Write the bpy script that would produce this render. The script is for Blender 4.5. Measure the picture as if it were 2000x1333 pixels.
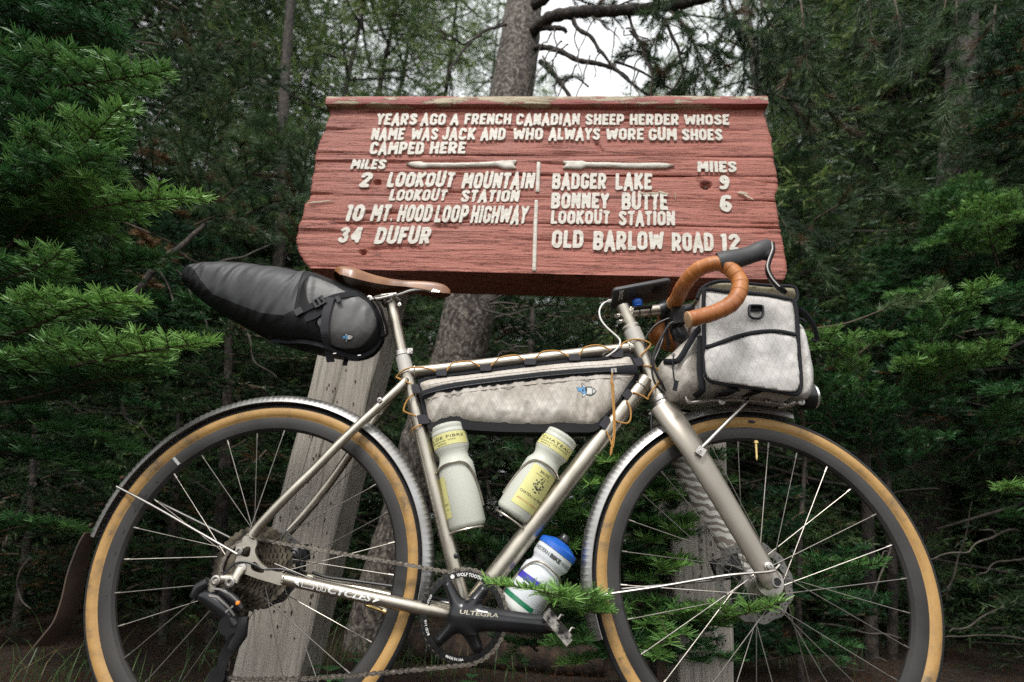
import bpy, math, random, numpy as np
from mathutils import Vector, Matrix, noise as mnoise
random.seed(7); np.random.seed(7)
PI = math.pi
scene = bpy.context.scene
for o in list(bpy.data.objects):
    bpy.data.objects.remove(o)
COL = scene.collection

# ------------------------------------------------------------------ camera, light, exposure
FPX = 1100.0                      # focal length in pixels of the 2000 px wide photograph
CAM_H = 0.42
TH, RHO = math.radians(20.0), math.radians(3.6)
fwd = np.array([0, math.cos(TH), math.sin(TH)])
r0 = np.array([1.0, 0, 0]); u0 = np.array([0, -math.sin(TH), math.cos(TH)])
camR = math.cos(RHO) * r0 + math.sin(RHO) * u0
camU = -math.sin(RHO) * r0 + math.cos(RHO) * u0
camP = np.array([0, 0, CAM_H])
cam = bpy.data.objects.new('camera', bpy.data.cameras.new('camera'))
COL.objects.link(cam)
M = Matrix.Identity(4)
for i in range(3):
    M[i][0] = camR[i]; M[i][1] = camU[i]; M[i][2] = -fwd[i]; M[i][3] = camP[i]
cam.matrix_world = M
cam.data.sensor_width = 36; cam.data.lens = FPX / 2000 * 36
cam.data.clip_start = 0.02; cam.data.clip_end = 400
cam.data.dof.use_dof = True; cam.data.dof.focus_distance = 1.27; cam.data.dof.aperture_fstop = 2.8
scene.camera = cam

SUN_EL, SUN_AZ = math.radians(52), math.radians(200)       # azimuth: light comes from behind-left of the camera
world = bpy.data.worlds.new("World"); scene.world = world; world.use_nodes = True
wn = world.node_tree; wn.nodes.clear()
sky = wn.nodes.new('ShaderNodeTexSky'); sky.sky_type = 'NISHITA'; sky.sun_disc = False
sky.sun_elevation = SUN_EL; sky.sun_rotation = SUN_AZ; sky.dust_density = 4.0; sky.air_density = 1.0; sky.ozone_density = 1.0
hs = wn.nodes.new('ShaderNodeHueSaturation'); hs.inputs['Saturation'].default_value = 0.10    # overcast: grey-white
bgn = wn.nodes.new('ShaderNodeBackground'); bgn.inputs['Strength'].default_value = 0.11
outw = wn.nodes.new('ShaderNodeOutputWorld')
mxw = wn.nodes.new('ShaderNodeMix'); mxw.data_type = 'RGBA'; mxw.inputs[0].default_value = 0.7; mxw.inputs[7].default_value = (8.3, 8.5, 8.6, 1)   # even cloud deck
wn.links.new(sky.outputs[0], hs.inputs['Color']); wn.links.new(hs.outputs[0], mxw.inputs[6]); wn.links.new(mxw.outputs[2], bgn.inputs[0]); wn.links.new(bgn.outputs[0], outw.inputs[0])
sd = bpy.data.lights.new('sun', 'SUN'); sd.energy = 1.5; sd.angle = math.radians(12); sd.color = (1.0, 0.965, 0.92)
so = bpy.data.objects.new('sun', sd); COL.objects.link(so)
sdir = Vector((math.sin(SUN_AZ) * math.cos(SUN_EL), math.cos(SUN_AZ) * math.cos(SUN_EL), math.sin(SUN_EL)))
so.rotation_euler = sdir.to_track_quat('Z', 'Y').to_euler()
scene.view_settings.view_transform = 'Standard'; scene.view_settings.look = 'None'
scene.view_settings.exposure = 0.86; scene.view_settings.gamma = 1.0
scene.render.engine = 'CYCLES'
scene.cycles.max_bounces = 6; scene.cycles.transparent_max_bounces = 12
scene.cycles.use_denoising = False

# ------------------------------------------------------------------ frames: pixel of the photograph + depth -> place
def cam2world(c):
    c = np.asarray(c, float)
    return camP + c[0] * camR - c[1] * camU + c[2] * fwd
def ray(x, y):
    return np.array([(x - 1000) / FPX, (y - 666.5) / FPX, 1.0])
def world_at(x, y, depth):            # depth along the view axis
    return Vector(cam2world(ray(x, y) * depth))

class Frame:
    """plane frame in camera space: n points away, X = u, Y = up, Z = towards the camera"""
    def __init__(s, n, d, up=None):
        n = np.array(n, float); n /= np.linalg.norm(n); s.n = n; s.d = d
        if up is None:
            u = np.cross([0, 1, 0], n)
        else:
            u = np.cross(-np.array(up, float), n)
        u /= np.linalg.norm(u); s.u = u; s.v = np.cross(n, u)
        o = n * d
        s.m = Matrix.Identity(4)
        cols = [s.u, -s.v, -s.n]
        for k, c in enumerate(cols):
            w = cam2world(c) - camP
            for i in range(3): s.m[i][k] = w[i]
        w = cam2world(o)
        for i in range(3): s.m[i][3] = w[i]
    def P(s, x, y, w=0.0):
        r = ray(x, y); t = (s.d - w) / (s.n @ r); X = r * t
        return Vector((X @ s.u, -(X @ s.v), w))
    def px(s, p):
        X = s.n * (s.d - p[2]) + s.u * p[0] - s.v * p[1]
        return (X[0] / X[2] * FPX + 1000, X[1] / X[2] * FPX + 666.5)

_a, _b = 0.0198482, 0.3791109
BK = Frame([math.sin(_a) * math.cos(_b), math.sin(_b), math.cos(_a) * math.cos(_b)], 1.23939 + 0.0115)
REAR = Vector((-0.55254, -0.00794, 0)); FRONT = Vector((0.48539, -0.02708, 0))
# the sign: vertical plane, yawed so its right end is nearer
gup = np.array([np.array([0, 0, 1.0]) @ camR, -(np.array([0, 0, 1.0]) @ camU), np.array([0, 0, 1.0]) @ fwd])   # world up in camera coords (y down)
yaw = math.radians(4.9)
nw = np.array([math.sin(yaw), math.cos(yaw), 0.0])     # away normal in world
nc = np.array([nw @ camR, -(nw @ camU), nw @ fwd])
SG = Frame(nc, 1.44, up=gup)

# ------------------------------------------------------------------ objects, parts
def tag(o, label=None, cat=None, group=None, kind=None):
    if label: o['label'] = label
    if cat: o['category'] = cat
    if group: o['group'] = group
    if kind: o['kind'] = kind
    return o
class Thing:
    """an Empty at the thing's base; parts are meshes whose local axes are those of its frame"""
    def __init__(s, name, label, cat, frame=None, base=(0, 0, 0), group=None):
        s.base = Vector(base)
        s.o = bpy.data.objects.new(name, None); s.o.empty_display_size = 0.05
        COL.objects.link(s.o)
        fm = frame.m if frame else Matrix.Identity(4)
        s.o.matrix_world = fm @ Matrix.Translation(s.base)
        tag(s.o, label, cat, group)

MESHCOUNT = 0
def mesh_obj(name, V, F, mat, thing=None, parent=None, smooth=True, label=None, kind=None, mats=None, fmat=None):
    me = bpy.data.meshes.new(name)
    if thing is not None:
        b = thing.base
        V = [(v[0] - b[0], v[1] - b[1], v[2] - b[2]) for v in V]
    me.from_pydata([tuple(v) for v in V], [], F)
    if mats:
        for m_ in mats: me.materials.append(m_)
        if fmat is not None: me.polygons.foreach_set('material_index', fmat)
    else:
        me.materials.append(mat)
    if smooth:
        me.polygons.foreach_set('use_smooth', [True] * len(me.polygons))
        try: me.set_sharp_from_angle(angle=math.radians(38 if smooth is True else smooth))
        except Exception: pass
    me.update()
    o = bpy.data.objects.new(name, me); COL.objects.link(o)
    p = parent if parent is not None else (thing.o if thing is not None else None)
    if p is not None: o.parent = p
    if label: o['label'] = label
    if kind: o['kind'] = kind
    return o

class MB:
    def __init__(s): s.V = []; s.F = []; s.M = []; s.cur = 0
    def add(s, V, F):
        n = len(s.V); s.V += [tuple(v) for v in V]; s.F += [tuple(i + n for i in f) for f in F]; s.M += [s.cur] * len(F); return s
    def build(s, name, mat, thing=None, parent=None, smooth=True, **k):
        if isinstance(mat, list): return mesh_obj(name, s.V, s.F, None, thing, parent, smooth, mats=mat, fmat=s.M, **k)
        return mesh_obj(name, s.V, s.F, mat, thing, parent, smooth, **k)
    def tube(s, pts, r, n=10, closed=False, caps=True, ell=None, up=None):
        pts = [Vector(p) for p in pts]; N = len(pts)
        rr = r if hasattr(r, '__len__') else [r] * N
        T = []
        for i in range(N):
            if closed: t = pts[(i + 1) % N] - pts[i - 1]
            else: t = pts[min(i + 1, N - 1)] - pts[max(i - 1, 0)]
            T.append(t.normalized() if t.length > 1e-9 else Vector((0, 0, 1)))
        a = Vector(up) if up else (Vector((0, 0, 1)) if abs(T[0].z) < 0.9 else Vector((1, 0, 0)))
        V = []; nrm = (a - T[0] * a.dot(T[0])).normalized()
        for i in range(N):
            nrm = (nrm - T[i] * nrm.dot(T[i])).normalized(); bi = T[i].cross(nrm)
            e1, e2 = (ell if ell else (1, 1))
            for k in range(n):
                c, q = math.cos(2 * PI * k / n), math.sin(2 * PI * k / n)
                V.append(pts[i] + nrm * (c * rr[i] * e1) + bi * (q * rr[i] * e2))
        F = []
        for i in range(N if closed else N - 1):
            j = (i + 1) % N
            for k in range(n):
                k2 = (k + 1) % n
                F.append((i * n + k, i * n + k2, j * n + k2, j * n + k))
        if caps and not closed:
            F.append(tuple(reversed(range(n)))); F.append(tuple((N - 1) * n + k for k in range(n)))
        return s.add(V, F)
    def box(s, c, ax, h):            # centre, three axis vectors, half sizes
        c = Vector(c); ax = [Vector(a).normalized() for a in ax]; V = []
        for i in (-1, 1):
            for j in (-1, 1):
                for k in (-1, 1):
                    V.append(c + ax[0] * i * h[0] + ax[1] * j * h[1] + ax[2] * k * h[2])
        return s.add(V, [(0, 1, 3, 2), (4, 6, 7, 5), (0, 4, 5, 1), (2, 3, 7, 6), (0, 2, 6, 4), (1, 5, 7, 3)])
    def lathe(s, p0, axis, prof, n=24, cap=True, a0=0, a1=2 * PI, ref=None, closed_prof=False, mod=None):
        """prof: list of (distance along axis, radius)"""
        p0 = Vector(p0); ax = Vector(axis).normalized()
        ref = Vector(ref) if ref else (Vector((0, 0, 1)) if abs(ax.z) < 0.9 else Vector((1, 0, 0)))
        e1 = (ref - ax * ref.dot(ax)).normalized(); e2 = ax.cross(e1)
        full = abs(a1 - a0 - 2 * PI) < 1e-6; m = n if full else n + 1; K = len(prof); V = []
        for j in range(m):
            a = a0 + (a1 - a0) * j / n; d = e1 * math.cos(a) + e2 * math.sin(a)
            for (t, r) in prof:
                if mod: t, r = mod(t, r, a)
                V.append(p0 + ax * t + d * r)
        F = []
        for j in range(n):
            j2 = (j + 1) % m
            for k in range(K if closed_prof else K - 1):
                k2 = (k + 1) % K
                F.append((j * K + k, j * K + k2, j2 * K + k2, j2 * K + k))
        if cap and full and not closed_prof:
            if prof[0][1] > 1e-6: F.append(tuple(reversed([j * K for j in range(m)])))
            if prof[-1][1] > 1e-6: F.append(tuple(j * K + K - 1 for j in range(m)))
        return s.add(V, F)
    def ribbon(s, pts, wdir, width, th=0.0015):
        """flat strap along pts; wdir: width direction(s)"""
        pts = [Vector(p) for p in pts]; N = len(pts); V = []
        for i, p in enumerate(pts):
            t = (pts[min(i + 1, N - 1)] - pts[max(i - 1, 0)]).normalized()
            w = Vector(wdir[i]) if isinstance(wdir, list) else Vector(wdir)
            w = (w - t * w.dot(t)).normalized(); n_ = t.cross(w).normalized()
            ww = width[i] if isinstance(width, list) else width
            for a, b in ((-1, -1), (1, -1), (1, 1), (-1, 1)):
                V.append(p + w * a * ww / 2 + n_ * b * th / 2)
        F = []
        for i in range(N - 1):
            for k in range(4):
                k2 = (k + 1) % 4; F.append((i * 4 + k, i * 4 + k2, i * 4 + 4 + k2, i * 4 + 4 + k))
        F.append((3, 2, 1, 0)); F.append(tuple(4 * (N - 1) + k for k in range(4)))
        return s.add(V, F)

def poly_sdf(X, Y, polys):
    """positive inside (even-odd over all loops)"""
    D = np.full(X.shape, 1e9); ins = np.zeros(X.shape, bool)
    for poly in polys:
        n = len(poly)
        for i in range(n):
            x0, y0 = poly[i][0], poly[i][1]; x1, y1 = poly[(i + 1) % n][0], poly[(i + 1) % n][1]
            dx, dy = x1 - x0, y1 - y0; L = dx * dx + dy * dy + 1e-18
            t = np.clip(((X - x0) * dx + (Y - y0) * dy) / L, 0, 1)
            D = np.minimum(D, np.hypot(X - x0 - t * dx, Y - y0 - t * dy))
            c = ((y0 > Y) != (y1 > Y)) & (X < (x1 - x0) * (Y - y0) / (y1 - y0 + 1e-18) + x0)
            ins ^= c
    return np.where(ins, D, -D)

def slab_arrays(sdf, x0, y0, cell, nx, ny, zf, zb):
    """closed solid from a grid of signed distances (positive inside); zf/zb(x,y,d) give front and back heights"""
    V = []; F = []; key = {}
    def vert(k, x, y, d, side):
        kk = (k, side)
        if kk in key: return key[kk]
        z = zf(x, y, d) if side == 0 else zb(x, y, d)
        key[kk] = len(V); V.append((x, y, z)); return key[kk]
    for j in range(ny - 1):
        row = sdf[j]; row2 = sdf[j + 1]
        for i in range(nx - 1):
            c = [(i, j, row[i]), (i + 1, j, row[i + 1]), (i + 1, j + 1, row2[i + 1]), (i, j + 1, row2[i])]
            if c[0][2] <= 0 and c[1][2] <= 0 and c[2][2] <= 0 and c[3][2] <= 0: continue
            poly = []
            for k in range(4):
                a = c[k]; b = c[(k + 1) % 4]
                if a[2] > 0: poly.append(((a[0], a[1]), x0 + a[0] * cell, y0 + a[1] * cell, a[2], False))
                if (a[2] > 0) != (b[2] > 0):
                    t = a[2] / (a[2] - b[2]); t = min(max(t, 0.08), 0.92)
                    kk = (min((a[0], a[1]), (b[0], b[1])), max((a[0], a[1]), (b[0], b[1])))
                    if (a[0], a[1]) > (b[0], b[1]): pass
                    poly.append((kk, x0 + (a[0] + (b[0] - a[0]) * t) * cell, y0 + (a[1] + (b[1] - a[1]) * t) * cell, 0.0, True))
            if len(poly) < 3: continue
            fi = [vert(p[0], p[1], p[2], p[3], 0) for p in poly]; bi = [vert(p[0], p[1], p[2], p[3], 1) for p in poly]
            F.append(tuple(fi)); F.append(tuple(reversed(bi)))
            m = len(poly)
            for k in range(m):
                if poly[k][4] and poly[(k + 1) % m][4]:
                    F.append((fi[(k + 1) % m], fi[k], bi[k], bi[(k + 1) % m]))
    return V, F

def slab(mb, polys, cell, zf, zb, warp=0.0):
    """polys: first outer loop then holes, (x, y) in frame coords"""
    xs = [p[0] for q in polys for p in q]; ys = [p[1] for q in polys for p in q]
    x0, y0 = min(xs) - 1.3 * cell, min(ys) - 1.3 * cell
    nx = int((max(xs) - x0) / cell) + 3; ny = int((max(ys) - y0) / cell) + 3
    X, Y = np.meshgrid(x0 + np.arange(nx) * cell, y0 + np.arange(ny) * cell)
    S = poly_sdf(X, Y, polys)
    if not callable(zf): a = zf; zf = lambda x, y, d: a
    if not callable(zb): b = zb; zb = lambda x, y, d: b
    V, F = slab_arrays(S.tolist(), x0, y0, cell, nx, ny, zf, zb)
    mb.add(V, F); return mb
def xy(pts): return [(p[0], p[1]) for p in pts]
def smooth_loop(pts, n=4, closed=True):
    """Catmull-Rom resample"""
    P = [Vector(p) for p in pts]; N = len(P); out = []
    for i in range(N if closed else N - 1):
        if closed: a, b, c, d = P[i - 1], P[i], P[(i + 1) % N], P[(i + 2) % N]
        else: a, b, c, d = P[max(i - 1, 0)], P[i], P[i + 1], P[min(i + 2, N - 1)]
        for k in range(n):
            t = k / n
            out.append(0.5 * ((2 * b) + (c - a) * t + (2 * a - 5 * b + 4 * c - d) * t * t + (3 * b - a - 3 * c + d) * t ** 3))
    if not closed: out.append(P[-1])
    return out

# ------------------------------------------------------------------ materials
def new_mat(name):
    m = bpy.data.materials.new(name); m.use_nodes = True
    nt = m.node_tree; b = nt.nodes['Principled BSDF']; return m, nt, b
def setc(b, col=None, rough=None, metal=None, spec=None):
    if col is not None: b.inputs['Base Color'].default_value = (*col, 1)
    if rough is not None: b.inputs['Roughness'].default_value = rough
    if metal is not None: b.inputs['Metallic'].default_value = metal
    if spec is not None: b.inputs['Specular IOR Level'].default_value = spec
def N(nt, typ, **k):
    n = nt.nodes.new(typ)
    for a, v in k.items():
        if a in ('scale', 'detail', 'roughness_', 'distortion'):
            n.inputs[{'scale': 'Scale', 'detail': 'Detail', 'roughness_': 'Roughness', 'distortion': 'Distortion'}[a]].default_value = v
        else: setattr(n, a, v)
    return n
def coords(nt, sc=(1, 1, 1), rot=(0, 0, 0)):
    tc = nt.nodes.new('ShaderNodeTexCoord'); mp = nt.nodes.new('ShaderNodeMapping')
    mp.inputs['Scale'].default_value = sc; mp.inputs['Rotation'].default_value = rot
    nt.links.new(tc.outputs['Object'], mp.inputs['Vector']); return mp.outputs[0]
def ramp(nt, fac, stops):
    r = nt.nodes.new('ShaderNodeValToRGB'); e = r.color_ramp.elements
    while len(e) < len(stops): e.new(0.5)
    for i, (p, c) in enumerate(stops):
        e[i].position = p; e[i].color = (*c, 1) if len(c) == 3 else c
    nt.links.new(fac, r.inputs[0]); return r.outputs[0]
def mixc(nt, fac, a, b):
    m = nt.nodes.new('ShaderNodeMix'); m.data_type = 'RGBA'
    for s, v in ((0, fac), (6, a), (7, b)):
        if hasattr(v, 'is_linked') or isinstance(v, bpy.types.NodeSocket): nt.links.new(v, m.inputs[s])
        elif isinstance(v, (int, float)): m.inputs[s].default_value = v
        else: m.inputs[s].default_value = (*v, 1)
    return m.outputs[2]
def mth(nt, op, a, b=None, c=None):
    m = nt.nodes.new('ShaderNodeMath'); m.operation = op
    for i, v in enumerate((a, b, c)):
        if v is None: continue
        if isinstance(v, bpy.types.NodeSocket): nt.links.new(v, m.inputs[i])
        else: m.inputs[i].default_value = v
    return m.outputs[0]
def bump(nt, b, h, strength=0.3, dist=0.002):
    n = nt.nodes.new('ShaderNodeBump'); n.inputs['Strength'].default_value = strength; n.inputs['Distance'].default_value = dist
    nt.links.new(h, n.inputs['Height']); nt.links.new(n.outputs[0], b.inputs['Normal'])
def noisy(name, c1, c2, scale=20, rough=0.5, metal=0, bs=0.2, bd=0.001, sc=(1, 1, 1), spec=None, detail=5, r2=None, pos=(0.3, 0.7)):
    m, nt, b = new_mat(name); setc(b, c1, rough, metal, spec)
    v = coords(nt, sc); n = N(nt, 'ShaderNodeTexNoise', scale=scale, detail=detail); nt.links.new(v, n.inputs['Vector'])
    nt.links.new(ramp(nt, n.outputs[0], [(pos[0], c1), (pos[1], c2)]), b.inputs['Base Color'])
    if bs: bump(nt, b, n.outputs[0], bs, bd)
    if r2 is not None:
        nt.links.new(ramp(nt, n.outputs[0], [(0.3, (rough,) * 3), (0.7, (r2,) * 3)]), b.inputs['Roughness'])
    return m
MAT = {}
MAT['ti'] = noisy('titanium', (0.38, 0.345, 0.285), (0.49, 0.45, 0.38), 30, 0.30, 0.92, 0.08, 0.0004, (1, 1, 6), r2=0.40)
MAT['ti_paint'] = noisy('warm_grey_metal_paint', (0.275, 0.245, 0.205), (0.32, 0.288, 0.245), 12, 0.33, 0.55, 0.03, 0.0004, r2=0.42)
MAT['pale_paint'] = noisy('pale_grey_paint', (0.46, 0.44, 0.40), (0.52, 0.50, 0.455), 25, 0.38, 0.15, 0.02, 0.0003)
MAT['steel'] = noisy('polished_steel', (0.30, 0.285, 0.265), (0.38, 0.36, 0.335), 60, 0.42, 1.0, 0.03, 0.0003)
MAT['alu'] = noisy('worn_aluminium', (0.42, 0.40, 0.37), (0.56, 0.53, 0.49), 50, 0.34, 0.95, 0.08, 0.0004)
MAT['spoke'] = noisy('spoke_steel', (0.20, 0.185, 0.165), (0.28, 0.26, 0.23), 40, 0.38, 0.95, 0, 0)
MAT['black'] = noisy('black_anodised', (0.010, 0.010, 0.011), (0.022, 0.021, 0.022), 60, 0.34, 0.2, 0.05, 0.0003)
MAT['crank'] = noisy('graphite_crank_paint', (0.016, 0.0165, 0.018), (0.028, 0.028, 0.030), 25, 0.20, 0.45, 0.0, 0.0, spec=0.6)
MAT['rubber'] = noisy('black_rubber', (0.012, 0.012, 0.013), (0.026, 0.025, 0.025), 90, 0.72, 0, 0.5, 0.0012)
MAT['hood'] = noisy('rubber_hood', (0.022, 0.022, 0.024), (0.036, 0.036, 0.038), 40, 0.55, 0, 0.15, 0.0006)
MAT['rim'] = noisy('dark_grey_rim', (0.030, 0.029, 0.028), (0.055, 0.051, 0.048), 9, 0.36, 0.35, 0.04, 0.0003, r2=0.5)
MAT['chain'] = noisy('oily_chain', (0.06, 0.052, 0.044), (0.34, 0.30, 0.25), 200, 0.36, 0.9, 0.3, 0.0005)
MAT['cog'] = noisy('greasy_cassette', (0.035, 0.030, 0.024), (0.17, 0.145, 0.105), 45, 0.36, 0.9, 0.1, 0.0004, pos=(0.35, 0.65))
MAT['ring_black'] = noisy('chainring_black', (0.006, 0.006, 0.006), (0.013, 0.013, 0.013), 30, 0.30, 0.3, 0.03, 0.0003)
MAT['cable'] = noisy('cable_housing', (0.010, 0.010, 0.010), (0.018, 0.018, 0.018), 30, 0.42, 0, 0, 0)
MAT['webbing'] = noisy('black_webbing', (0.007, 0.0075, 0.010), (0.014, 0.015, 0.018), 400, 0.75, 0, 0.4, 0.0006, spec=.25)
MAT['strap_grey'] = noisy('charcoal_webbing', (0.026, 0.025, 0.030), (0.040, 0.038, 0.044), 420, 0.7, 0, 0.4, 0.0006, spec=.3)
MAT['plastic'] = noisy('black_plastic', (0.010, 0.010, 0.011), (0.014, 0.014, 0.015), 30, 0.28, 0, 0, 0)
MAT['blue'] = noisy('blue_plastic', (0.010, 0.09, 0.42), (0.014, 0.11, 0.48), 20, 0.35, 0, 0, 0)
MAT['white_print'] = noisy('white_print', (0.66, 0.65, 0.62), (0.76, 0.75, 0.72), 80, 0.5, 0, 0, 0)
MAT['gold_print'] = noisy('pale_gold_print', (0.50, 0.46, 0.36), (0.62, 0.57, 0.46), 80, 0.35, 0.4, 0, 0)
MAT['dark_print'] = noisy('dark_print', (0.035, 0.035, 0.030), (0.05, 0.05, 0.045), 80, 0.5, 0, 0, 0)
MAT['red_print'] = noisy('red_print', (0.45, 0.05, 0.04), (0.5, 0.07, 0.05), 80, 0.5, 0, 0, 0)
MAT['brass'] = noisy('brass', (0.55, 0.40, 0.16), (0.65, 0.48, 0.2), 60, 0.28, 1.0, 0, 0)
MAT['cord'] = noisy('ochre_cord', (0.36, 0.17, 0.035), (0.47, 0.25, 0.065), 350, 0.8, 0, 0.5, 0.0008)
MAT['white_cable'] = noisy('white_cable', (0.68, 0.67, 0.63), (0.74, 0.73, 0.69), 60, 0.4, 0, 0, 0)
MAT['glass'] = None

def leather(name, c1, c2, c3, rough=0.38):
    m, nt, b = new_mat(name); setc(b, c1, rough, 0, 0.6)
    v = coords(nt); n = N(nt, 'ShaderNodeTexNoise', scale=14, detail=6); nt.links.new(v, n.inputs[0])
    nt.links.new(ramp(nt, n.outputs[0], [(0.25, c3), (0.5, c1), (0.72, c2)]), b.inputs['Base Color'])
    n2 = N(nt, 'ShaderNodeTexNoise', scale=160, detail=4); nt.links.new(v, n2.inputs[0])
    bump(nt, b, mth(nt, 'ADD', n2.outputs[0], n.outputs[0]), 0.25, 0.0008)
    return m
MAT['tape'] = leather('honey_leather_tape', (0.36, 0.120, 0.024), (0.48, 0.18, 0.042), (0.22, 0.062, 0.012), 0.5)
MAT['saddle'] = leather('worn_brown_leather', (0.20, 0.082, 0.032), (0.31, 0.145, 0.062), (0.095, 0.034, 0.013), 0.34)
MAT['plug'] = noisy('tan_end_plug', (0.40, 0.24, 0.12), (0.48, 0.30, 0.16), 60, 0.5)
# tan sidewall with smudges
def tanwall():
    m, nt, b = new_mat('tan_sidewall'); setc(b, (0.50, 0.27, 0.08), 0.55)
    v = coords(nt); n = N(nt, 'ShaderNodeTexNoise', scale=26, detail=8, roughness_=0.65); nt.links.new(v, n.inputs[0])
    n3 = N(nt, 'ShaderNodeTexNoise', scale=5, detail=3); nt.links.new(v, n3.inputs[0])
    n2 = N(nt, 'ShaderNodeTexNoise', scale=420, detail=2); nt.links.new(v, n2.inputs[0])
    s = mth(nt, 'ADD', n.outputs[0], mth(nt, 'MULTIPLY', n3.outputs[0], 0.55))
    nt.links.new(ramp(nt, s, [(0.60, (0.43, 0.255, 0.085)), (0.80, (0.37, 0.212, 0.068)), (0.92, (0.25, 0.155, 0.065)), (1.0, (0.12, 0.08, 0.04))]), b.inputs['Base Color'])
    bump(nt, b, n2.outputs[0], 0.25, 0.0005)
    return m
MAT['tan'] = tanwall()
# X-ply sailcloth: diamond grid of thin reinforcing threads, soiled
def xpac(name, base, dark, dirt, k=1.0, dirty=0.5):
    m, nt, b = new_mat(name); setc(b, base, 0.52)
    tc = nt.nodes.new('ShaderNodeTexCoord'); sp = nt.nodes.new('ShaderNodeSeparateXYZ'); nt.links.new(tc.outputs['Object'], sp.inputs[0])
    x, y = sp.outputs[0], sp.outputs[1]
    ws = N(nt, 'ShaderNodeTexNoise', scale=7, detail=2); nt.links.new(tc.outputs['Object'], ws.inputs[0])
    wob = mth(nt, 'MULTIPLY', ws.outputs[0], 0.012)
    x = mth(nt, 'ADD', x, wob)
    A, B = 55.0 * k, 27.0 * k
    def lines(sgn):
        t = mth(nt, 'ADD', mth(nt, 'MULTIPLY', x, A), mth(nt, 'MULTIPLY', y, sgn * B))
        f = mth(nt, 'FRACT', t); return mth(nt, 'LESS_THAN', mth(nt, 'ABSOLUTE', mth(nt, 'SUBTRACT', f, 0.5)), 0.035)
    L = mth(nt, 'MAXIMUM', lines(1), lines(-1))
    n = N(nt, 'ShaderNodeTexNoise', scale=9, detail=7, roughness_=0.6); nt.links.new(tc.outputs['Object'], n.inputs[0])
    soil = ramp(nt, n.outputs[0], [(0.42, base), (0.72, dirt)])
    nt.links.new(mixc(nt, mth(nt, 'MULTIPLY', L, 0.34), soil, dark), b.inputs['Base Color'])
    wr = N(nt, 'ShaderNodeTexNoise', scale=19, detail=5, distortion=1.2); nt.links.new(tc.outputs['Object'], wr.inputs[0])
    fine = N(nt, 'ShaderNodeTexNoise', scale=900, detail=1); nt.links.new(tc.outputs['Object'], fine.inputs[0])
    h = mth(nt, 'ADD', mth(nt, 'MULTIPLY', wr.outputs[0], 1.0), mth(nt, 'ADD', mth(nt, 'MULTIPLY', L, 0.12), mth(nt, 'MULTIPLY', fine.outputs[0], 0.06)))
    bump(nt, b, h, 0.5, 0.006)
    return m
MAT['xpac'] = xpac('white_sailcloth', (0.52, 0.50, 0.475), (0.24, 0.235, 0.23), (0.455, 0.43, 0.395))
MAT['xpac_dirty'] = xpac('soiled_sailcloth', (0.49, 0.45, 0.40), (0.22, 0.205, 0.19), (0.355, 0.31, 0.255), 1.25)
MAT['xpac_khaki'] = xpac('khaki_sailcloth', (0.20, 0.175, 0.11), (0.06, 0.05, 0.035), (0.17, 0.145, 0.09))
MAT['bag_grey'] = noisy('grey_laminate', (0.064, 0.062, 0.061), (0.088, 0.085, 0.082), 9, 0.5, 0, 0.35, 0.004, r2=0.5)
MAT['bag_dark'] = noisy('slate_nylon', (0.022, 0.022, 0.025), (0.035, 0.035, 0.038), 10, 0.55, 0, 0.35, 0.004)
MAT['bag_black'] = noisy('black_nylon', (0.004, 0.004, 0.0045), (0.008, 0.008, 0.009), 14, 0.55, 0, 0.35, 0.004, spec=.25)
# translucent bottle plastic
def bottle_mat(name, col):
    m, nt, b = new_mat(name); setc(b, col, 0.32)
    b.inputs['Subsurface Weight'].default_value = 0.15; b.inputs['Subsurface Radius'].default_value = (0.02, 0.02, 0.02); b.inputs['Subsurface Scale'].default_value = 0.6
    b.inputs['Transmission Weight'].default_value = 0.0; b.inputs['IOR'].default_value = 1.3
    return m
MAT['bottle'] = bottle_mat('frosted_bottle', (0.52, 0.53, 0.46))
MAT['bottle_white'] = bottle_mat('milky_bottle', (0.60, 0.62, 0.64))
MAT['label_yellow'] = noisy('cream_yellow_label', (0.56, 0.53, 0.19), (0.62, 0.59, 0.25), 20, 0.4)
MAT['indigo'] = noisy('indigo_print', (0.035, 0.03, 0.30), (0.045, 0.04, 0.36), 20, 0.4)
MAT['green_print'] = noisy('green_print', (0.01, 0.13, 0.06), (0.015, 0.17, 0.08), 20, 0.4)
MAT['off_white'] = noisy('off_white_print', (0.55, 0.55, 0.52), (0.6, 0.6, 0.57), 20, 0.4)
MAT['logo_blue'] = noisy('pale_blue_print', (0.10, 0.28, 0.52), (0.13, 0.33, 0.58), 60, 0.5)
MAT['orange_led'] = noisy('orange_dot', (0.8, 0.22, 0.02), (0.85, 0.27, 0.03), 60, 0.4)
def glassm():
    m, nt, b = new_mat('clear_lens'); setc(b, (0.85, 0.88, 0.85), 0.05); b.inputs['Transmission Weight'].default_value = 0.9; return m
MAT['glass'] = glassm()
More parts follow.
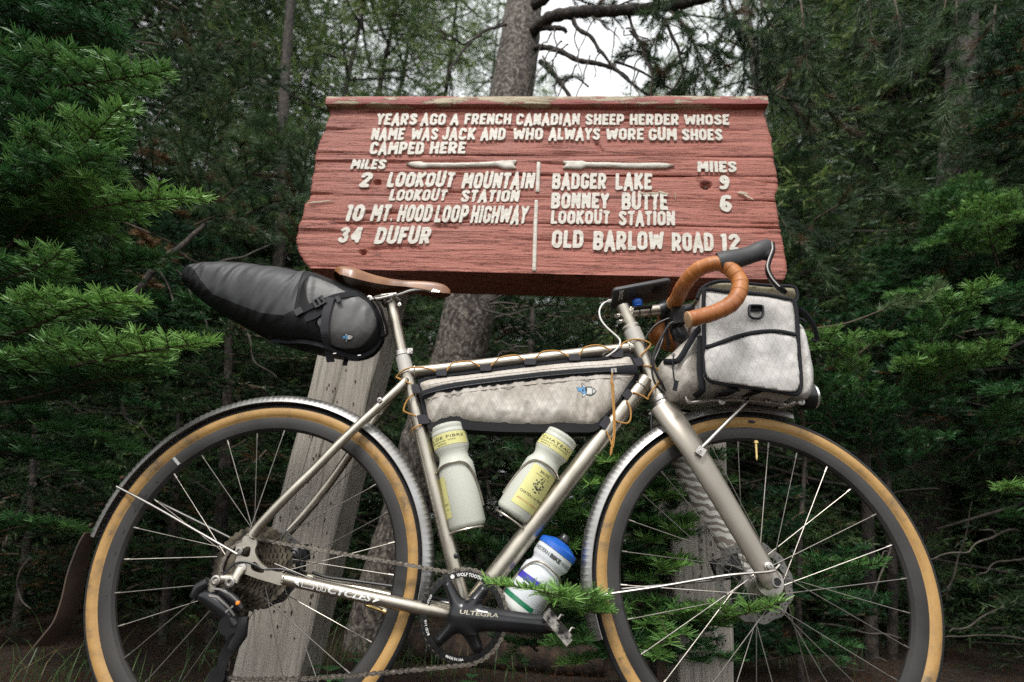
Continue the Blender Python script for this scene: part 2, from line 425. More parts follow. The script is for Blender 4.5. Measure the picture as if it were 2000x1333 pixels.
# camouflage-like zebra bands on the inner face of the far fork blade
def zebra():
    m, nt, b = new_mat('striped_fork_paint'); setc(b, (0.5, 0.5, 0.45), 0.4, 0.1)
    v = coords(nt); ws = N(nt, 'ShaderNodeTexNoise', scale=34, detail=1); nt.links.new(v, ws.inputs[0])
    sp = nt.nodes.new('ShaderNodeSeparateXYZ'); nt.links.new(v, sp.inputs[0])
    t = mth(nt, 'ADD', mth(nt, 'MULTIPLY', sp.outputs[1], 57.0), mth(nt, 'ADD', mth(nt, 'MULTIPLY', sp.outputs[0], 8.0), mth(nt, 'MULTIPLY', ws.outputs[0], 1.6)))
    f = mth(nt, 'LESS_THAN', mth(nt, 'FRACT', t), 0.5)
    nt.links.new(mixc(nt, f, (0.17, 0.145, 0.12), (0.46, 0.45, 0.40)), b.inputs['Base Color']); return m
MAT['zebra'] = zebra()

# wood materials
def red_paint():
    m, nt, b = new_mat('weathered_red_paint'); setc(b, (0.32, 0.085, 0.07), 0.58)
    v = coords(nt, (1, 1, 1)); vs = coords(nt, (1.2, 14, 4))
    g = N(nt, 'ShaderNodeTexNoise', scale=9, detail=9, roughness_=0.62, distortion=0.4); nt.links.new(vs, g.inputs[0])
    n = N(nt, 'ShaderNodeTexNoise', scale=3.0, detail=5); nt.links.new(v, n.inputs[0])
    col = ramp(nt, n.outputs[0], [(0.30, (0.350, 0.113, 0.078)), (0.55, (0.318, 0.104, 0.074)), (0.75, (0.260, 0.098, 0.075))])
    crack = ramp(nt, g.outputs[0], [(0.30, (0.10, 0.03, 0.028)), (0.36, (1, 1, 1))])
    mul = nt.nodes.new('ShaderNodeMix'); mul.data_type = 'RGBA'; mul.blend_type = 'MULTIPLY'; mul.inputs[0].default_value = 0.85
    nt.links.new(col, mul.inputs[6]); nt.links.new(crack, mul.inputs[7])
    vc = coords(nt, (3.0, 9, 5)); ch = N(nt, 'ShaderNodeTexNoise', scale=5.5, detail=9, roughness_=0.72); nt.links.new(vc, ch.inputs[0])
    cl = N(nt, 'ShaderNodeTexNoise', scale=5, detail=6, roughness_=0.55, distortion=0.6); nt.links.new(coords(nt, (0.55, 17, 3)), cl.inputs[0])
    lines_ = ramp(nt, cl.outputs[0], [(0.485, (1, 1, 1)), (0.497, (0.22, 0.16, 0.16)), (0.503, (0.22, 0.16, 0.16)), (0.515, (1, 1, 1))])
    mul2 = nt.nodes.new('ShaderNodeMix'); mul2.data_type = 'RGBA'; mul2.blend_type = 'MULTIPLY'; mul2.inputs[0].default_value = 0.75; nt.links.new(mul.outputs[2], mul2.inputs[6]); nt.links.new(lines_, mul2.inputs[7])
    chip = ramp(nt, ch.outputs[0], [(0.695, (0, 0, 0)), (0.706, (1, 1, 1))])
    wood = ramp(nt, g.outputs[0], [(0.3, (0.18, 0.145, 0.10)), (0.7, (0.42, 0.36, 0.27))])
    nt.links.new(mixc(nt, chip, mul2.outputs[2], wood), b.inputs['Base Color'])
    h = mth(nt, 'ADD', g.outputs[0], mth(nt, 'MULTIPLY', chip, -0.25))
    f2 = N(nt, 'ShaderNodeTexNoise', scale=90, detail=4); nt.links.new(coords(nt, (0.5, 3, 1)), f2.inputs[0])
    bump(nt, b, mth(nt, 'ADD', mth(nt, 'ADD', h, mth(nt, 'MULTIPLY', lines_, 0.2)), mth(nt, 'MULTIPLY', f2.outputs[0], 0.25)), 0.8, 0.006)
    return m
def peeled():
    m, nt, b = new_mat('peeling_red_trim'); setc(b, (0.3, 0.1, 0.08), 0.65)
    vs = coords(nt, (1.0, 16, 16)); g = N(nt, 'ShaderNodeTexNoise', scale=7, detail=9, roughness_=0.65); nt.links.new(vs, g.inputs[0])
    vc = coords(nt, (1.4, 9, 6)); ch = N(nt, 'ShaderNodeTexNoise', scale=4.5, detail=8, roughness_=0.7); nt.links.new(vc, ch.inputs[0])
    wood = ramp(nt, g.outputs[0], [(0.3, (0.14, 0.105, 0.06)), (0.48, (0.34, 0.28, 0.18)), (0.7, (0.47, 0.41, 0.30))])
    chip = ramp(nt, ch.outputs[0], [(0.505, (0, 0, 0)), (0.52, (1, 1, 1))])
    nt.links.new(mixc(nt, chip, (0.30, 0.088, 0.075), wood), b.inputs['Base Color'])
    bump(nt, b, mth(nt, 'ADD', g.outputs[0], mth(nt, 'MULTIPLY', chip, -0.5)), 0.8, 0.005); return m
def grey_wood():
    m, nt, b = new_mat('silvered_post_wood'); setc(b, (0.3, 0.28, 0.25), 0.8)
    vs = coords(nt, (34, 0.9, 12)); g = N(nt, 'ShaderNodeTexNoise', scale=5.5, detail=9, roughness_=0.6, distortion=0.35); nt.links.new(vs, g.inputs[0])
    v = coords(nt); n = N(nt, 'ShaderNodeTexNoise', scale=3.0, detail=5); nt.links.new(v, n.inputs[0])
    col = ramp(nt, g.outputs[0], [(0.28, (0.13, 0.11, 0.09)), (0.40, (0.31, 0.28, 0.24)), (0.58, (0.41, 0.375, 0.325)), (0.75, (0.48, 0.445, 0.39))])
    tint = ramp(nt, n.outputs[0], [(0.35, (0.82, 0.80, 0.78)), (0.6, (1, 1, 1)), (0.75, (0.96, 0.84, 0.72))])
    mul = nt.nodes.new('ShaderNodeMix'); mul.data_type = 'RGBA'; mul.blend_type = 'MULTIPLY'; mul.inputs[0].default_value = 1
    nt.links.new(col, mul.inputs[6]); nt.links.new(tint, mul.inputs[7]); nt.links.new(mul.outputs[2], b.inputs['Base Color'])
    bump(nt, b, g.outputs[0], 0.6, 0.006); return m
def letter_paint():
    m, nt, b = new_mat('cream_letter_paint'); setc(b, (0.62, 0.58, 0.50), 0.5)
    v = coords(nt, (3, 12, 4)); g = N(nt, 'ShaderNodeTexNoise', scale=11, detail=8, roughness_=0.65); nt.links.new(v, g.inputs[0])
    nt.links.new(ramp(nt, g.outputs[0], [(0.31, (0.22, 0.15, 0.11)), (0.37, (0.47, 0.43, 0.36)), (0.6, (0.56, 0.54, 0.48))]), b.inputs['Base Color'])
    bump(nt, b, g.outputs[0], 0.3, 0.002); return m
def bark(name, c1, c2, c3, scale=26, lich=None):
    m, nt, b = new_mat(name); setc(b, c1, 0.85)
    v = coords(nt, (1, 1, 0.75)); vo = N(nt, 'ShaderNodeTexVoronoi', scale=scale); vo.feature = 'F1'; vo.distance = 'EUCLIDEAN'
    wn_ = N(nt, 'ShaderNodeTexNoise', scale=14, detail=6); nt.links.new(v, wn_.inputs[0])
    vm = nt.nodes.new('ShaderNodeVectorMath'); vm.operation = 'MULTIPLY_ADD'
    nt.links.new(wn_.outputs[1], vm.inputs[0]); vm.inputs[1].default_value = (0.09, 0.09, 0.09); nt.links.new(v, vm.inputs[2])
    nt.links.new(vm.outputs[0], vo.inputs[0])
    n = N(nt, 'ShaderNodeTexNoise', scale=50, detail=8, roughness_=0.7); nt.links.new(vm.outputs[0], n.inputs[0])
    s = mth(nt, 'ADD', mth(nt, 'MULTIPLY', n.outputs[0], 0.8), mth(nt, 'MULTIPLY', vo.outputs[0], -0.4))
    s = mth(nt, 'ADD', s, 0.15)
    nt.links.new(ramp(nt, s, [(0.22, c3), (0.42, c1), (0.58, c2)]), b.inputs['Base Color'])
    bump(nt, b, s, 0.9, 0.012); return m
MAT['red'] = red_paint(); MAT['peel'] = peeled(); MAT['post'] = grey_wood(); MAT['letter'] = letter_paint()
MAT['bark'] = bark('grey_scaly_bark', (0.135, 0.115, 0.095), (0.28, 0.25, 0.215), (0.025, 0.019, 0.015), 58)
MAT['bark_dark'] = bark('dark_brown_bark', (0.048, 0.037, 0.029), (0.092, 0.074, 0.058), (0.012, 0.010, 0.008), 34)
MAT['bark_rust'] = bark('rust_brown_bark', (0.045, 0.026, 0.016), (0.085, 0.050, 0.030), (0.014, 0.008, 0.005), 24)
MAT['twig'] = noisy('brown_twig', (0.060, 0.042, 0.028), (0.12, 0.09, 0.06), 60, 0.8, 0, 0.3, 0.001)
MAT['dead_twig'] = noisy('grey_dead_twig', (0.045, 0.037, 0.030), (0.11, 0.092, 0.075), 40, 0.8, 0, 0.3, 0.001)
MAT['iron'] = noisy('rusty_iron', (0.03, 0.018, 0.012), (0.07, 0.04, 0.025), 60, 0.6, 0.6)
MAT['wood_raw'] = noisy('split_raw_wood', (0.36, 0.30, 0.21), (0.5, 0.44, 0.33), 60, 0.8, 0, 0.4, 0.001, (1, 10, 4))

# ------------------------------------------------------------------ small print: flat text turned into mesh
def text_mesh(txt, size=0.01, bold=0.0, shear=0.0, space=1.0):
    cu = bpy.data.curves.new('t', 'FONT'); cu.body = txt; cu.size = size; cu.offset = bold * size; cu.shear = shear; cu.space_character = space
    cu.resolution_u = 2; cu.fill_mode = 'FRONT'
    ob = bpy.data.objects.new('t', cu); COL.objects.link(ob)
    dg = bpy.context.evaluated_depsgraph_get(); dg.update(); me = ob.evaluated_get(dg).to_mesh()
    V = [tuple(v.co) for v in me.vertices]; F = [tuple(p.vertices) for p in me.polygons]
    ob.evaluated_get(dg).to_mesh_clear(); bpy.data.objects.remove(ob); bpy.data.curves.remove(cu)
    if V:
        w = max(v[0] for v in V); V = [(v[0], v[1], 0) for v in V]
    else: w = 0
    return V, F, w
def print_text(mb, txt, fn, size=0.01, width=None, height=None, **k):
    """fn(s, t) maps text coordinates (x along, y up) to a place"""
    V, F, w = text_mesh(txt, size, **k)
    if not V: return
    sx = (width / w) if width else 1.0; sy = (height / (0.72 * size)) if height else 1.0
    mb.add([fn(v[0] * sx, v[1] * sy) for v in V], F)
# ================================================================== THE TRAIL SIGN
S = SG.P
left_px = [(642.5, 203), (644, 225), (634, 247), (632, 256), (622, 278), (620, 286), (614, 300), (613.5, 315), (612.5, 333), (608, 352), (606, 372), (603.5, 389), (594, 398), (591.5, 417), (588, 427), (584, 436), (578.5, 452), (577.6, 474), (582.5, 492), (592, 509), (600, 519), (606, 526)]
right_px = [(1493.8, 200), (1494, 222), (1502, 250), (1509, 268), (1508, 284), (1512, 300), (1513, 316), (1520, 338), (1521, 369), (1514, 381), (1518, 405), (1522, 429), (1531, 476), (1536, 505), (1538, 527), (1535, 541), (1531, 546)]
def edge_fn(px):
    pts = sorted([(S(x, y).y, S(x, y).x) for x, y in px])
    ys = [p[0] for p in pts]; xs = [p[1] for p in pts]
    return lambda y: float(np.interp(y, ys, xs))
xl, xr = edge_fn(left_px), edge_fn(right_px)
yT = S(1070, 197).y; yB = S(1070, 535.5).y
sign = Thing('trail_sign', 'weathered red wooden sign board with raised cream lettering on two grey posts', 'sign', SG, (S(1070, 535).x, yB, -0.07))
DEPTH = 0.15
seams = [yT - 0.004, S(1070, 303).y, S(1070, 340).y, S(1070, 386).y, S(1070, 437).y, yB]
holes = [(S(737, 356), 0.0085), (S(709, 493), 0.0075), (S(1379, 362), 0.012)]
gouge = (S(1172, 290), 0.011, 0.034)
def plank(yt, yb, bottom, name, seed):
    nx = 300; ny = max(8, int((yt - yb) / 0.0042))
    rnd = random.Random(seed); V = []; F = []
    tilt = rnd.uniform(-0.0015, 0.0015)
    for j in range(ny + 1):
        v = j / ny
        for i in range(nx + 1):
            s = i / nx
            # the seams themselves wander a little along the board
            top = yt - 0.0010 * (1 + mnoise.noise(Vector((s * 7, seed, 0.3)))) if True else yt
            bot = yb + (0 if bottom else 0.0006 * (1 + mnoise.noise(Vector((s * 7, seed + 5, 0.3)))))
            y = top + (bot - top) * v
            x = xl(y) + (xr(y) - xl(y)) * s
            e = 0.006 * (abs(mnoise.noise(Vector((y * 120, 3.1, seed)))))
            if i == 0: x += e
            if i == nx: x -= e
            d = min((top - y), (y - bot)) if not bottom else (top - y)
            z = tilt
            z -= (0.0022 + 0.003 * abs(mnoise.noise(Vector((x * 2.5, seed, 8))))) * math.exp(-max(d, 0) / 0.0020)
            z += 0.0030 * mnoise.noise(Vector((x * 2.2, y * 34, seed))) + 0.0022 * mnoise.noise(Vector((x * 5, y * 85, seed + 2)))
            cr = mnoise.noise(Vector((x * 1.6 + 4 * mnoise.noise(Vector((x, y * 3, 1))), y * 48, seed * 1.7)))
            if cr > 0.33: z -= min(0.006, (cr - 0.33) * 0.05)
            for h, r in holes:
                q = math.hypot((x - h.x) * 0.75, y - h.y)
                if q < r * 1.9: z -= 0.020 * max(0, 1 - (q / (r * 1.25)) ** 2) if q < r * 1.25 else 0.0
            gx, gy = (x - gouge[0].x) - (y - gouge[0].y) * 0.55 * -1, y - gouge[0].y
            if abs(gy) < gouge[2] / 2 and abs(gx) < gouge[1] * (0.7 + 0.4 * mnoise.noise(Vector((x * 90, y * 90, 1)))): z -= 0.006
            # rounded rims at the two ends
            de = min(s, 1 - s) * (xr(y) - xl(y)); z -= 0.004 * math.exp(-de / 0.004)
            V.append((x, y, z))
    W = nx + 1
    for j in range(ny):
        for i in range(nx):
            a = j * W + i; F.append((a, a + W, a + W + 1, a + 1))
    # back, ends and long edges close the plank
    n0 = len(V)
    idx = [i for i in range(W)] + [j * W + nx for j in range(1, ny + 1)] + [ny * W + i for i in range(nx - 1, -1, -1)] + [j * W for j in range(ny - 1, 0, -1)]
    for k in idx:
        x, y, z = V[k]; V.append((x, y, -DEPTH))
    m = len(idx)
    for k in range(m):
        k2 = (k + 1) % m; F.append((idx[k2], idx[k], n0 + k, n0 + k2))
    F.append(tuple(n0 + k for k in range(m)))
    # weathered, slightly hollowed underside comes from the last row
    return mesh_obj(name, V, F, MAT['red'], sign, smooth=55)
for k in range(5):
    plank(seams[k], seams[k + 1], k == 4, 'plank', 11 + k * 3)
# cap rail with peeling paint, proud of the face
mb = MB(); nx = 220; V = []; F = []
prof = [(S(1070, 214).y, 0.0), (S(1070, 212.5).y, 0.021), (S(1070, 206).y, 0.024), (S(1070, 199).y, 0.022), (yT + 0.006, 0.012), (yT + 0.010, -0.02), (yT + 0.010, -DEPTH - 0.01), (S(1070, 206).y, -DEPTH - 0.01)]
xa, xb = S(641.5, 206).x, S(1494.8, 204).x
for i in range(nx + 1):
    s = i / nx; x = xa + (xb - xa) * s
    for k, (y, z) in enumerate(prof):
        yy = y + 0.0022 * mnoise.noise(Vector((x * 9, k * 3.3, 0))) * (1 if k in (2, 3, 4, 5) else 0.4); zz = z + 0.0025 * mnoise.noise(Vector((x * 14, k * 7.1, 4)))
        y2 = yy - 0.0000 * x
        V.append((x, y2, zz))
K = len(prof)
for i in range(nx):
    for k in range(K):
        k2 = (k + 1) % K; F.append((i * K + k, i * K + K + k, i * K + K + k2, i * K + k2))
F.append(tuple(range(K))); F.append(tuple(nx * K + k for k in reversed(range(K))))
mesh_obj('cap_rail', V, F, MAT['peel'], sign, smooth=40)
# loose splinters and a bolt in the knot hole
mb = MB(); b0 = holes[2][0]
mb.lathe((b0.x + 0.001, b0.y - 0.004, -0.016), (0, 0, 1), [(0, 0.006), (0.006, 0.0062), (0.009, 0.004), (0.010, 0.0)], 14)
mb.build('bolt', MAT['iron'], sign)
for (ax, ay, bx, by, wd) in ((1452, 381, 1472, 390, 0.006), (1441, 377, 1462, 378, 0.008), (1318, 378, 1320, 390, 0.003), (1262, 379, 1288, 377, 0.004), (1286, 375, 1308, 380, 0.006), (1246, 377, 1266, 379, 0.005), (600, 398, 652, 391, 0.005)):
    a, b_ = S(ax, ay, 0.004), S(bx, by, 0.007)
    mb = MB(); pts = [a + (b_ - a) * t + Vector((0, 0.001 * math.sin(t * 9), 0.0015 * math.sin(t * 5))) for t in (0, .25, .5, .75, 1)]
    mb.ribbon(pts, (0, 1, 0), [wd * 0.4, wd, wd * 0.9, wd * 0.7, 0.001], 0.0016); mb.build('splinter', MAT['wood_raw'], sign, smooth=False)

# ---------------- raised letters, cut like the routed originals: thick strokes with rounded joints
def arc(cx, cy, rx, ry, a0, a1, n=9):
    return [(cx + rx * math.cos(math.radians(a0 + (a1 - a0) * i / n)), cy + ry * math.sin(math.radians(a0 + (a1 - a0) * i / n))) for i in range(n + 1)]
T = 0.122; w_ = 0.60; L_, R_, B_, U_ = T, w_ - T, T, 1 - T
bowl = lambda x0, y0, y1, xr_: [(x0, y1)] + arc(xr_ - (y1 - y0) / 2 * 0.75, (y0 + y1) / 2, (y1 - y0) / 2 * 0.75, (y1 - y0) / 2, 90, -90, 8) + [(x0, y0)]
ring = [(L_, B_ + .17)] + arc(w_ / 2, U_ - .16, w_ / 2 - T, .16, 180, 0, 8) + arc(w_ / 2, B_ + .16, w_ / 2 - T, .16, 0, -180, 8)
cc = arc(w_ / 2, U_ - .16, w_ / 2 - T, .16, 15, 180, 8) + arc(w_ / 2, B_ + .16, w_ / 2 - T, .16, 180, 345, 8)
ss = arc(w_ / 2, .72, w_ / 2 - T, 1 - T - .72, 20, 180, 7) + [(w_ / 2 - .02, .52)] + arc(w_ / 2, .295, w_ / 2 - T, .295 - T, 60, -160, 8)
GL = {
 'A': (.62, [[(T * .8, 0.02), (.31, U_ + .05), (.62 - T * .8, 0.02)], [(.2, .29), (.42, .29)]]),
 'B': (w_, [[(L_, 0.02), (L_, .98)], bowl(L_, .53, U_, R_ - .01), bowl(L_, B_, .50, R_ + .01)]),
 'C': (w_, [cc]), 'D': (w_, [[(L_, 0.02), (L_, .98)], [(L_, U_), (w_ / 2 - .03, U_)] + arc(w_ / 2 - .03, U_ - .18, R_ - w_ / 2 + .03, .18, 90, 0, 5) + arc(w_ / 2 - .03, B_ + .18, R_ - w_ / 2 + .03, .18, 0, -90, 5) + [(L_, B_)]]),
 'E': (.5, [[(L_, 0.02), (L_, .98)], [(L_, U_), (.48, U_)], [(L_, .5), (.42, .5)], [(L_, B_), (.49, B_)]]),
 'F': (.5, [[(L_, 0.02), (L_, .98)], [(L_, U_), (.48, U_)], [(L_, .5), (.42, .5)]]),
 'G': (.58, [cc, [(R_, .19), (R_, .44)], [(.33, .42), (R_ + .05, .42)]]),
 'H': (w_, [[(L_, 0.02), (L_, .98)], [(R_, 0.02), (R_, .98)], [(L_, .5), (R_, .5)]]),
 'I': (.27, [[(.135, 0.02), (.135, .98)]]), 'J': (.5, [[(.5 - T, .98), (.5 - T, .3)] + arc(.25, .28, .25 - T, .15, 0, -170, 7)]),
 'K': (.58, [[(L_, 0.02), (L_, .98)], [(.5, .96), (L_ + .02, .46)], [(.23, .55), (.5, 0.04)]]),
 'L': (.48, [[(L_, 0.02), (L_, .98)], [(L_, B_), (.47, B_)]]),
 'M': (.74, [[(L_, 0.02), (L_ + .02, .96)], [(L_ + .03, .93), (.37, .35)], [(.37, .35), (.74 - L_ - .03, .93)], [(.74 - L_, 0.02), (.74 - L_ - .02, .96)]]),
 'N': (.6, [[(L_, 0.02), (L_, .96)], [(L_ + .01, .93), (.6 - T, .07)], [(.6 - T, 0.02), (.6 - T, .98)]]),
 'O': (w_, [ring]), 'P': (w_, [[(L_, 0.02), (L_, .98)], bowl(L_, .42, U_, R_)]),
 'R': (w_, [[(L_, 0.02), (L_, .98)], bowl(L_, .45, U_, R_ - .01), [(.28, .44), (R_ + .01, 0.04)]]),
 'S': (w_, [ss]), 'T': (.52, [[(.26, 0.02), (.26, .95)], [(.03, U_), (.49, U_)]]),
 'U': (w_, [[(L_, .98), (L_, .32)] + arc(w_ / 2, .3, w_ / 2 - T, .3 - T, 180, 360, 8) + [(R_, .98)]]),
 'W': (.84, [[(.09, .96), (.22, .06)], [(.22, .08), (.42, .8)], [(.42, .8), (.62, .08)], [(.62, .06), (.75, .96)]]),
 'Y': (.56, [[(.07, .95), (.28, .5)], [(.49, .95), (.28, .5)], [(.28, .52), (.28, 0.02)]]),
 '.': (.28, [[(.10, .12), (.17, .12)]]),
 '0': (w_, [ring]), '1': (.34, [[(.19, 0.02), (.19, .97)], [(.17, .92), (.04, .80)]]),
 '2': (w_, [arc(w_ / 2, .70, w_ / 2 - T, .17, 170, -20, 8) + [(.14, .16)], [(.10, B_), (.5, B_)]]),
 '3': (w_, [arc(w_ / 2 - .02, .73, .14, .14, 155, -80, 7), arc(w_ / 2 - .02, .31, .16, .19, 85, -155, 8)]),
 '4': (.58, [[(.40, 0.02), (.40, .96)], [(.36, .93), (.09, .32)], [(.06, .29), (.54, .29)]]),
 '6': (w_, [arc(w_ / 2, .32, .15, .19, 0, 360, 12), [(L_ - .01, .34), (L_ + .02, .62)] + arc(.33, .70, .17, .17, 160, 50, 5)]),
 '9': (w_, [arc(w_ / 2, .68, .15, .19, 0, 360, 12), [(R_ + .01, .66), (R_ - .02, .38)] + arc(.23, .30, .17, .17, -20, -130, 5)]),
}
def seg_sdf(X, Y, a, b, r, square):
    dx, dy = b[0] - a[0], b[1] - a[1]; L = math.hypot(dx, dy)
    if L < 1e-6: return r - np.hypot(X - a[0], Y - a[1])
    ux, uy = dx / L, dy / L
    s = (X - a[0]) * ux + (Y - a[1]) * uy; p = -(X - a[0]) * uy + (Y - a[1]) * ux
    if square:
        return -np.maximum(np.abs(s - L / 2) - L / 2, np.abs(p) - r)
    t = np.clip(s, 0, L); return r - np.hypot(s - t, p)
def letter(ch, fn, seed, cells=16, depth=0.0055, wear=1.0):
    """fn(x, y) -> place on the board for unit glyph coordinates"""
    w, strokes = GL[ch]; c = 1.0 / cells
    x0, y0 = -3 * c, -3 * c; nx = int(w / c) + 7; ny = cells + 7
    X, Y = np.meshgrid(x0 + np.arange(nx) * c, y0 + np.arange(ny) * c); D = np.full(X.shape, -9.0)
    rr = 0.104
    for st in strokes:
        for a, b in zip(st[:-1], st[1:]):
            D = np.maximum(D, seg_sdf(X, Y, a, b, rr, len(st) == 2))
    rnd = random.Random(seed)
    for j in range(ny):
        for i in range(nx):
            if abs(D[j, i]) < 0.15:
                D[j, i] += wear * (0.022 * mnoise.noise(Vector((X[j, i] * 5 + seed * 3.7, Y[j, i] * 5, 0.5))) + 0.016 * mnoise.noise(Vector((X[j, i] * 3 + seed, Y[j, i] * 26, 2))))
    zf = lambda x, y, d: depth + 0.0007 * mnoise.noise(Vector((x * 3 + seed, y * 12, 0)))
    V, F = slab_arrays(D.tolist(), x0, y0, c, nx, ny, zf, lambda x, y, d: -0.006)
    V2 = []
    for (x, y, z) in V:
        p = fn(x, y); V2.append((p[0], p[1], z))
    mesh_obj('letter', V2, F, MAT['letter'], sign, smooth=30)
def word(txt, x0, x1, top, base, top2=None, base2=None, shear=0.0, gap=0.05, wear=1.0):
    """pixel box of the word (left/right ends may differ in height)"""
    top2 = top if top2 is None else top2; base2 = base if base2 is None else base2
    bl, br, tl = S(x0, base), S(x1, base2), S(x0, top); tr = S(x1, top2)
    tot = sum(GL[c][0] for c in txt) + gap * (len(txt) - 1); cur = 0
    for k, ch in enumerate(txt):
        x_off = cur / tot; sc = 1 / tot
        def fn(x, y, x_off=x_off, sc=sc):
            s = x_off + x * sc
            b = bl + (br - bl) * s; h = (tl.y - bl.y) * (1 - s) + (tr.y - br.y) * s
            return (b.x + shear * y * h, b.y + y * h)
        letter(ch, fn, hash_seed(txt, k, x0), cells=16, wear=wear)
        cur += GL[ch][0] + gap
def hash_seed(t, k, x): return (sum(ord(c) for c in t) * 7 + k * 13 + int(x)) % 997
for a in [
 ('YEARS', 734, 814, 224, 247), ('AGO', 821, 870, 224, 247), ('A', 879, 896, 225, 246), ('FRENCH', 906, 998, 224, 246), ('CANADIAN', 1007, 1132, 224, 247), ('SHEEP', 1142, 1219, 225, 247), ('HERDER', 1229, 1326, 225, 247), ('WHOSE', 1336, 1424, 226, 247),
 ('NAME', 724, 789, 252, 276), ('WAS', 802, 855, 252, 276), ('JACK', 862, 928, 252, 276), ('AND', 938, 987, 252, 276), ('WHO', 1001, 1060, 252, 276), ('ALWAYS', 1071, 1172, 252, 276), ('WORE', 1183, 1257, 253, 276), ('GUM', 1266, 1322, 253, 277), ('SHOES', 1331, 1411, 254, 277),
 ('CAMPED', 721, 827, 279, 304), ('HERE', 838, 909, 279, 303),
 ('MILES', 684, 752, 313, 333), ('MIIES', 1361, 1439, 317, 339),
 ('2', 699, 724, 338, 369), ('LOOKOUT', 754, 885, 338, 368), ('MOUNTAIN', 900, 1042, 339, 371), ('BADGER', 1077, 1184, 340, 372), ('LAKE', 1201, 1273, 340, 373), ('9', 1404, 1425, 344, 373),
 ('LOOKOUT', 759, 871, 372, 395), ('STATION', 898, 1013, 373, 397),
 ('BONNEY', 1075, 1189, 378, 410), ('BUTTE', 1213, 1304, 378, 413), ('6', 1405, 1431, 382, 417),
 ('10', 672, 708, 401, 435), ('MT.', 722, 768, 401, 435), ('HOOD', 774, 841, 401, 436), ('LOOP', 847, 912, 402, 437), ('HIGHWAY', 917, 1028, 403, 439),
 ('LOOKOUT', 1075, 1191, 413, 440), ('STATION', 1207, 1318, 414, 443),
 ('34', 658, 704, 444, 477), ('DUFUR', 730, 839, 445, 479), ('OLD', 1076, 1139, 451, 487), ('BARLOW', 1157, 1296, 453, 491), ('ROAD', 1311, 1394, 456, 493), ('12', 1407, 1446, 458, 493)]:
    left = a[1] < 1045 and a[3] > 300
    word(*a[:5], shear=(0.10 if left else 0.03), gap=0.035, wear=1.6 if a[0] in ('YEARS', 'CANADIAN', 'WHOSE', 'MILES', 'MIIES', 'LOOKOUT', 'HIGHWAY', 'BUTTE') else 1.0)
# arrows and dividing bars
def slab_sign(name, px, depth=0.008, cell=0.004, mat='letter', wob=0.001):
    poly = [S(x, y) for x, y in px]; mb = MB()
    slab(mb, [xy(poly)], cell, lambda x, y, d: depth * min(1, 0.55 + d / 0.008) + 0.001 * mnoise.noise(Vector((x * 60, y * 60, 1))), -0.006)
    return mb.build(name, MAT[mat], sign, smooth=40)
slab_sign('arrow', [(793, 322), (806, 318), (822, 317), (830, 320), (868, 320), (900, 320), (940, 319), (972, 317), (980, 315.5), (1010, 315), (1003, 323), (1009, 331), (984, 331), (972, 326), (930, 326.5), (880, 328), (838, 327.5), (826, 330), (806, 327.5)])
slab_sign('arrow', [(1318, 325), (1300, 321), (1288, 320), (1230, 320.5), (1180, 319), (1146, 319), (1136, 316), (1098, 316.5), (1106, 323), (1099, 330), (1134, 331.5), (1144, 327), (1180, 327.5), (1230, 330), (1286, 330), (1300, 329.5)])
slab_sign('divider_bar', [(1048.5, 318), (1055.5, 318), (1053.5, 377), (1046, 377)], 0.007, 0.003)
slab_sign('divider_bar', [(1044.5, 392), (1051, 393), (1049.5, 440), (1047, 531), (1039.5, 531), (1042, 440)], 0.007, 0.003)

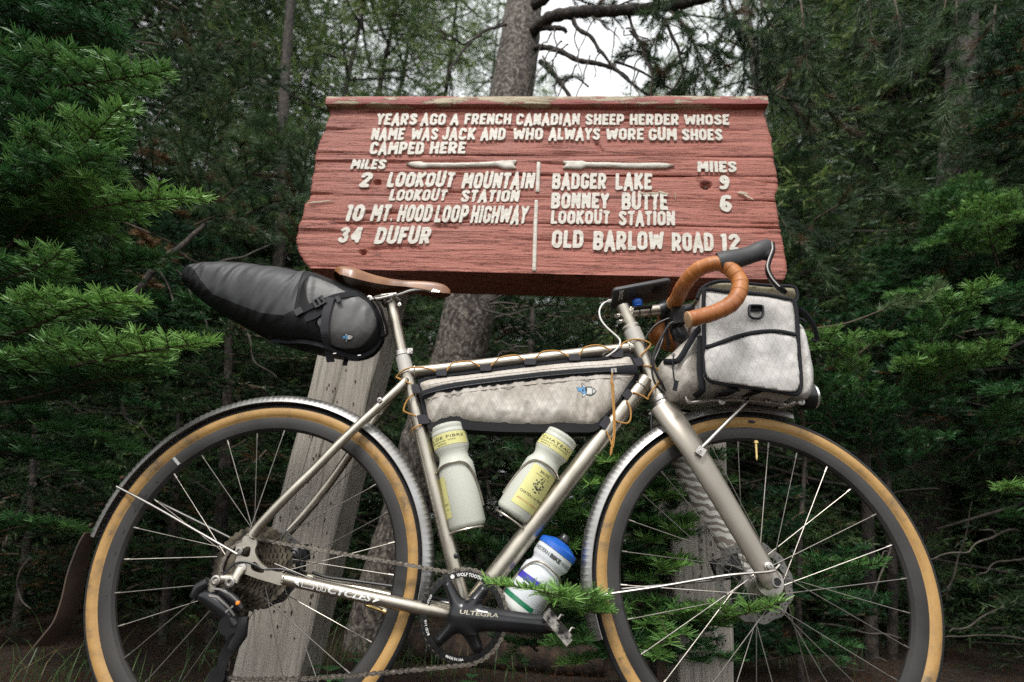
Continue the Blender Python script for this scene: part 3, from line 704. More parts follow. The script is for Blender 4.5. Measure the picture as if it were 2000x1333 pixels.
# ---------------- posts: squared timbers behind the board, silvered and nail-pocked
def timber(px_tl, px_tr, px_bl, px_br, wf, thick, seed, ytop_extra=0.25, ybot_extra=0.8):
    tl, tr, bl, br = (S(*p, wf) for p in (px_tl, px_tr, px_bl, px_br))
    def ext(a, b, k): d = (a - b).normalized(); return a + d * k
    TL, TR = ext(tl, bl, ytop_extra), ext(tr, br, ytop_extra); BL, BR = ext(bl, tl, ybot_extra), ext(br, tr, ybot_extra)
    nx, ny = 36, 170; V = []; F = []
    for j in range(ny + 1):
        v = j / ny; a = TL + (BL - TL) * v; b = TR + (BR - TR) * v
        for i in range(nx + 1):
            s = i / nx; p = a + (b - a) * s
            z = 0.0016 * mnoise.noise(Vector((s * 16 + seed, v * 2.2, 0))) + 0.0014 * mnoise.noise(Vector((s * 40, v * 5, seed)))
            split = s - 0.47 - 0.05 * mnoise.noise(Vector((v * 3, seed, 0))) - 0.03 * (v - .5)
            z -= 0.012 * math.exp(-(split / 0.007) ** 2) * (0.35 + 0.65 * max(0, mnoise.noise(Vector((v * 5, seed, 3))) + .5))
            e = min(s, 1 - s); z -= 0.010 * math.exp(-e / 0.03)
            off = 0.004 * mnoise.noise(Vector((v * 12, seed + i, 5))) if i in (0, nx) else 0
            V.append((p.x + off, p.y, wf + z))
    W = nx + 1
    for j in range(ny):
        for i in range(nx): a = j * W + i; F.append((a, a + W, a + W + 1, a + 1))
    n0 = len(V); idx = list(range(W)) + [j * W + nx for j in range(1, ny + 1)] + [ny * W + i for i in range(nx - 1, -1, -1)] + [j * W for j in range(ny - 1, 0, -1)]
    for k in idx: V.append((V[k][0], V[k][1], wf - thick))
    m = len(idx)
    for k in range(m): k2 = (k + 1) % m; F.append((idx[k2], idx[k], n0 + k, n0 + k2))
    F.append(tuple(n0 + k for k in range(m)))
    post = mesh_obj('post', V, F, MAT['post'], sign, smooth=50)
    # old nail holes: short dark slots sunk into the face
    rnd = random.Random(seed); mb = MB(); A, B = tl, bl
    for k in range(70):
        v = rnd.uniform(-0.05, 1.0); s = rnd.uniform(0.08, 0.92); a = tl + (bl - tl) * v; b = tr + (br - tr) * v; p = a + (b - a) * s
        h = rnd.uniform(0.0022, 0.0062); w2 = rnd.uniform(0.0009, 0.0018)
        mb.lathe((p.x, p.y, wf - 0.0065), (0, 0, 1), [(0, w2 * .8), (0.0095, w2), (0.0097, 0)], 7, mod=None)
        n = 15
        for q in range(len(mb.V) - 21, len(mb.V)):
            x, y, z = mb.V[q]; mb.V[q] = (x, p.y + (y - p.y) * h / w2, z)
    mb.build('nail_marks', MAT['iron'], sign, kind='stuff')
    return post
WF = -DEPTH - 0.004
timber((619, 693), (742, 676), (463, 1270), (598, 1264), WF, 0.15, 3)
timber((1300, 880), (1420, 862), (1324, 1300), (1435, 1300), WF, 0.15, 8)
# ================================================================== THE BICYCLE
P = BK.P
bike = Thing('bicycle', 'bare titanium touring bicycle with tan-wall tyres and metal mudguards leaning on the sign', 'bicycle', BK, (REAR.x, REAR.y - 0.345, 0))
def tube_part(name, pts, r, mat='ti', n=20, thing=None, parent=None, **k):
    mb = MB(); mb.tube(pts, r, n, **k); return mb.build(name, MAT[mat], thing or bike, parent)
def lerp(a, b, t): return a + (b - a) * t
ZW = (0, 0, 1)

# ---- wheels
def ring_mesh(mb, c, prof, n=120, a0=0, a1=2 * PI, mod=None, cp=True):
    """prof (w, r) revolved about the wheel axis"""
    mb.lathe(c, (0, 0, 1), prof, n, cap=False, a0=a0, a1=a1, ref=(1, 0, 0), closed_prof=cp, mod=mod); return mb
def wheel(c, name_seed, drive):
    w = bpy.data.objects.new('wheel', None); COL.objects.link(w); w.parent = bike.o; w.empty_display_size = 0.05
    B = Vector(bike.base)
    def part(mb, name, mat, smooth=True): return mb.build(name, MAT[mat] if isinstance(mat, str) else mat, bike, w, smooth)
    # tyre: tan sidewalls and a black tread band, a bulged casing
    casing = []
    R0, rt = 0.3195, 0.0168
    cy = R0 + 0.0095
    prof_side = []
    for k in range(0, 7):                        # near side from the bead outwards
        a = math.radians(-48 + k * 13); prof_side.append((rt * math.cos(a), cy + rt * math.sin(a)))
    near = [(0.0105, 0.3135)] + prof_side
    mb = MB(); mb.cur = 0
    full = near + [(prof_side[-1][0] - 0.001, prof_side[-1][1] + 0.0)]
    ring_mesh(mb, c, near, 140, cp=False)
    ring_mesh(mb, c, [(-a, b) for a, b in reversed(near)], 140, cp=False)
    part(mb, 'sidewall', 'tan')
    tr = []
    wa, ra = prof_side[-1]
    for k in range(9):
        t = k / 8; a = math.radians(30 + 120 * t)
        bul = 0.0012
        tr.append(((rt + bul) * math.cos(a), cy + (rt + bul) * math.sin(a)))
    tr += [(-wa + 0.002, ra - 0.002), (wa - 0.002, ra - 0.002)]
    mb = MB()
    def tread(t, r, a):
        if r > ra + 0.001: r += 0.0009 * (1 if math.sin(a * 420 + t * 300) > 0 else -0.2) * (1 if abs(t) > 0.004 else 0.2)
        return t, r
    ring_mesh(mb, c, tr, 420, mod=tread); part(mb, 'tyre', 'rubber', 30)
    # rim with a bevelled inner face
    mb = MB(); ring_mesh(mb, c, [(0.0118, 0.3155), (0.0122, 0.3120), (0.0122, 0.3020), (0.0095, 0.2915), (0.0030, 0.2868), (-0.0030, 0.2868), (-0.0095, 0.2915), (-0.0122, 0.3020), (-0.0122, 0.3120), (-0.0118, 0.3155)], 140)
    part(mb, 'rim', 'rim', 24)
    # hub
    mb = MB(); mb.lathe(c + Vector((0, 0, -0.05)), ZW, [(0, .009), (.012, .012), (.013, .027), (.016, .029), (.019, .027), (.022, .015), (.05, .013), (.078, .015), (.081, .024), (.084, .029), (.087, .027), (.088, .012), (.102, .010)], 28)
    part(mb, 'hub', 'alu')
    # spokes, crossed
    ns = 28
    for i in range(ns):
        side = 1 if i % 2 == 0 else -1
        ar = 2 * PI * (i + 0.35) / ns + name_seed
        pair = (i // 2) % 2
        ah = ar + (1 if pair else -1) * math.radians(62)
        hub = c + Vector((0.0262 * math.cos(ah), 0.0262 * math.sin(ah), side * 0.033 + (0.003 if side > 0 else -0.003) * (1 if pair else -1)))
        end = c + Vector((0.2885 * math.cos(ar), 0.2885 * math.sin(ar), side * 0.003))
        mb = MB(); mb.tube([hub, end], 0.00100, 6, caps=False)
        q = end + (hub - end).normalized() * 0.014
        mb.tube([end, q], 0.0021, 6); part(mb, 'spoke', 'spoke')
    return w
w_rear = wheel(REAR, 0.10, True); w_front = wheel(FRONT, -0.05, False)
# rim lettering on the rear wheel and its pale sticker
mb = MB()
for ch, deg in (('N', 191.5), ('U', 183.5), ('O', 175.5), ('C', 167.0), ('O', 158.5), ('C', 152), ('L', 145)):
    a = math.radians(deg)
    rad = Vector((math.cos(a), math.sin(a), 0)); tan_ = Vector((-math.sin(a), math.cos(a), 0))
    o = REAR + rad * 0.2995
    print_text(mb, ch, lambda s, t: o + (-tan_) * (s - 0.004) + rad * (t - 0.002) + Vector((0, 0, 0.0119 if t > 0 else 0.0114)), size=0.013)
mb.build('rim_lettering', MAT['ring_black'], bike, w_rear, smooth=False)
mb = MB(); a = math.radians(134.5); mb.box(REAR + Vector((0.303 * math.cos(a), 0.303 * math.sin(a), 0.0124)), ((math.cos(a), math.sin(a), .15), (-math.sin(a), math.cos(a), 0), (0, 0, 1)), (0.010, 0.003, 0.0006)); mb.build('rim_sticker', MAT['off_white'], bike, w_rear)
# valves
def valve(c, px, par):
    p = P(*px, 0); d = (c - p).normalized(); d.z = 0; q = c - d * 0.2885
    mb = MB(); mb.tube([q, q + d * 0.006, q + d * 0.0065, q + d * 0.032, q + d * 0.033, q + d * 0.043], [0.0065, 0.0065, 0.0032, 0.0032, 0.0036, 0.0018], 12); mb.build('valve', MAT['brass'], bike, par)
valve(FRONT, (1476, 862), w_front); valve(REAR, (765, 1200), w_rear)
# brake discs on the far side
for c, par in ((REAR, w_rear), (FRONT, w_front)):
    mb = MB(); ring_mesh(mb, c, [(-0.044, 0.080), (-0.044, 0.064), (-0.0458, 0.064), (-0.0458, 0.080)], 64, mod=lambda t, r, a: (t, r + 0.0022 * math.sin(a * 12)))
    for k in range(6):
        a = k * PI / 3; b = a + 0.5
        mb.tube([c + Vector((0.02 * math.cos(a), 0.02 * math.sin(a), -0.045)), c + Vector((0.067 * math.cos(b), 0.067 * math.sin(b), -0.045))], 0.003, 6)
    mb.build('brake_disc', MAT.setdefault('disc', noisy('dull_disc_steel', (0.13, 0.125, 0.115), (0.22, 0.21, 0.19), 40, 0.45, 0.9)), bike, par)
    mb = MB()
    for k in range(48):
        a = 2 * PI * k / 48; r = 0.072 + 0.0035 * (k % 3 - 1)
        mb.lathe(c + Vector((r * math.cos(a), r * math.sin(a), -0.0442)), ZW, [(0, .0017), (.0009, .0017)], 6)
    mb.build('disc_drilling', MAT['black'], bike, par, kind='stuff')

# ---- mudguards: pressed aluminium with two rows of square dimples
def ang_of(c, px, w=0.0):
    p = P(*px, w) - c; return math.atan2(p.y, p.x)
def mudguard(c, a0, a1, n, dimple=True):
    half = 0.0240; prof = []
    for k in range(13):
        t = -1 + k / 6; prof.append((t * half, 0.3680 - 0.019 * abs(t) ** 3.2))
    inner = [(t, r - 0.0014) for t, r in reversed(prof)]
    def mod(t, r, a):
        if dimple:
            for row in (-0.0115, 0.0115):
                if abs(t - row) < 0.0052:
                    f = (a * 0.366 / 0.0125) % 1
                    if 0.22 < f < 0.80: r -= 0.0011
            if abs(t) < 0.001: r += 0.0006
        return t, r
    mb = MB(); ring_mesh(mb, c, prof + inner, n, a0, a1, mod=mod)
    m = len(prof) * 2; base = 0; nn = n + 1
    mb.F.append(tuple(range(m))); mb.F.append(tuple(reversed([(nn - 1) * m + k for k in range(m)]))); mb.M += [0, 0]
    # rolled bead along both edges
    for s in (-1, 1):
        mb.tube([c + Vector((0.3488 * math.cos(a0 + (a1 - a0) * i / 60), 0.3488 * math.sin(a0 + (a1 - a0) * i / 60), s * half)) for i in range(61)], 0.0014, 6)
    return mb.build('mudguard', MAT['fender'], bike, smooth=24)
m_, nt_, b_ = new_mat('dulled_hammered_aluminium'); setc(b_, (0.5, 0.5, 0.5), 0.36, 0.9)
v_ = coords(nt_); nn_ = N(nt_, 'ShaderNodeTexNoise', scale=13, detail=7); nt_.links.new(v_, nn_.inputs[0])
nt_.links.new(ramp(nt_, nn_.outputs[0], [(0.35, (0.40, 0.395, 0.385)), (0.62, (0.34, 0.33, 0.315)), (0.8, (0.22, 0.20, 0.175))]), b_.inputs['Base Color'])
nt_.links.new(ramp(nt_, nn_.outputs[0], [(0.35, (0.30,) * 3), (0.75, (0.55,) * 3)]), b_.inputs['Roughness']); MAT['fender'] = m_
RA0 = ang_of(REAR, (835, 1176)); RA1 = ang_of(REAR, (183, 1048)); RA1 = RA1 if RA1 > RA0 else RA1 + 2 * PI
mudguard(REAR, RA0, RA1, 700)
FA0 = ang_of(FRONT, (1545, 800)); FA1 = ang_of(FRONT, (1178, 1245)); FA1 = FA1 if FA1 > FA0 else FA1 + 2 * PI
FM0 = ang_of(FRONT, (1300, 838)); FM1 = ang_of(FRONT, (1330, 815))
mudguard(FRONT, FM0, FA1, 420); mudguard(FRONT, FA0, FM1, 200, dimple=False)
# leather mudflap behind the rear wheel
fl = [P(178, 1040, 0), P(168, 1060, -.002), P(158, 1090, -.004), P(150, 1120, -.004), P(141, 1165, -.003), P(126, 1210, 0), P(104, 1240, 0.004), P(86, 1262, .006)]
fl = smooth_loop(fl, 4, closed=False)
mb = MB(); mb.ribbon(fl, ZW, [0.034 + 0.022 * min(1, i / 14) for i in range(len(fl))], 0.003); MAT['flap'] = leather('dark_leather_flap', (0.035, 0.018, 0.010), (0.060, 0.030, 0.017), (0.015, 0.008, 0.005), 0.7)
mb.build('mudflap', MAT['flap'], bike)
mb = MB(); mb.lathe(P(180, 1028, 0.0), (-1, .3, 0), [(0, .006), (.004, .006), (.006, 0)], 10); mb.lathe(P(241, 936, 0.0) , (-1, .8, 0), [(0, .006), (.006, .006), (.008, 0)], 10); mb.build('rivet', MAT['iron'], bike)

# ---- frame
BBc = P(905, 1203, 0.045); BB = Vector((BBc.x, BBc.y, 0))
ST_top = P(786, 694, 0); st_dir = (ST_top - BB).normalized()
HT0, HT1 = P(1232, 640, 0), P(1289, 777, 0)
frame = MB()
def t2(name, pts, r, mat='ti', n=24, **k): return tube_part(name, pts, r, mat, n, **k)
t2('seat_tube', [BB, ST_top], 0.0158)
t2('seat_lug', [lerp(ST_top, BB, 0.005), lerp(ST_top, BB, 0.085)], 0.0172, 'pale_paint')
t2('top_tube', [P(797, 729, 0), P(1245, 679, 0)], 0.0142)
t2('down_tube', [P(1262, 742, 0), BB], 0.0207)
t2('head_tube', [HT0, lerp(HT0, HT1, .30), lerp(HT0, HT1, .96), HT1], [0.0208, 0.0198, 0.0198, 0.0215])
t2('headset_cup', [lerp(HT0, HT1, -0.02), lerp(HT0, HT1, 0.24)], [0.0205, 0.0212], 'pale_paint')
hd = (HT1 - HT0).normalized()
mb = MB(); mb.lathe(HT1 - hd * .004, hd, [(0, .0215), (.004, .0238), (.012, .0242), (.014, .0225), (.018, .0242), (.024, .0250), (.030, .0235)], 28); mb.build('lower_headset', MAT['alu'], bike)
mb = MB(); mb.tube([BB + Vector((0, 0, -.036)), BB + Vector((0, 0, .036))], 0.0215, 28); mb.build('bottom_bracket_shell', MAT['ti'], bike)
# stays
SSn = smooth_loop([P(792, 742, .012), P(777, 760, .022), P(680, 850, .045), P(612, 919, .058), P(560, 970, .066), P(508, 1026, .069), P(490, 1051, .069)], 5, False)
t2('seat_stay', SSn, [0.0098] * len(SSn))
SSf = smooth_loop([P(785, 752, -.012), P(736, 815, -.028), P(686, 884, -.050), P(650, 935, -.06), P(612, 984, -.066), P(576, 1026, -.067), P(530, 1078, -.067)], 5, False)
t2('seat_stay', SSf, 0.0098)
t2('stay_bridge', [P(742, 806, .024), P(742, 806, -.024)], 0.006)
CSn = [P(553, 1131, .066), P(640, 1150, .060), P(740, 1171, .050), P(830, 1190, .040), P(890, 1201, .026)]
t2('chain_stay', CSn, [0.0105, 0.0118, 0.0122, 0.0125, 0.0130])
t2('chain_stay', [Vector((p.x, p.y, -p.z)) for p in CSn], [0.0105, 0.0118, 0.0122, 0.0125, 0.0130])
# rear dropouts: cut plates
dro_o = [(478, 1048), (497, 1046), (503, 1062), (499, 1076), (505, 1092), (519, 1107), (536, 1116), (556, 1121), (553, 1143), (530, 1138), (505, 1131), (484, 1123), (474, 1120), (464, 1112), (461, 1100), (463, 1090), (468, 1082), (462, 1071), (466, 1062), (474, 1060)]
dro_h1 = [(484, 1068), (491, 1070), (490, 1080), (487, 1088), (478, 1088), (471, 1084), (476, 1074)]
dro_h2 = [(493, 1100), (500, 1098), (508, 1106), (517, 1115), (513, 1120), (496, 1115), (491, 1108)]
for s in (1, -1):
    Z = 0.068; mb = MB()
    pl = [[(q.x, q.y) for q in smooth_loop([P(x, y, Z) for x, y in L], 3)] for L in (dro_o, dro_h1, dro_h2)]
    slab(mb, pl, 0.0022, (Z + .0035) if s > 0 else (-Z + .0035), (Z - .0035) if s > 0 else (-Z - .0035)); mb.build('dropout', MAT['ti'], bike, smooth=30)
mb = MB(); mb.lathe(P(474, 1110, .066), ZW, [(0, .010), (.008, .010), (.009, .004), (.007, .0035), (.007, 0)], 16); mb.build('axle_bolt', MAT['alu'], bike)
mb = MB(); p = P(468, 1076, .073); mb.lathe(p - Vector((0, 0, .004)), ZW, [(0, .0075), (.008, .0075), (.0085, .0035), (.005, .003), (.005, 0)], 16); mb.build('eyelet_bolt', MAT['steel'], bike)
mb = MB(); p = P(742, 782, .0415); mb.lathe(p, ZW, [(-.006, .0055), (.004, .0055), (.0045, .0025), (.001, .002), (.001, 0)], 14); mb.build('boss_bolt', MAT['steel'], bike)
mb = MB(); p = P(891, 1086, .016); mb.lathe(p - Vector((0, 0, .003)), ZW, [(0, .0055), (.003, .005), (.004, .003), (.004, 0)], 14); mb.build('boss_bolt', MAT['black'], bike)
# chainstay decal
mb = MB()
ca, cb = P(575, 1137, .070), P(740, 1177, .062); cdir = (cb - ca); clen = cdir.length; cdir.normalize(); cup = Vector((0, 0, 1)).cross(cdir).normalized()
def on_cs(s, t):
    q = ca + cdir * s; th = t / 0.0122
    xs_ = [c_.x for c_ in CSn]; base_ = Vector((q.x, float(np.interp(q.x, xs_, [c_.y for c_ in CSn])), float(np.interp(q.x, xs_, [c_.z for c_ in CSn]))))
    return base_ + cup * (0.0134 * math.sin(th)) + Vector((0, 0, 0.0134 * math.cos(th)))
s0 = (P(642, 1150, .065) - ca).dot(cdir); s1 = (P(727, 1171, .062) - ca).dot(cdir)
print_text(mb, 'CYCLES', lambda s, t: on_cs(s0 + s, t - .0055), size=0.014, width=s1 - s0, height=0.0115, bold=0.035, shear=0.2)
def flat(pts): 
    n0 = len(mb.V); mb.V += [tuple(on_cs(a, b)) for a, b in pts]; mb.F.append(tuple(range(n0, n0 + len(pts)))); mb.M.append(0)
e = .0012
flat([(s1 + .003, -.006), (s1 + .016, .0), (s1 + .003, .006)]); flat([(.001, 0), (.014, -.0055), (.011, 0), (.014, .0055)])
for a0_, a1_ in ((.018, .042), (.048, .056), (.058, .066)):
    for q in (((a0_, -.0055), (a1_, -.0055), (a1_, -.0055 + e), (a0_, -.0055 + e)), ((a0_, .0055 - e), (a1_, .0055 - e), (a1_, .0055), (a0_, .0055)), ((a0_, -.0043), (a0_ + e, -.0043), (a0_ + e, .0043), (a0_, .0043)), ((a1_ - e, -.0043), (a1_, -.0043), (a1_, .0043), (a1_ - e, .0043))): flat(q)
mb.build('frame_decal', MAT['white_print'], bike, smooth=False)

# ---- seat post, clamp, saddle
t2('seat_post', [lerp(ST_top, BB, .02), P(764, 592, 0)], 0.0136)
mb = MB(); mb.lathe(ST_top - st_dir * .004, st_dir, [(0, .0176), (.001, .0186), (.012, .0186), (.013, .0172)], 28); p = P(802, 688, 0.004)
mb.box(p, ((1, 0, 0), (0, 1, 0), (0, 0, 1)), (.006, .0065, .009)); mb.lathe(p + Vector((.001, 0, .009)), ZW, [(0, .0042), (.003, .0042), (.003, .0022), (.001, .002), (.001, 0)], 12); mb.build('seat_clamp', MAT['alu'], bike)
# saddle clamp head
mb = MB(); hc = P(760, 590, 0)
mb.lathe(hc + Vector((0, -.008, 0)), st_dir, [(0, .0136), (.006, .016), (.012, .0165), (.016, .012)], 20)
mb.tube([P(738, 585, 0), P(772, 583, 0), P(784, 590, 0)], [0.006, 0.0085, 0.005], 10, ell=(1.6, 1.0), up=ZW)
for z in (-.022, .022):
    mb.tube([P(745, 579, z) , P(775, 576, z)], .0055, 8)
mb.tube([P(757, 579, -.028), P(757, 579, .028)], .0055, 10)
mb.lathe(P(781, 597, .008), ZW, [(0, .0045), (.006, .0045), (.0065, .002), (.004, .0018), (.004, 0)], 12); mb.build('saddle_clamp', MAT['alu'], bike)
mb = MB(); mb.lathe(P(723, 586, .024), ZW, [(0, .0068), (.010, .0072), (.011, .003), (.008, .0028), (.008, 0)], 16)
mb.tube([P(723, 586, .03), P(742, 584, .028), P(768, 578, .026)], .0042, 8); mb.build('bag_bracket', MAT['steel'], bike)
for z in (1, -1):
    pts = smooth_loop([P(702, 575, z * .020), P(713, 585, z * .022), P(740, 579, z * .022), P(770, 578, z * .022), P(785, 574, z * .021), P(803, 568, z * .018), P(826, 566, z * .013), P(848, 572, z * .009)], 4, False)
    tube_part('saddle_rail', pts, .0033, 'steel', 8)
# saddle shell: lofted sections (px of centreline top, half width, drop of the skirt)
sec = [(660, 548, .030, .003), (668, 539, .052, .012), (682, 538, .064, .030), (705, 542, .066, .034), (735, 549, .048, .026), (765, 552, .030, .0205), (795, 553.5, .022, .0180), (825, 553.5, .0185, .022), (850, 555, .0165, .027), (868, 559, .0135, .024), (877, 565, .008, .013), (880, 569, .003, .006)]
pts = []
top = smooth_loop([P(a, b, 0) for a, b, _, _ in sec], 4, False)
hw = [c for *_, c, _ in sec]; dr = [d for *_, d in sec]
mb = MB(); V = []; F = []; K = 22; n = len(top)
for i, p in enumerate(top):
    t = i / 4; a = int(min(t, len(sec) - 1)); b = min(a + 1, len(sec) - 1); f = t - a
    w = hw[a] + (hw[b] - hw[a]) * f; d = dr[a] + (dr[b] - dr[a]) * f
    for k in range(K):
        if k <= 14:
            s = -1 + 2 * k / 14; z = w * math.sin(s * PI / 2 * 1.0); y = -d * (abs(s) ** 5.5) - 0.0025 * abs(s) ** 2
        else:
            s = 1 - 2 * (k - 14) / 8; z = w * 0.90 * math.sin(s * PI / 2); y = -d * 0.93 * (abs(s) ** 6) - 0.0055 - 0.002 * abs(s)
        V.append((p.x, p.y + y, z))
for i in range(n - 1):
    for k in range(K): k2 = (k + 1) % K; F.append((i * K + k, (i + 1) * K + k, (i + 1) * K + k2, i * K + k2))
F.append(tuple(range(K))); F.append(tuple(reversed([(n - 1) * K + k for k in range(K)])))
mb.add(V, F); saddle = mb.build('saddle', MAT['saddle'], bike, smooth=60)
mb = MB()
def sad(px0, px1, w, off):
    a, b = P(*px0, w), P(*px1, w); d = (b - a).normalized(); u = Vector((0, 0, 1)).cross(d); return lambda s, t: a + d * s + u * t + Vector((0, 0, off - .25 * t))
a, b = P(843, 569, .021), P(862, 569, .021)
print_text(mb, 'Flite', sad((842, 570), (862, 571.5), .0205, 0), size=0.012, width=.021, height=.0085, shear=.3, bold=.02)
mb.build('saddle_lettering', MAT['gold_print'], bike, saddle, smooth=False)

# ---- fork, stem, handlebar
def blade(pts, r, mat):
    mb = MB(); mb.tube(pts, r, 24, ell=(0.72, 1.12), up=ZW); return mb.build('fork_blade', MAT[mat], bike)
crown0 = HT1 + hd * .022
nb = smooth_loop([P(1296, 796, .012), P(1318, 828, .034), P(1349, 872, .050), P(1388, 935, .058), P(1434, 1012, .060), P(1484, 1098, .060), P(1513, 1146, .060)], 4, False)
mb = MB(); nbr = [lerp(.0305, .0205, min(1, i / (len(nb) - 4))) for i in range(len(nb))]; nbr[-1] = .0160
mb.tube(nb, nbr, 26, ell=(0.55, 1.0), up=ZW); nblade = mb.build('fork_blade', MAT['ti_paint'], bike, smooth=60)
fb = [Vector((p.x, p.y, -p.z)) for p in nb]
mb = MB(); mb.tube(fb, nbr, 26, ell=(0.55, 1.0), up=ZW); mb.build('fork_blade', MAT['zebra'], bike, smooth=60, label='far fork blade with pale zebra stripes on its inner face')
mb = MB(); mb.tube([crown0, crown0 + hd * .020, P(1307, 822, 0)], [.0235, .030, .024], 24, ell=(1.2, 1)); mb.build('fork_crown', MAT['ti_paint'], bike)
mb = MB(); q = P(1517, 1137, .070)
mb.lathe(q, ZW, [(0.0, .0095), (.0028, .0092), (.0028, .0076), (.001, .0074)], 20, cap=False); mb.build('axle_ring', MAT['alu'], bike)
mb = MB(); mb.lathe(q, ZW, [(0.0, .0075), (.0012, .0074), (.0012, 0)], 16); mb.build('axle_end', MAT['black'], bike)
mb = MB(); mb.tube([FRONT + Vector((0, 0, -.062)), FRONT + Vector((0, 0, .062))], .011, 16); mb.build('front_axle', MAT['black'], bike)
# stays of the mudguards
mb = MB()
q = P(1502, 1107, .076); mb.lathe(q - Vector((0, 0, .006)), ZW, [(0, .0085), (.006, .0085), (.007, .006), (.013, .006), (.0135, .0028), (.010, .0025), (.010, 0)], 16); mb.build('eyelet_bolt', MAT['alu'], bike)
st = smooth_loop([P(1514, 1114.5, .084), P(1495, 1118, .084), P(1430, 1123, .080), P(1375, 1131, .066), P(1300, 1144, .046), P(1200, 1159, .030), P(1140, 1167, .024)], 5, False)
st += [P(1136, 1164, .012), P(1138, 1160, -.012)]
tube_part('mudguard_stay', st, .0025, 'steel', 8)
tube_part('mudguard_stay', [P(1140, 1160, -.024), P(1212, 1151, -.026), P(1330, 1140, -.05), P(1450, 1128, -.075)], .0025, 'steel', 8)
mb = MB(); mb.lathe(P(1136, 1152, 0.0), (-1, -.1, 0), [(-.002, .006), (.004, .006), (.007, .003), (.007, 0)], 12); mb.build('stay_bolt', MAT['iron'], bike)
rs = [P(228, 951, .024), P(300, 989, .040), P(380, 1035, .060), P(464, 1083, .076)]
tube_part('mudguard_stay', smooth_loop(rs, 4, False), .0026, 'steel', 8)
tube_part('mudguard_stay', [P(292, 973, -.024), P(372, 1012, -.045), P(452, 1052, -.072)], .0026, 'steel', 8)
# stem
s0_, s1_ = P(1216, 599, 0), P(1232, 636, 0)
t2('steerer_clamp', [s0_, s1_], 0.0162)
mb = MB(); mb.lathe(s0_ , (s0_ - s1_), [(-.001, .0163), (.002, .015), (.003, .008), (.003, 0)], 20); mb.build('top_cap', MAT['alu'], bike)
t2('stem', [P(1224, 612, 0), P(1294, 605, 0)], 0.0142, 'ti')
mb = MB(); mb.tube([P(1287, 606, 0), P(1302, 603, 0), P(1310, 604, 0)], [.016, .0195, .017], 14, ell=(1.0, 1.15)); mb.build('stem_faceplate', MAT['black'], bike)
mb = MB()
for y in (617, 629):
    mb.tube([P(1203 + (y - 617) * .4, y, -.010), P(1203 + (y - 617) * .4, y, .012)], .0045, 10)
    mb.tube([P(1203 + (y - 617) * .4, y, 0), P(1216, y - 1, 0)], .0045, 8)
mb.build('stem_bolt', MAT['alu'], bike)
# handlebar: bare clamp section, taped bars
barN = [P(1312, 600, .016), P(1316, 592, .035), P(1323, 583, .075), P(1334, 560, .135), P(1358, 531, .175), P(1385, 518, .195), P(1408, 516, .203), P(1430, 529, .207), P(1445, 551, .210), P(1441, 577, .212), P(1424, 597, .214), P(1395, 611, .215), P(1365, 620, .216), P(1343, 625, .217)]
def mirror_bar(p): return Vector((p.x - .004, p.y - .006, -p.z))
def tape(pts, parent=None):
    L = smooth_loop(pts, 22, False); d = 0; rad = []; prev = L[0]
    for i, p in enumerate(L):
        d += (p - prev).length; prev = p; f = (d / 0.0205) % 1
        rad.append(0.0160 + 0.0009 * f + (0.0 if f < 0.93 else -0.0009 * (f - .93) / .07) + 0.0007 * mnoise.noise(p * 60))
    mb = MB(); mb.tube(L, rad, 22, up=(0.3, 0.2, 1)); return L, mb
L, mb = tape(barN[1:]); bar = mb.build('bar_tape', MAT['tape'], bike, smooth=50)
e1, e0 = L[-1], L[-4]; d = (e1 - e0).normalized()
mb = MB(); mb.lathe(e1 - d * .002, d, [(0, .0168), (.002, .0165), (.0035, .0135), (.0038, 0)], 22); mb.build('bar_plug', MAT['plug'], bike)
e1 = L[0]; d = (L[0] - L[3]).normalized()
mb = MB(); mb.lathe(e1 + d * .006, -d, [(0, .0140), (.001, .0168), (.012, .0172), (.0125, .0155)], 22); mb.build('tape_finish', MAT['plug'], bike)
L2, mb = tape([mirror_bar(p) for p in barN[1:]]); mb.build('bar_tape', MAT['tape'], bike, smooth=50)
tube_part('handlebar', [mirror_bar(barN[1]), mirror_bar(barN[0]), barN[0], barN[1]], .0135, 'black', 14)
# brake levers with rubber hoods
def lever(sgn):
    def Q(x, y, w):
        p = P(x, y, w); return p if sgn > 0 else mirror_bar(p)
    pts = [Q(1404, 514, .203), Q(1420, 510, .206), Q(1445, 504, .209), Q(1468, 497, .211), Q(1486, 489, .213), Q(1493, 478, .214), Q(1492, 471, .214)]
    rr = [.0205, .021, .0185, .0175, .0195, .0155, .008]
    Lp = smooth_loop(pts, 4, False); rl = [float(np.interp(i / 4, range(len(rr)), rr)) for i in range(len(Lp))]
    mb = MB(); mb.tube(Lp, rl, 20, ell=(0.85, 1.1), up=ZW)
    mb.tube([Q(1478, 493, .212), Q(1494, 494, .214), Q(1505, 487, .214)], [.014, .0155, .010], 16, ell=(.85, 1.2), up=ZW)
    h = mb.build('brake_hood', MAT['hood'], bike, smooth=60)
    bl = smooth_loop([Q(1507, 477, .214), Q(1509, 490, .216), Q(1502, 510, .219), Q(1499, 526, .221), Q(1506, 544, .222), Q(1519, 560, .222), Q(1535, 574, .222)], 4, False)
    mb = MB(); mb.tube(bl, [.0060] * (len(bl) - 3) + [.0062, .0058, .004], 10, ell=(1.5, .8), up=ZW); mb.build('brake_lever', MAT['crank'], bike)
    if sgn > 0:
        mb = MB(); mb.ribbon([q + Vector((-.004, 0, .0086)) for q in bl[:-3]], (1, .4, 0), .0026, .0012); mb.build('lever_edge', MAT['steel'], bike)
lever(1); lever(-1)
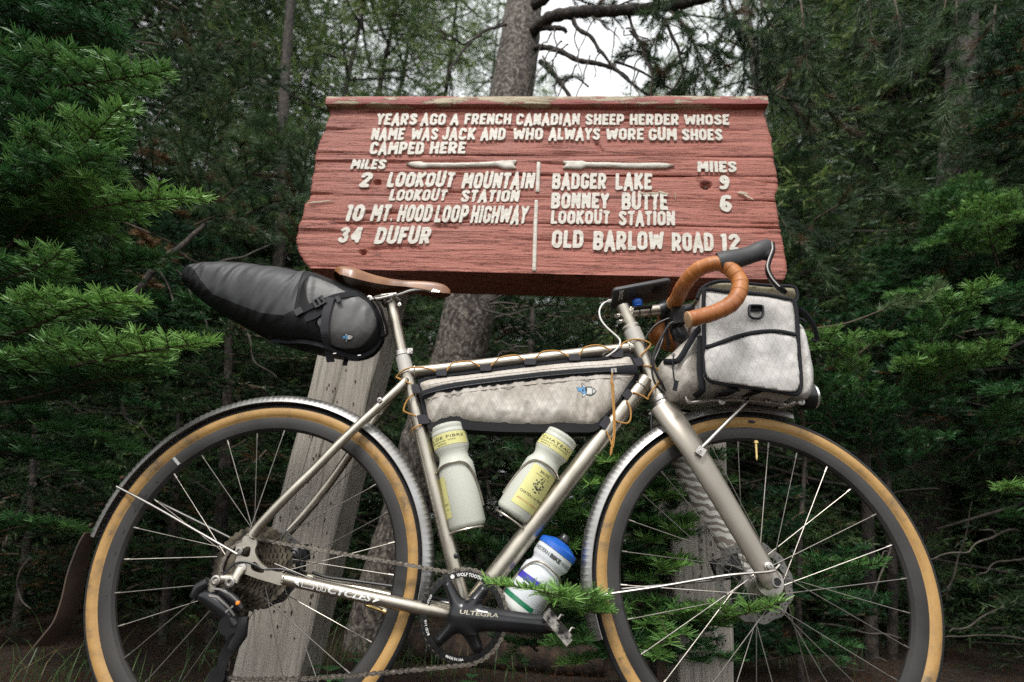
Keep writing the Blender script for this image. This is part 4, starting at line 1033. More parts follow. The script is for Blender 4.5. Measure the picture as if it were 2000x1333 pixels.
# bracket, computer mount and loops of housing below the stem
mb = MB(); mb.box(P(1322, 622, .04), ((1, .2, 0), (0, 1, 0), ZW), (.015, .020, .022)); mb.tube([P(1318, 610, .03), P(1345, 606, .03), P(1362, 618, .03)], [.013, .016, .012], 12)
mb.tube([P(1316, 630, .02), P(1330, 660, .02), P(1345, 670, .02)], [.016, .02, .01], 12); mb.build('light_bracket', MAT['plastic'], bike)
def cable(px, w0, w1, r=.0025, mat='cable', name='cable_housing', extra=None):
    n = len(px); pts = smooth_loop([P(x, y, w0 + (w1 - w0) * i / (n - 1)) for i, (x, y) in enumerate(px)], 6, False); return tube_part(name, pts, r, mat, 8)
cable([(1318, 620), (1300, 625), (1279, 637), (1262, 660), (1258, 690), (1262, 715)], .03, .012)
cable([(1322, 628), (1308, 634), (1295, 655), (1280, 685), (1276, 715), (1290, 745), (1300, 762), (1316, 765)], .06, .03, .003)
cable([(1300, 640), (1292, 672), (1280, 700), (1274, 716)], -.02, 0, .0025)
cable([(1270, 690), (1276, 740), (1290, 762), (1312, 778)], .02, .02, .0025)
cable([(1310, 880), (1330, 925), (1362, 985), (1392, 1040), (1405, 1070)], -.066, -.072, .004)
cable([(1316, 883), (1348, 935), (1385, 1010), (1410, 1066)], -.060, -.068, .003)
cable([(1275, 800), (1272, 830), (1276, 850)], .0, .0, .003)
cable([(610, 1118), (640, 1128), (700, 1136), (800, 1150)], -.05, -.04, .0032)
cable([(436, 1124), (446, 1112), (462, 1100), (480, 1098), (498, 1104), (515, 1112), (545, 1112), (566, 1116), (580, 1124)], .082, .066, .0022)
# front and rear caliper on the far side
def caliper(p, name='brake_caliper'):
    mb = MB(); mb.lathe(p + Vector((0, 0, .004)), ZW, [(0, .017), (.006, .017), (.008, .012), (.006, .009), (.008, .006), (.008, 0)], 20)
    mb.box(p, ((1, .3, 0), (-.3, 1, 0), ZW), (.030, .016, .010)); mb.tube([p + Vector((.012, .022, 0)), p + Vector((.018, -.03, 0))], .011, 12)
    mb.build(name, MAT['black'], bike, smooth=35)
caliper(P(1418, 1104, -.058)); caliper(P(575, 1086, -.05))
mb = MB(); p = P(1418, 1104, -.043); ring_mesh(mb, p, [(0.0, .0125), (.0012, .0118), (.0012, .0108), (0, .0105)], 24); mb.build('caliper_ring', MAT['steel'], bike)

# ---- drivetrain
# cassette: sprockets stacked towards the camera
teeth = [40, 35, 31, 27, 24, 21, 19, 17, 15, 13, 11]
cas = bpy.data.objects.new('cassette', None); COL.objects.link(cas); cas.parent = bike.o
for k, tn in enumerate(teeth):
    zc = 0.020 + k * 0.0037; R = tn * 0.00203
    mb = MB()
    def mod(t, r, a, tn=tn, R=R):
        if r > R * 0.9: r = R + 0.0016 * math.cos(a * tn) * 1.3
        if tn > 23 and r < R * .9: r = r + 0.0035 * math.sin(a * 6 + tn)
        return t, r
    ring_mesh(mb, REAR, [(zc - .0009, R), (zc + .0009, R), (zc + .0009, R * .80 if tn > 23 else R * .5), (zc - .0009, R * .80 if tn > 23 else R * .5)], tn * 4, mod=mod)
    if tn > 23:
        for q in range(6):
            a = q * PI / 3 + tn; mb.tube([REAR + Vector((.02 * math.cos(a), .02 * math.sin(a), zc)), REAR + Vector((R * .84 * math.cos(a + .3), R * .84 * math.sin(a + .3), zc))], .0028, 6)
        for q in range(14):
            a = 2 * PI * q / 14 + tn * .7; c_ = REAR + Vector((R * .885 * math.cos(a), R * .885 * math.sin(a), zc + .0009)); mb.lathe(c_, ZW, [(0, .0024), (.0008, .0018), (.0008, 0)], 7)
    mb.build('sprocket', MAT['cog'], bike, cas, smooth=30)
mb = MB(); mb.lathe(REAR + Vector((0, 0, .058)), ZW, [(0, .016), (.004, .016), (.005, .009), (.002, .008)], 24); mb.build('lockring', MAT['black'], bike, cas)
# chainring and crank
CR = Vector((BB.x, BB.y, .0460))
RC = 0.0832
mb = MB()
def cmod(t, r, a):
    if r > RC * .97: r = RC + 0.0030 * (max(-0.8, math.cos(a * 42)))
    return t, r
ring_mesh(mb, CR, [(-.0017, RC), (.0017, RC), (.0022, RC * .945), (.0022, RC * .835), (.0005, RC * .825), (-.0022, RC * .835), (-.0022, RC * .945)], 42 * 6, mod=cmod)
chainring = mb.build('chainring', MAT['ring_black'], bike, smooth=30)
# tooth tips worn bright sit outside the black ring: sprocket rim
mb = MB(); ring_mesh(mb, CR, [(-.0012, RC * .985), (.0019, RC * .985), (.0019, RC * .955), (-.0012, RC * .955)], 84)
mb.build('tooth_band', MAT['cog'], bike, chainring)
mb = MB()
def on_ring(a_c, up=1, r=RC * .885):
    def f(s, t):
        a = a_c - up * s / r; rr = r + up * (t - .0028); return CR + Vector((rr * math.cos(a), rr * math.sin(a), .00262))
    return f
print_text(mb, 'WOLF TOOTH', on_ring(math.radians(102)), size=.009, width=.050, height=.0062, bold=.03)
print_text(mb, 'MADE IN USA', on_ring(math.radians(246), -1), size=.007, width=.034, height=.0042, bold=.02)
print_text(mb, 'DROP-STOP', on_ring(math.radians(178)), size=.007, width=.036, height=.0042, bold=.02)
print_text(mb, 'BCD 110', on_ring(math.radians(208)), size=.007, width=.028, height=.0042, bold=.02)
mb.lathe(CR + Vector((RC * .885 * math.cos(math.radians(109)), RC * .885 * math.sin(math.radians(109)), .0022)), ZW, [(0, .0042), (.0006, .0042), (.0006, 0)], 8)
mb.build('chainring_lettering', MAT['white_print'], bike, chainring, smooth=False)
# four-arm spider and arm as one forged piece: sculpted from a distance field
zc = .060
arm_end = P(1068, 1221, zc + .012)
segs = [((CR.x, CR.y), (P(874, 1143, zc).x, P(874, 1143, zc).y), .018, .0095), ((CR.x, CR.y), (P(944, 1152, zc).x, P(944, 1152, zc).y), .019, .0105), ((CR.x, CR.y), (P(858, 1252, zc).x, P(858, 1252, zc).y), .018, .0095), ((CR.x, CR.y), (P(931, 1265, zc).x, P(931, 1265, zc).y), .021, .0105), ((CR.x, CR.y), (arm_end.x, arm_end.y), .026, .0158)]
def arm_field(X, Y):
    D = np.full(X.shape, -9.0); acc = np.zeros(X.shape)
    for (a, b, ra, rb) in segs:
        dx, dy = b[0] - a[0], b[1] - a[1]; L2 = dx * dx + dy * dy
        t = np.clip(((X - a[0]) * dx + (Y - a[1]) * dy) / L2, 0, 1); dist = np.hypot(X - a[0] - t * dx, Y - a[1] - t * dy)
        d = ra + (rb - ra) * np.sqrt(t) - dist; acc += np.exp(np.clip(d / .0035, -50, 50))
    return .0035 * np.log(acc + 1e-12)
cell = .0019; x0, y0 = CR.x - .085, CR.y - .085; nx, ny = int((arm_end.x - x0 + .03) / cell), int(.17 / cell)
X, Y = np.meshgrid(x0 + np.arange(nx) * cell, y0 + np.arange(ny) * cell)
Dm = arm_field(X, Y)
def zfront(x, y, d):
    r = math.hypot(x - CR.x, y - CR.y); rise = min(1, max(0, (x - CR.x) / .05)) if abs(y - CR.y) < .03 else 0
    base = .052 + .016 * math.exp(-(r / .05) ** 2) + .018 * rise
    return base + .010 * (1 - math.exp(-d / .006))
def zback(x, y, d):
    rise = min(1, max(0, (x - CR.x - .03) / .05)); return .0485 + .018 * rise
V, F = slab_arrays(Dm.tolist(), x0, y0, cell, nx, ny, zfront, zback)
mb = MB(); mb.add(V, F); crank = mb.build('crank_arm', MAT['crank'], bike, smooth=45)
mb = MB()
a_, b_ = P(896, 1198, .083), P(973, 1206, .088); d_ = (b_ - a_).normalized(); u_ = Vector((-d_.y, d_.x, 0))
print_text(mb, 'ULTEGRA', lambda s, t: Vector((a_.x, a_.y, 0)) + Vector((d_.x, d_.y, 0)) * s + u_ * (t - .001) + Vector((0, 0, zfront(a_.x + d_.x * s, a_.y + d_.y * s + t, .025) + .0008)), size=.012, width=(b_ - a_).length, height=.0072, bold=.015, shear=.1)
mb.build('crank_lettering', MAT['gold_print'], bike, crank, smooth=False)
# far crank behind the frame, pointing back
mb = MB(); mb.tube([Vector((BB.x, BB.y, -.055)), Vector((BB.x - .12, BB.y + .02, -.07)), Vector((BB.x - .165, BB.y + .028, -.072))], [.018, .014, .013], 12, ell=(.5, 1), up=ZW); mb.build('crank_arm', MAT['crank'], bike)
tube_part('crank_axle', [Vector((BB.x, BB.y, -.06)), Vector((BB.x, BB.y, .062))], .013, 'crank', 16)
# pedal: clipless body turned on its axle, scuffed cage
mb = MB(); pc = P(1088, 1226, .105); ax1 = (P(1112, 1256, .10) - P(1066, 1200, .10)).normalized(); ax2 = Vector((-ax1.y, ax1.x, 0)).normalized(); axz = Vector((0, 0, 1))
tube_part('pedal_axle', [Vector((arm_end.x, arm_end.y, .07)), pc + Vector((0, 0, .02))], .0072, 'steel', 14)
mb.box(pc, (ax1, ax2, axz), (.030, .0075, .026)); mb.box(pc + ax1 * .012 + ax2 * .008, (ax1, ax2, axz), (.012, .004, .030)); mb.box(pc - ax1 * .022 + ax2 * .004, (ax1, ax2, axz), (.010, .008, .022))
mb.lathe(pc + Vector((0, 0, .026)), ZW, [(0, .0075), (.003, .0070), (.0035, .0035), (.001, .003), (.001, 0)], 16); mb.build('pedal', MAT['pedal'] if 'pedal' in MAT else MAT.setdefault('pedal', noisy('scuffed_pedal', (0.035, 0.034, 0.033), (0.42, 0.39, 0.35), 55, 0.45, 0.7, 0.4, 0.001, pos=(0.42, 0.56))), bike, smooth=30)
mb = MB()
for k in (-.010, .018):
    q = pc + ax1 * k + ax2 * .010 + axz * .018; mb.tube([q, q + ax2 * .010 - ax1 * .002, q + ax2 * .013 + ax1 * .002], [.0025, .0022, .001], 8)
    mb.lathe(pc + ax1 * (k * 1.4) + Vector((0, 0, .0262)), ZW, [(0, .003), (.0008, .003), (.0008, 0)], 8)
mb.build('pedal_claw', MAT['steel'], bike)
# chain: real links along upper run, ring, lower run and the jockey wheels
def chain(path, name='chain_run'):
    Lc = [path[0]]; 
    tot = sum((b - a).length for a, b in zip(path[:-1], path[1:])); n = int(tot / .0127); acc = 0; k = 0; pts = []
    cum = [0]; 
    for a, b in zip(path[:-1], path[1:]): cum.append(cum[-1] + (b - a).length)
    for i in range(n + 1):
        s = i * .0127; j = max(q for q in range(len(cum)) if cum[q] <= s + 1e-9); j = min(j, len(path) - 2)
        f = (s - cum[j]) / (cum[j + 1] - cum[j]); pts.append(path[j].lerp(path[j + 1], min(1, f)))
    mb = MB()
    for i in range(n):
        a, b = pts[i], pts[i + 1]; d = (b - a).normalized(); u = Vector((-d.y, d.x, 0)).normalized(); off = .0030 if i % 2 else .0020
        for s in (-1, 1):
            z = s * off; w, t = .0041, .0005
            loop = [a - d * .0036 + u * 0, a - d * .002 + u * w, a + d * .002 + u * w * .95, (a + b) / 2 + u * w * .55, b - d * .002 + u * w * .95, b + d * .002 + u * w, b + d * .0036, b + d * .002 - u * w, b - d * .002 - u * w * .95, (a + b) / 2 - u * w * .55, a + d * .002 - u * w * .95, a - d * .002 - u * w]
            V = [p + Vector((0, 0, z + t)) for p in loop] + [p + Vector((0, 0, z - t)) for p in loop]; m = len(loop)
            mb.add(V, [tuple(range(m - 1, -1, -1)), tuple(range(m, 2 * m))] + [(k, (k + 1) % m, m + (k + 1) % m, m + k) for k in range(m)])
        mb.lathe(a + Vector((0, 0, -.0043)), ZW, [(0, .0018), (.0086, .0018), (.0088, 0)], 7)
    mb.build(name, MAT['chain'], bike, smooth=30)
up0 = P(500, 1056, .045); upE = P(858, 1107, .047)
aS = math.atan2(upE.y - CR.y, upE.x - CR.x); RR = RC + .0005
ringpath = [CR + Vector((RR * math.cos(a), RR * math.sin(a), 0)) for a in np.linspace(math.radians(112), math.radians(-92), 60)]
j2 = P(438, 1322, .052)
casR = 27 * .00203
cpath = [REAR + Vector((casR * math.cos(a), casR * math.sin(a), .0375)) for a in np.linspace(math.radians(190), math.radians(82), 20)]
path = cpath + ringpath + [P(860, 1304, .049), P(757, 1314, .050), P(600, 1326, .051), P(470, 1328, .052), j2]
chain(path, 'chain')
# rear derailleur
mb = MB(); z = .078
mb.tube([P(470, 1112, .072), P(462, 1125, .078), P(456, 1138, .080)], [.011, .009, .010], 14, ell=(.7, 1), up=ZW)
mb.tube([P(456, 1133, z), P(440, 1130, z), P(420, 1136, z)], [.011, .008, .012], 14, ell=(.8, 1), up=ZW)
mb.tube([P(418, 1132, z), P(414, 1160, z), P(408, 1175, z)], [.010, .010, .008], 12, ell=(.8, 1), up=ZW)
dlink = mb.build('derailleur_link', MAT['ti'], bike, smooth=50)
mb = MB()
for (x, y) in ((421, 1134), (449, 1138)): mb.lathe(P(x, y, .088), ZW, [(-.006, .0095), (.001, .0095), (.002, .006), (.0, .004), (-.003, .0038), (-.003, 0)], 18)
mb.build('derailleur_pivot', MAT['steel'], bike)
mb = MB()
mb.tube([P(380, 1168, z), P(392, 1148, z), P(408, 1136, z)], [.010, .014, .010], 14, ell=(1.1, 1), up=ZW)
mb.tube(smooth_loop([P(392, 1162, z), P(410, 1170, z + .004), P(430, 1186, z + .004), P(448, 1206, z), P(458, 1224, z)], 4, False), [.011 + .0045 * math.sin(i / 16 * PI) for i in range(17)], 16, ell=(.8, 1), up=ZW)
mb.tube([P(418, 1148, z), P(440, 1158, z + .004), P(460, 1174, z + .004), P(470, 1190, z)], [.006, .008, .009, .008], 12, ell=(.8, 1), up=ZW)
mb.tube([P(446, 1222, z + .01), P(449, 1218, z - .02)], .0175, 20); mb.tube([P(474, 1205, z), P(470, 1240, z), P(452, 1270, z)], [.012, .013, .010], 14, ell=(.6, 1), up=ZW)
mb.build('rear_derailleur', MAT['crank'], bike, smooth=50)
mb = MB(); mb.ribbon([P(408, 1163, z + .0135), P(424, 1166, z + .0165), P(444, 1184, z + .0165), P(458, 1203, z + .012)], (.6, .6, 0), .004, .001)
mb.ribbon([P(414, 1150, z + .008), P(430, 1151, z + .010), P(450, 1161, z + .011), P(466, 1176, z + .010)], (.4, .6, 0), .003, .001)
for k in range(3): mb.box(P(443 + 5 * k, 1194 - 4 * k, z + .0125), ((1, 1, 0), (-1, 1, 0), ZW), (.003, .0016, .001))
mb.build('derailleur_trim', MAT['steel'], bike)
mb = MB(); mb.lathe(P(465, 1178, z + .008), ZW, [(0, .0042), (.003, .0036), (.004, 0)], 10); mb.build('indicator_light', MAT['orange_led'], bike)
mb = MB()
for zz in (.045, .062):
    pl = smooth_loop([P(x, y, zz) for x, y in ((455, 1212), (472, 1222), (476, 1240), (466, 1264), (450, 1286), (440, 1310), (438, 1328), (424, 1340), (408, 1330), (410, 1316), (424, 1300), (428, 1280), (440, 1258), (450, 1240), (446, 1226))], 3)
    slab(mb, [[(q.x, q.y) for q in pl]], .003, zz + .0012, zz - .0012)
mb.build('derailleur_cage', MAT['crank'], bike, smooth=30)
mb = MB()
for (x, y) in ((458, 1232), (426, 1324)):
    c_ = P(x, y, .053); ring_mesh(mb, c_, [(-.0035, .019), (.0035, .019), (.0035, .006), (-.0035, .006)], 66, mod=lambda t, r, a: (t, r + (.0015 * math.cos(a * 11) if r > .01 else 0)))
mb.build('jockey_wheel', MAT['black'], bike, smooth=30)
chain([P(452, 1172, .050), P(470, 1190, .051), P(476, 1226, .052), P(468, 1250, .052), P(444, 1292, .052), P(416, 1320, .052)], 'chain_tail')

# ---- bottle cages (bent rod)
def frame_of(p0, p1):
    a = (p1 - p0).normalized(); zc = Vector((0, 0, 1)); zc = (zc - a * zc.dot(a)).normalized(); return a, a.cross(zc), zc
def cage(p0, p1, r, inward, lo, hi, tube_side):
    """rod cage: p0 bottle bottom, p1 top; loop open to the camera side"""
    a, s, z = frame_of(p0, p1); L = (p1 - p0).length; k = inward
    R_ = r + .003
    def on(t, ang, rr=R_): return p0 + a * t + s * (rr * math.sin(ang) * k) + z * (rr * math.cos(ang))
    pts = []
    for i in range(0, 25):                     # hoop over the front, falling from the frame side to the open side
        u = i / 24; ang = lerp(-1.5, 1.5, u); t = hi - .012 * (2 * u - 1) ** 2 - (.0 if u < .5 else .085 * ((u - .5) * 2) ** 3)
        pts.append(on(t, ang))
    left = [on(lerp(-.003, hi - .012, i / 6), -1.5) for i in range(7)]
    bot = [on(-.004, lerp(1.1, -1.5, i / 8), R_ * .9) for i in range(9)]
    pts2 = bot + left[1:-1] + pts
    L_ = smooth_loop(pts2, 2, False)
    tube_part('bottle_cage', L_, .0024, 'ti', 8)
b1a, b1b = P(913, 1032, 0), P(880, 850, 0)
b2a, b2b = P(998, 1012, 0), P(1088, 870, 0)
b3a, b3b = P(1000, 1205, 0), P(1094, 1068, 0)
cage(b1a, b1b, .0395, 1, .0, .135, 0)
cage(b2a, b2b, .0395, -1, .0, .130, 0)
cage(b3a, b3b, .0395, -1, .0, .118, 0)

# ---- front rack and headlight under the front bag
mb = MB()
rk = lambda pts, w, r=.0038: mb.tube(smooth_loop([P(x, y, w) for x, y in pts], 3, False), r, 8)
for w in (.055, -.055):
    rk([(1338, 772), (1345, 786), (1360, 786), (1400, 782), (1450, 782), (1500, 786), (1535, 792)], w)
for x in (1345, 1395, 1450, 1500, 1530): mb.tube([P(x, 783, -.055), P(x, 783, .055)], .0035, 8)
mb.tube([P(1372, 874, .075), P(1384, 862, .078), P(1464, 779, .058)], [.0045, .0045, .0040], 10)
mb.tube([P(1372, 874, -.075), P(1464, 779, -.058)], .0040, 10)
mb.tube(smooth_loop([P(1520, 797, .05), P(1540, 792, .055), P(1555, 786, .058), P(1563, 786, .058)], 3, False), .003, 8)
mb.build('front_rack', MAT['alu'], bike)
mb = MB()
for (x, y) in ((1564, 786), (1409, 785), (1498, 783)): mb.lathe(P(x, y, .058), ZW, [(-.002, .0072), (.004, .0072), (.005, .003), (.003, .0025), (.003, 0)], 14)
mb.build('rack_fitting', MAT['steel'], bike)
mb = MB(); mb.box(P(1368, 882, .076), ((.8, -.6, 0), (.6, .8, 0), ZW), (.0085, .0085, .005)); mb.lathe(P(1368, 882, .081), ZW, [(0, .0042), (.002, .0042), (.0022, .002), (0, .002), (0, 0)], 10); mb.build('rack_boss', MAT['alu'], bike)
mb = MB(); lp = P(1552, 776, 0); ld = Vector((1, .03, 0)); mb.lathe(lp, ld, [(0, .012), (.008, .026), (.022, .031), (.036, .0315), (.038, .029)], 26); hl = mb.build('headlight', MAT['plastic'], bike)
mb = MB(); mb.lathe(lp, ld, [(.038, .0300), (.043, .029), (.047, .024), (.049, .014), (.050, 0)], 26); mb.build('headlight_lens', MAT['glass'], bike, hl)

# ---- lacing cord of the frame bag (threaded round the tubes)
def cord_px(px, w, r=.0019):
    pts = []
    for q in px:
        x, y = 760 + q[0] / 3.174, 640 + q[1] / 3.174; pts.append(P(x, y, q[2] if len(q) > 2 else w))
    return smooth_loop(pts, 4, False)
lace = [(290, 270), (230, 252), (160, 248), (95, 262), (50, 300, .008), (45, 308, 0)], [(45, 308, .01), (90, 330), (140, 352)], [(150, 412), (110, 455), (92, 500), (96, 522), (165, 548)], [(200, 603), (150, 625), (130, 655, .0)], \
 [(358, 268), (385, 228), (430, 214), (490, 210), (530, 222), (562, 242)], [(632, 238), (680, 192), (725, 178), (780, 172), (812, 184), (838, 202)], [(905, 192), (945, 155), (985, 145), (1040, 145), (1075, 158), (1114, 180)], [(1180, 172), (1205, 130), (1245, 114), (1300, 110), (1340, 124), (1376, 142)], [(1440, 128), (1448, 98), (1500, 76), (1560, 76), (1612, 94), (1618, 112, .022), (1590, 145), (1552, 178)], \
 [(1575, 236), (1640, 246), (1690, 280), (1695, 300, .02), (1665, 345), (1612, 418), (1608, 442, .02)], [(1508, 402), (1560, 418), (1606, 446)], [(1470, 452), (1495, 500), (1498, 560), (1480, 592), (1440, 590), (1402, 578)], [(1346, 640), (1372, 700), (1386, 745, .03)]
for k, s in enumerate(lace): tube_part('lacing_cord', cord_px(s, .0235), .0019, 'cord', 7)

# weld beads where the tubes meet
def weld(c, axis, r, w=.0016):
    ax = Vector(axis).normalized(); e1 = ax.cross(Vector((0, 0, 1))).normalized(); e2 = ax.cross(e1); n = 60
    mb = MB(); mb.tube([c + e1 * (r * math.cos(2 * PI * k / n)) + e2 * (r * math.sin(2 * PI * k / n)) for k in range(n)], [w * (1 + .35 * math.sin(k * 2.6)) for k in range(n)], 6, closed=True); mb.build('weld', MAT['ti'], bike)
tt0, tt1 = P(797, 729, 0), P(1245, 679, 0); td = (tt1 - tt0).normalized(); dt0 = P(1262, 742, 0); dd_ = (BB - dt0).normalized()
weld(tt0 + td * .017, td, .0146); weld(tt1 - td * .021, td, .0146); weld(dt0 + dd_ * .024, dd_, .0211); weld(BB - dd_ * .023, dd_, .0211); weld(BB + st_dir * .023, st_dir, .0162)
weld(CSn[0] + Vector((.003, 0, 0)), CSn[1] - CSn[0], .0108, .0014); weld(SSn[-2], SSn[-2] - SSn[-1], .0100, .0012); weld(P(1232, 612, 0), P(1294, 605, 0) - P(1224, 612, 0), .0146)
# faded oval stamp on the front tyre
mb = MB(); q = P(1468, 824, .0165); n0 = 16; d_ = (q - FRONT); d_.z = 0; d_.normalize(); t_ = Vector((-d_.y, d_.x, 0))
mb.add([q + Vector((0, 0, .0012))] + [q + t_ * (.0085 * math.cos(2 * PI * k / n0)) + d_ * (.0036 * math.sin(2 * PI * k / n0)) + Vector((0, 0, .0012 - .25 * .0036 * math.sin(2 * PI * k / n0))) for k in range(n0)], [(0, 1 + k, 1 + (k + 1) % n0) for k in range(n0)])
mb.build('tyre_stamp', MAT['hood'], bike, w_front, smooth=False)
# ================================================================== BOTTLES, BAGS, PHONE (each rests on the bicycle but lifts off)
def PZ(q, w): return P(760 + q[0] / 3.174, 640 + q[1] / 3.174, w)       # close-up of the main triangle
def bottle(label, p0, p1, r, body, cap_mat, capcol, prof_kind=0):
    a = (p1 - p0).normalized(); th = Thing('water_bottle', label, 'water bottle', BK, p0, group='water bottles on the bicycle frame')
    L = (p1 - p0).length; mb = MB()
    prof = [(0, 0), (.001, r * .82), (.004, r * .93), (.010, r), (L * .55, r * 1.0), (L * .60, r * .98), (L * .655, r * .83), (L * .70, r * .82), (L * .735, r * .90), (L * .77, r * .985), (L * .90, r * .985), (L * .905, r * .985)]
    if prof_kind == 0: prof += [(L * .905, r * 1.0), (L * .925, r * 1.0), (L * .93, r * .985), (L * .95, r * .985), (L * .955, r * 1.0), (L * .985, r * .97), (L * 1.0, r * .82), (L * 1.005, 0)]
    mb.lathe(p0, a, prof, 40, cap=False); body_o = mb.build('bottle_body', MAT[body], th, smooth=45)
    mb = MB()
    if prof_kind == 0: mb.lathe(p0, a, [(L * 1.0, r * .55), (L * 1.03, r * .5), (L * 1.035, r * .28), (L * 1.09, r * .25), (L * 1.10, 0)], 24, cap=False)
    else: mb.lathe(p0, a, [(L * .90, r * 1.0), (L * .905, r * 1.03), (L * .97, r * 1.02), (L * .985, r * .95), (L * 1.04, r * .50), (L * 1.05, r * .42), (L * 1.055, 0)], 32, cap=False)
    mb.build('bottle_cap', MAT[cap_mat], th, smooth=40)
    if prof_kind: 
        mb = MB(); mb.lathe(p0, a, [(L * 1.05, r * .34), (L * 1.07, r * .36), (L * 1.10, r * .27), (L * 1.15, r * .26), (L * 1.155, 0)], 20, cap=False); mb.build('bottle_nozzle', MAT['plastic'], th)
    s = a.cross(Vector((0, 0, 1))).normalized(); z = s.cross(a).normalized() * (1 if s.cross(a).z > 0 else -1)
    rad = lambda t: float(np.interp(t, [q[0] for q in prof[1:]], [q[1] for q in prof[1:]]))
    def on(t, ang, lift=.0006): rr = rad(t) + lift; return p0 + a * t + s * (rr * math.sin(ang)) + z * (rr * math.cos(ang))
    return th, on, L
def wrap_patch(th, on, t0, t1, a0, a1, mat, lift=.0006, name='label_band', n=24, m=6, slant=0.0):
    mb = MB(); V = [on(t0 + (t1 - t0) * j / m + slant * (i / n - .5), a0 + (a1 - a0) * i / n, lift) for i in range(n + 1) for j in range(m + 1)]
    F = [(i * (m + 1) + j, i * (m + 1) + j + 1, (i + 1) * (m + 1) + j + 1, (i + 1) * (m + 1) + j) for i in range(n) for j in range(m)]
    mb.add(V, F); return mb.build(name, MAT[mat], th)
def wrap_text(mb, on, txt, t, a0, h, r, ang_w=None, lift=.0011, size=.01, **k):
    V, F, w = text_mesh(txt, size, **k); sx = (ang_w * r / w) if ang_w else 1; sy = h / (.72 * size)
    mb.add([on(t + v[1] * sy, a0 + v[0] * sx / r, lift) for v in V], F)
# 1: upright bottle against the seat tube
t1, on1, L1 = bottle('frosted clear bottle with yellow labels held upright along the seat tube', P(915, 1033, .0), P(874, 832, .0), .0395, 'bottle', 'plastic', None)
wrap_patch(t1, on1, L1 * .775, L1 * .895, -1.45, 1.2, 'label_yellow')
wrap_patch(t1, on1, L1 * .12, L1 * .50, -1.50, -.72, 'label_yellow')
mb = MB(); r = .0395
wrap_text(mb, on1, 'L DE PIBRE', L1 * .842, -1.2, .0062, r, 2.1, space=1.1); wrap_text(mb, on1, 'GRAND VIN', L1 * .815, -1.15, .003, r, 1.5); wrap_text(mb, on1, 'BANDOL', L1 * .787, -.75, .0036, r, .6)
wrap_text(mb, on1, 'RON', L1 * .235, -1.15, .0045, r, .34); wrap_text(mb, on1, 'BIO', L1 * .19, -1.0, .003, r, .2)
mb.build('label_text', MAT['dark_print'], t1, smooth=False)
# 2: slanted bottle on the down tube
t2b, on2, L2b = bottle('frosted clear bottle with a large yellow wine label slanting on the down tube', P(999, 1008, 0), P(1098, 850, 0), .0395, 'bottle', 'plastic', None)
wrap_patch(t2b, on2, L2b * .775, L2b * .895, -1.25, 1.4, 'label_yellow')
wrap_patch(t2b, on2, L2b * .11, L2b * .56, -.40, 1.32, 'label_yellow')
mb = MB()
wrap_text(mb, on2, 'CHATEAU', L2b * .842, -.95, .0062, r, 2.0, space=1.1); wrap_text(mb, on2, 'PRODUIT DE FRANCE', L2b * .815, -.95, .003, r, 1.9); wrap_text(mb, on2, 'BANDOL', L2b * .787, -.85, .0036, r, .7)
wrap_text(mb, on2, 'BROSE', L2b * .505, .10, .0058, r, .62); wrap_text(mb, on2, 'APPELLATION', L2b * .475, -.05, .0022, r, .9)
wrap_text(mb, on2, 'CHATEAU de PIBRE', L2b * .245, -.32, .0056, r, 1.55)
rnd = random.Random(4)
for q in range(26):      # engraved tree on the label
    a0_ = .45 + .30 * math.cos(q * .24) * (.4 + .6 * (q % 3) / 2); tt = L2b * .385 + .016 * math.sin(q * .24 * 1.0) * (.5 + .5 * (q % 2))
    mb.lathe(on2(tt, a0_, .0009), on2(tt, a0_, 1) - on2(tt, a0_, 0), [(0, .0019), (.0002, .0016), (.0002, 0)], 5)
for q in range(8):
    x0_, x1_ = on2(L2b * .335, .45, .0011), on2(L2b * (.37 + .02 * math.sin(q)), .12 + .095 * q, .0011); mb.tube([x0_, x1_], .0004, 4)
mb.build('label_text', MAT['dark_print'], t2b, smooth=False)
mb = MB(); wrap_text(mb, on2, '2004 A.O.C. BANDOL', L2b * .175, -.25, .0032, r, 1.4); mb.build('label_text', MAT['red_print'], t2b, smooth=False)
# 3: white bottle with a blue lid below the down tube
t3, on3, L3 = bottle('white bottle with bright blue lid under the down tube beside the front mudguard', P(1006, 1200, .0), P(1094, 1066, .0), .0415, 'bottle_white', 'blue', None, 1)
wrap_patch(t3, on3, L3 * .40, L3 * .48, -1.5, 1.5, 'indigo', slant=.004); wrap_patch(t3, on3, L3 * .02, L3 * .13, -1.5, 1.5, 'off_white'); wrap_patch(t3, on3, L3 * .13, L3 * .19, -1.5, 0.6, 'green_print')
mb = MB(); wrap_text(mb, on3, 'WESTERN', L3 * .80, -1.25, .0078, .041, 1.0, space=.95); wrap_text(mb, on3, 'BIKE', L3 * .80, -.18, .0078, .041, .62, bold=.05); wrap_text(mb, on3, 'WORKS', L3 * .80, .50, .0078, .041, .7)
mb.build('label_text', MAT['dark_print'], t3, smooth=False)

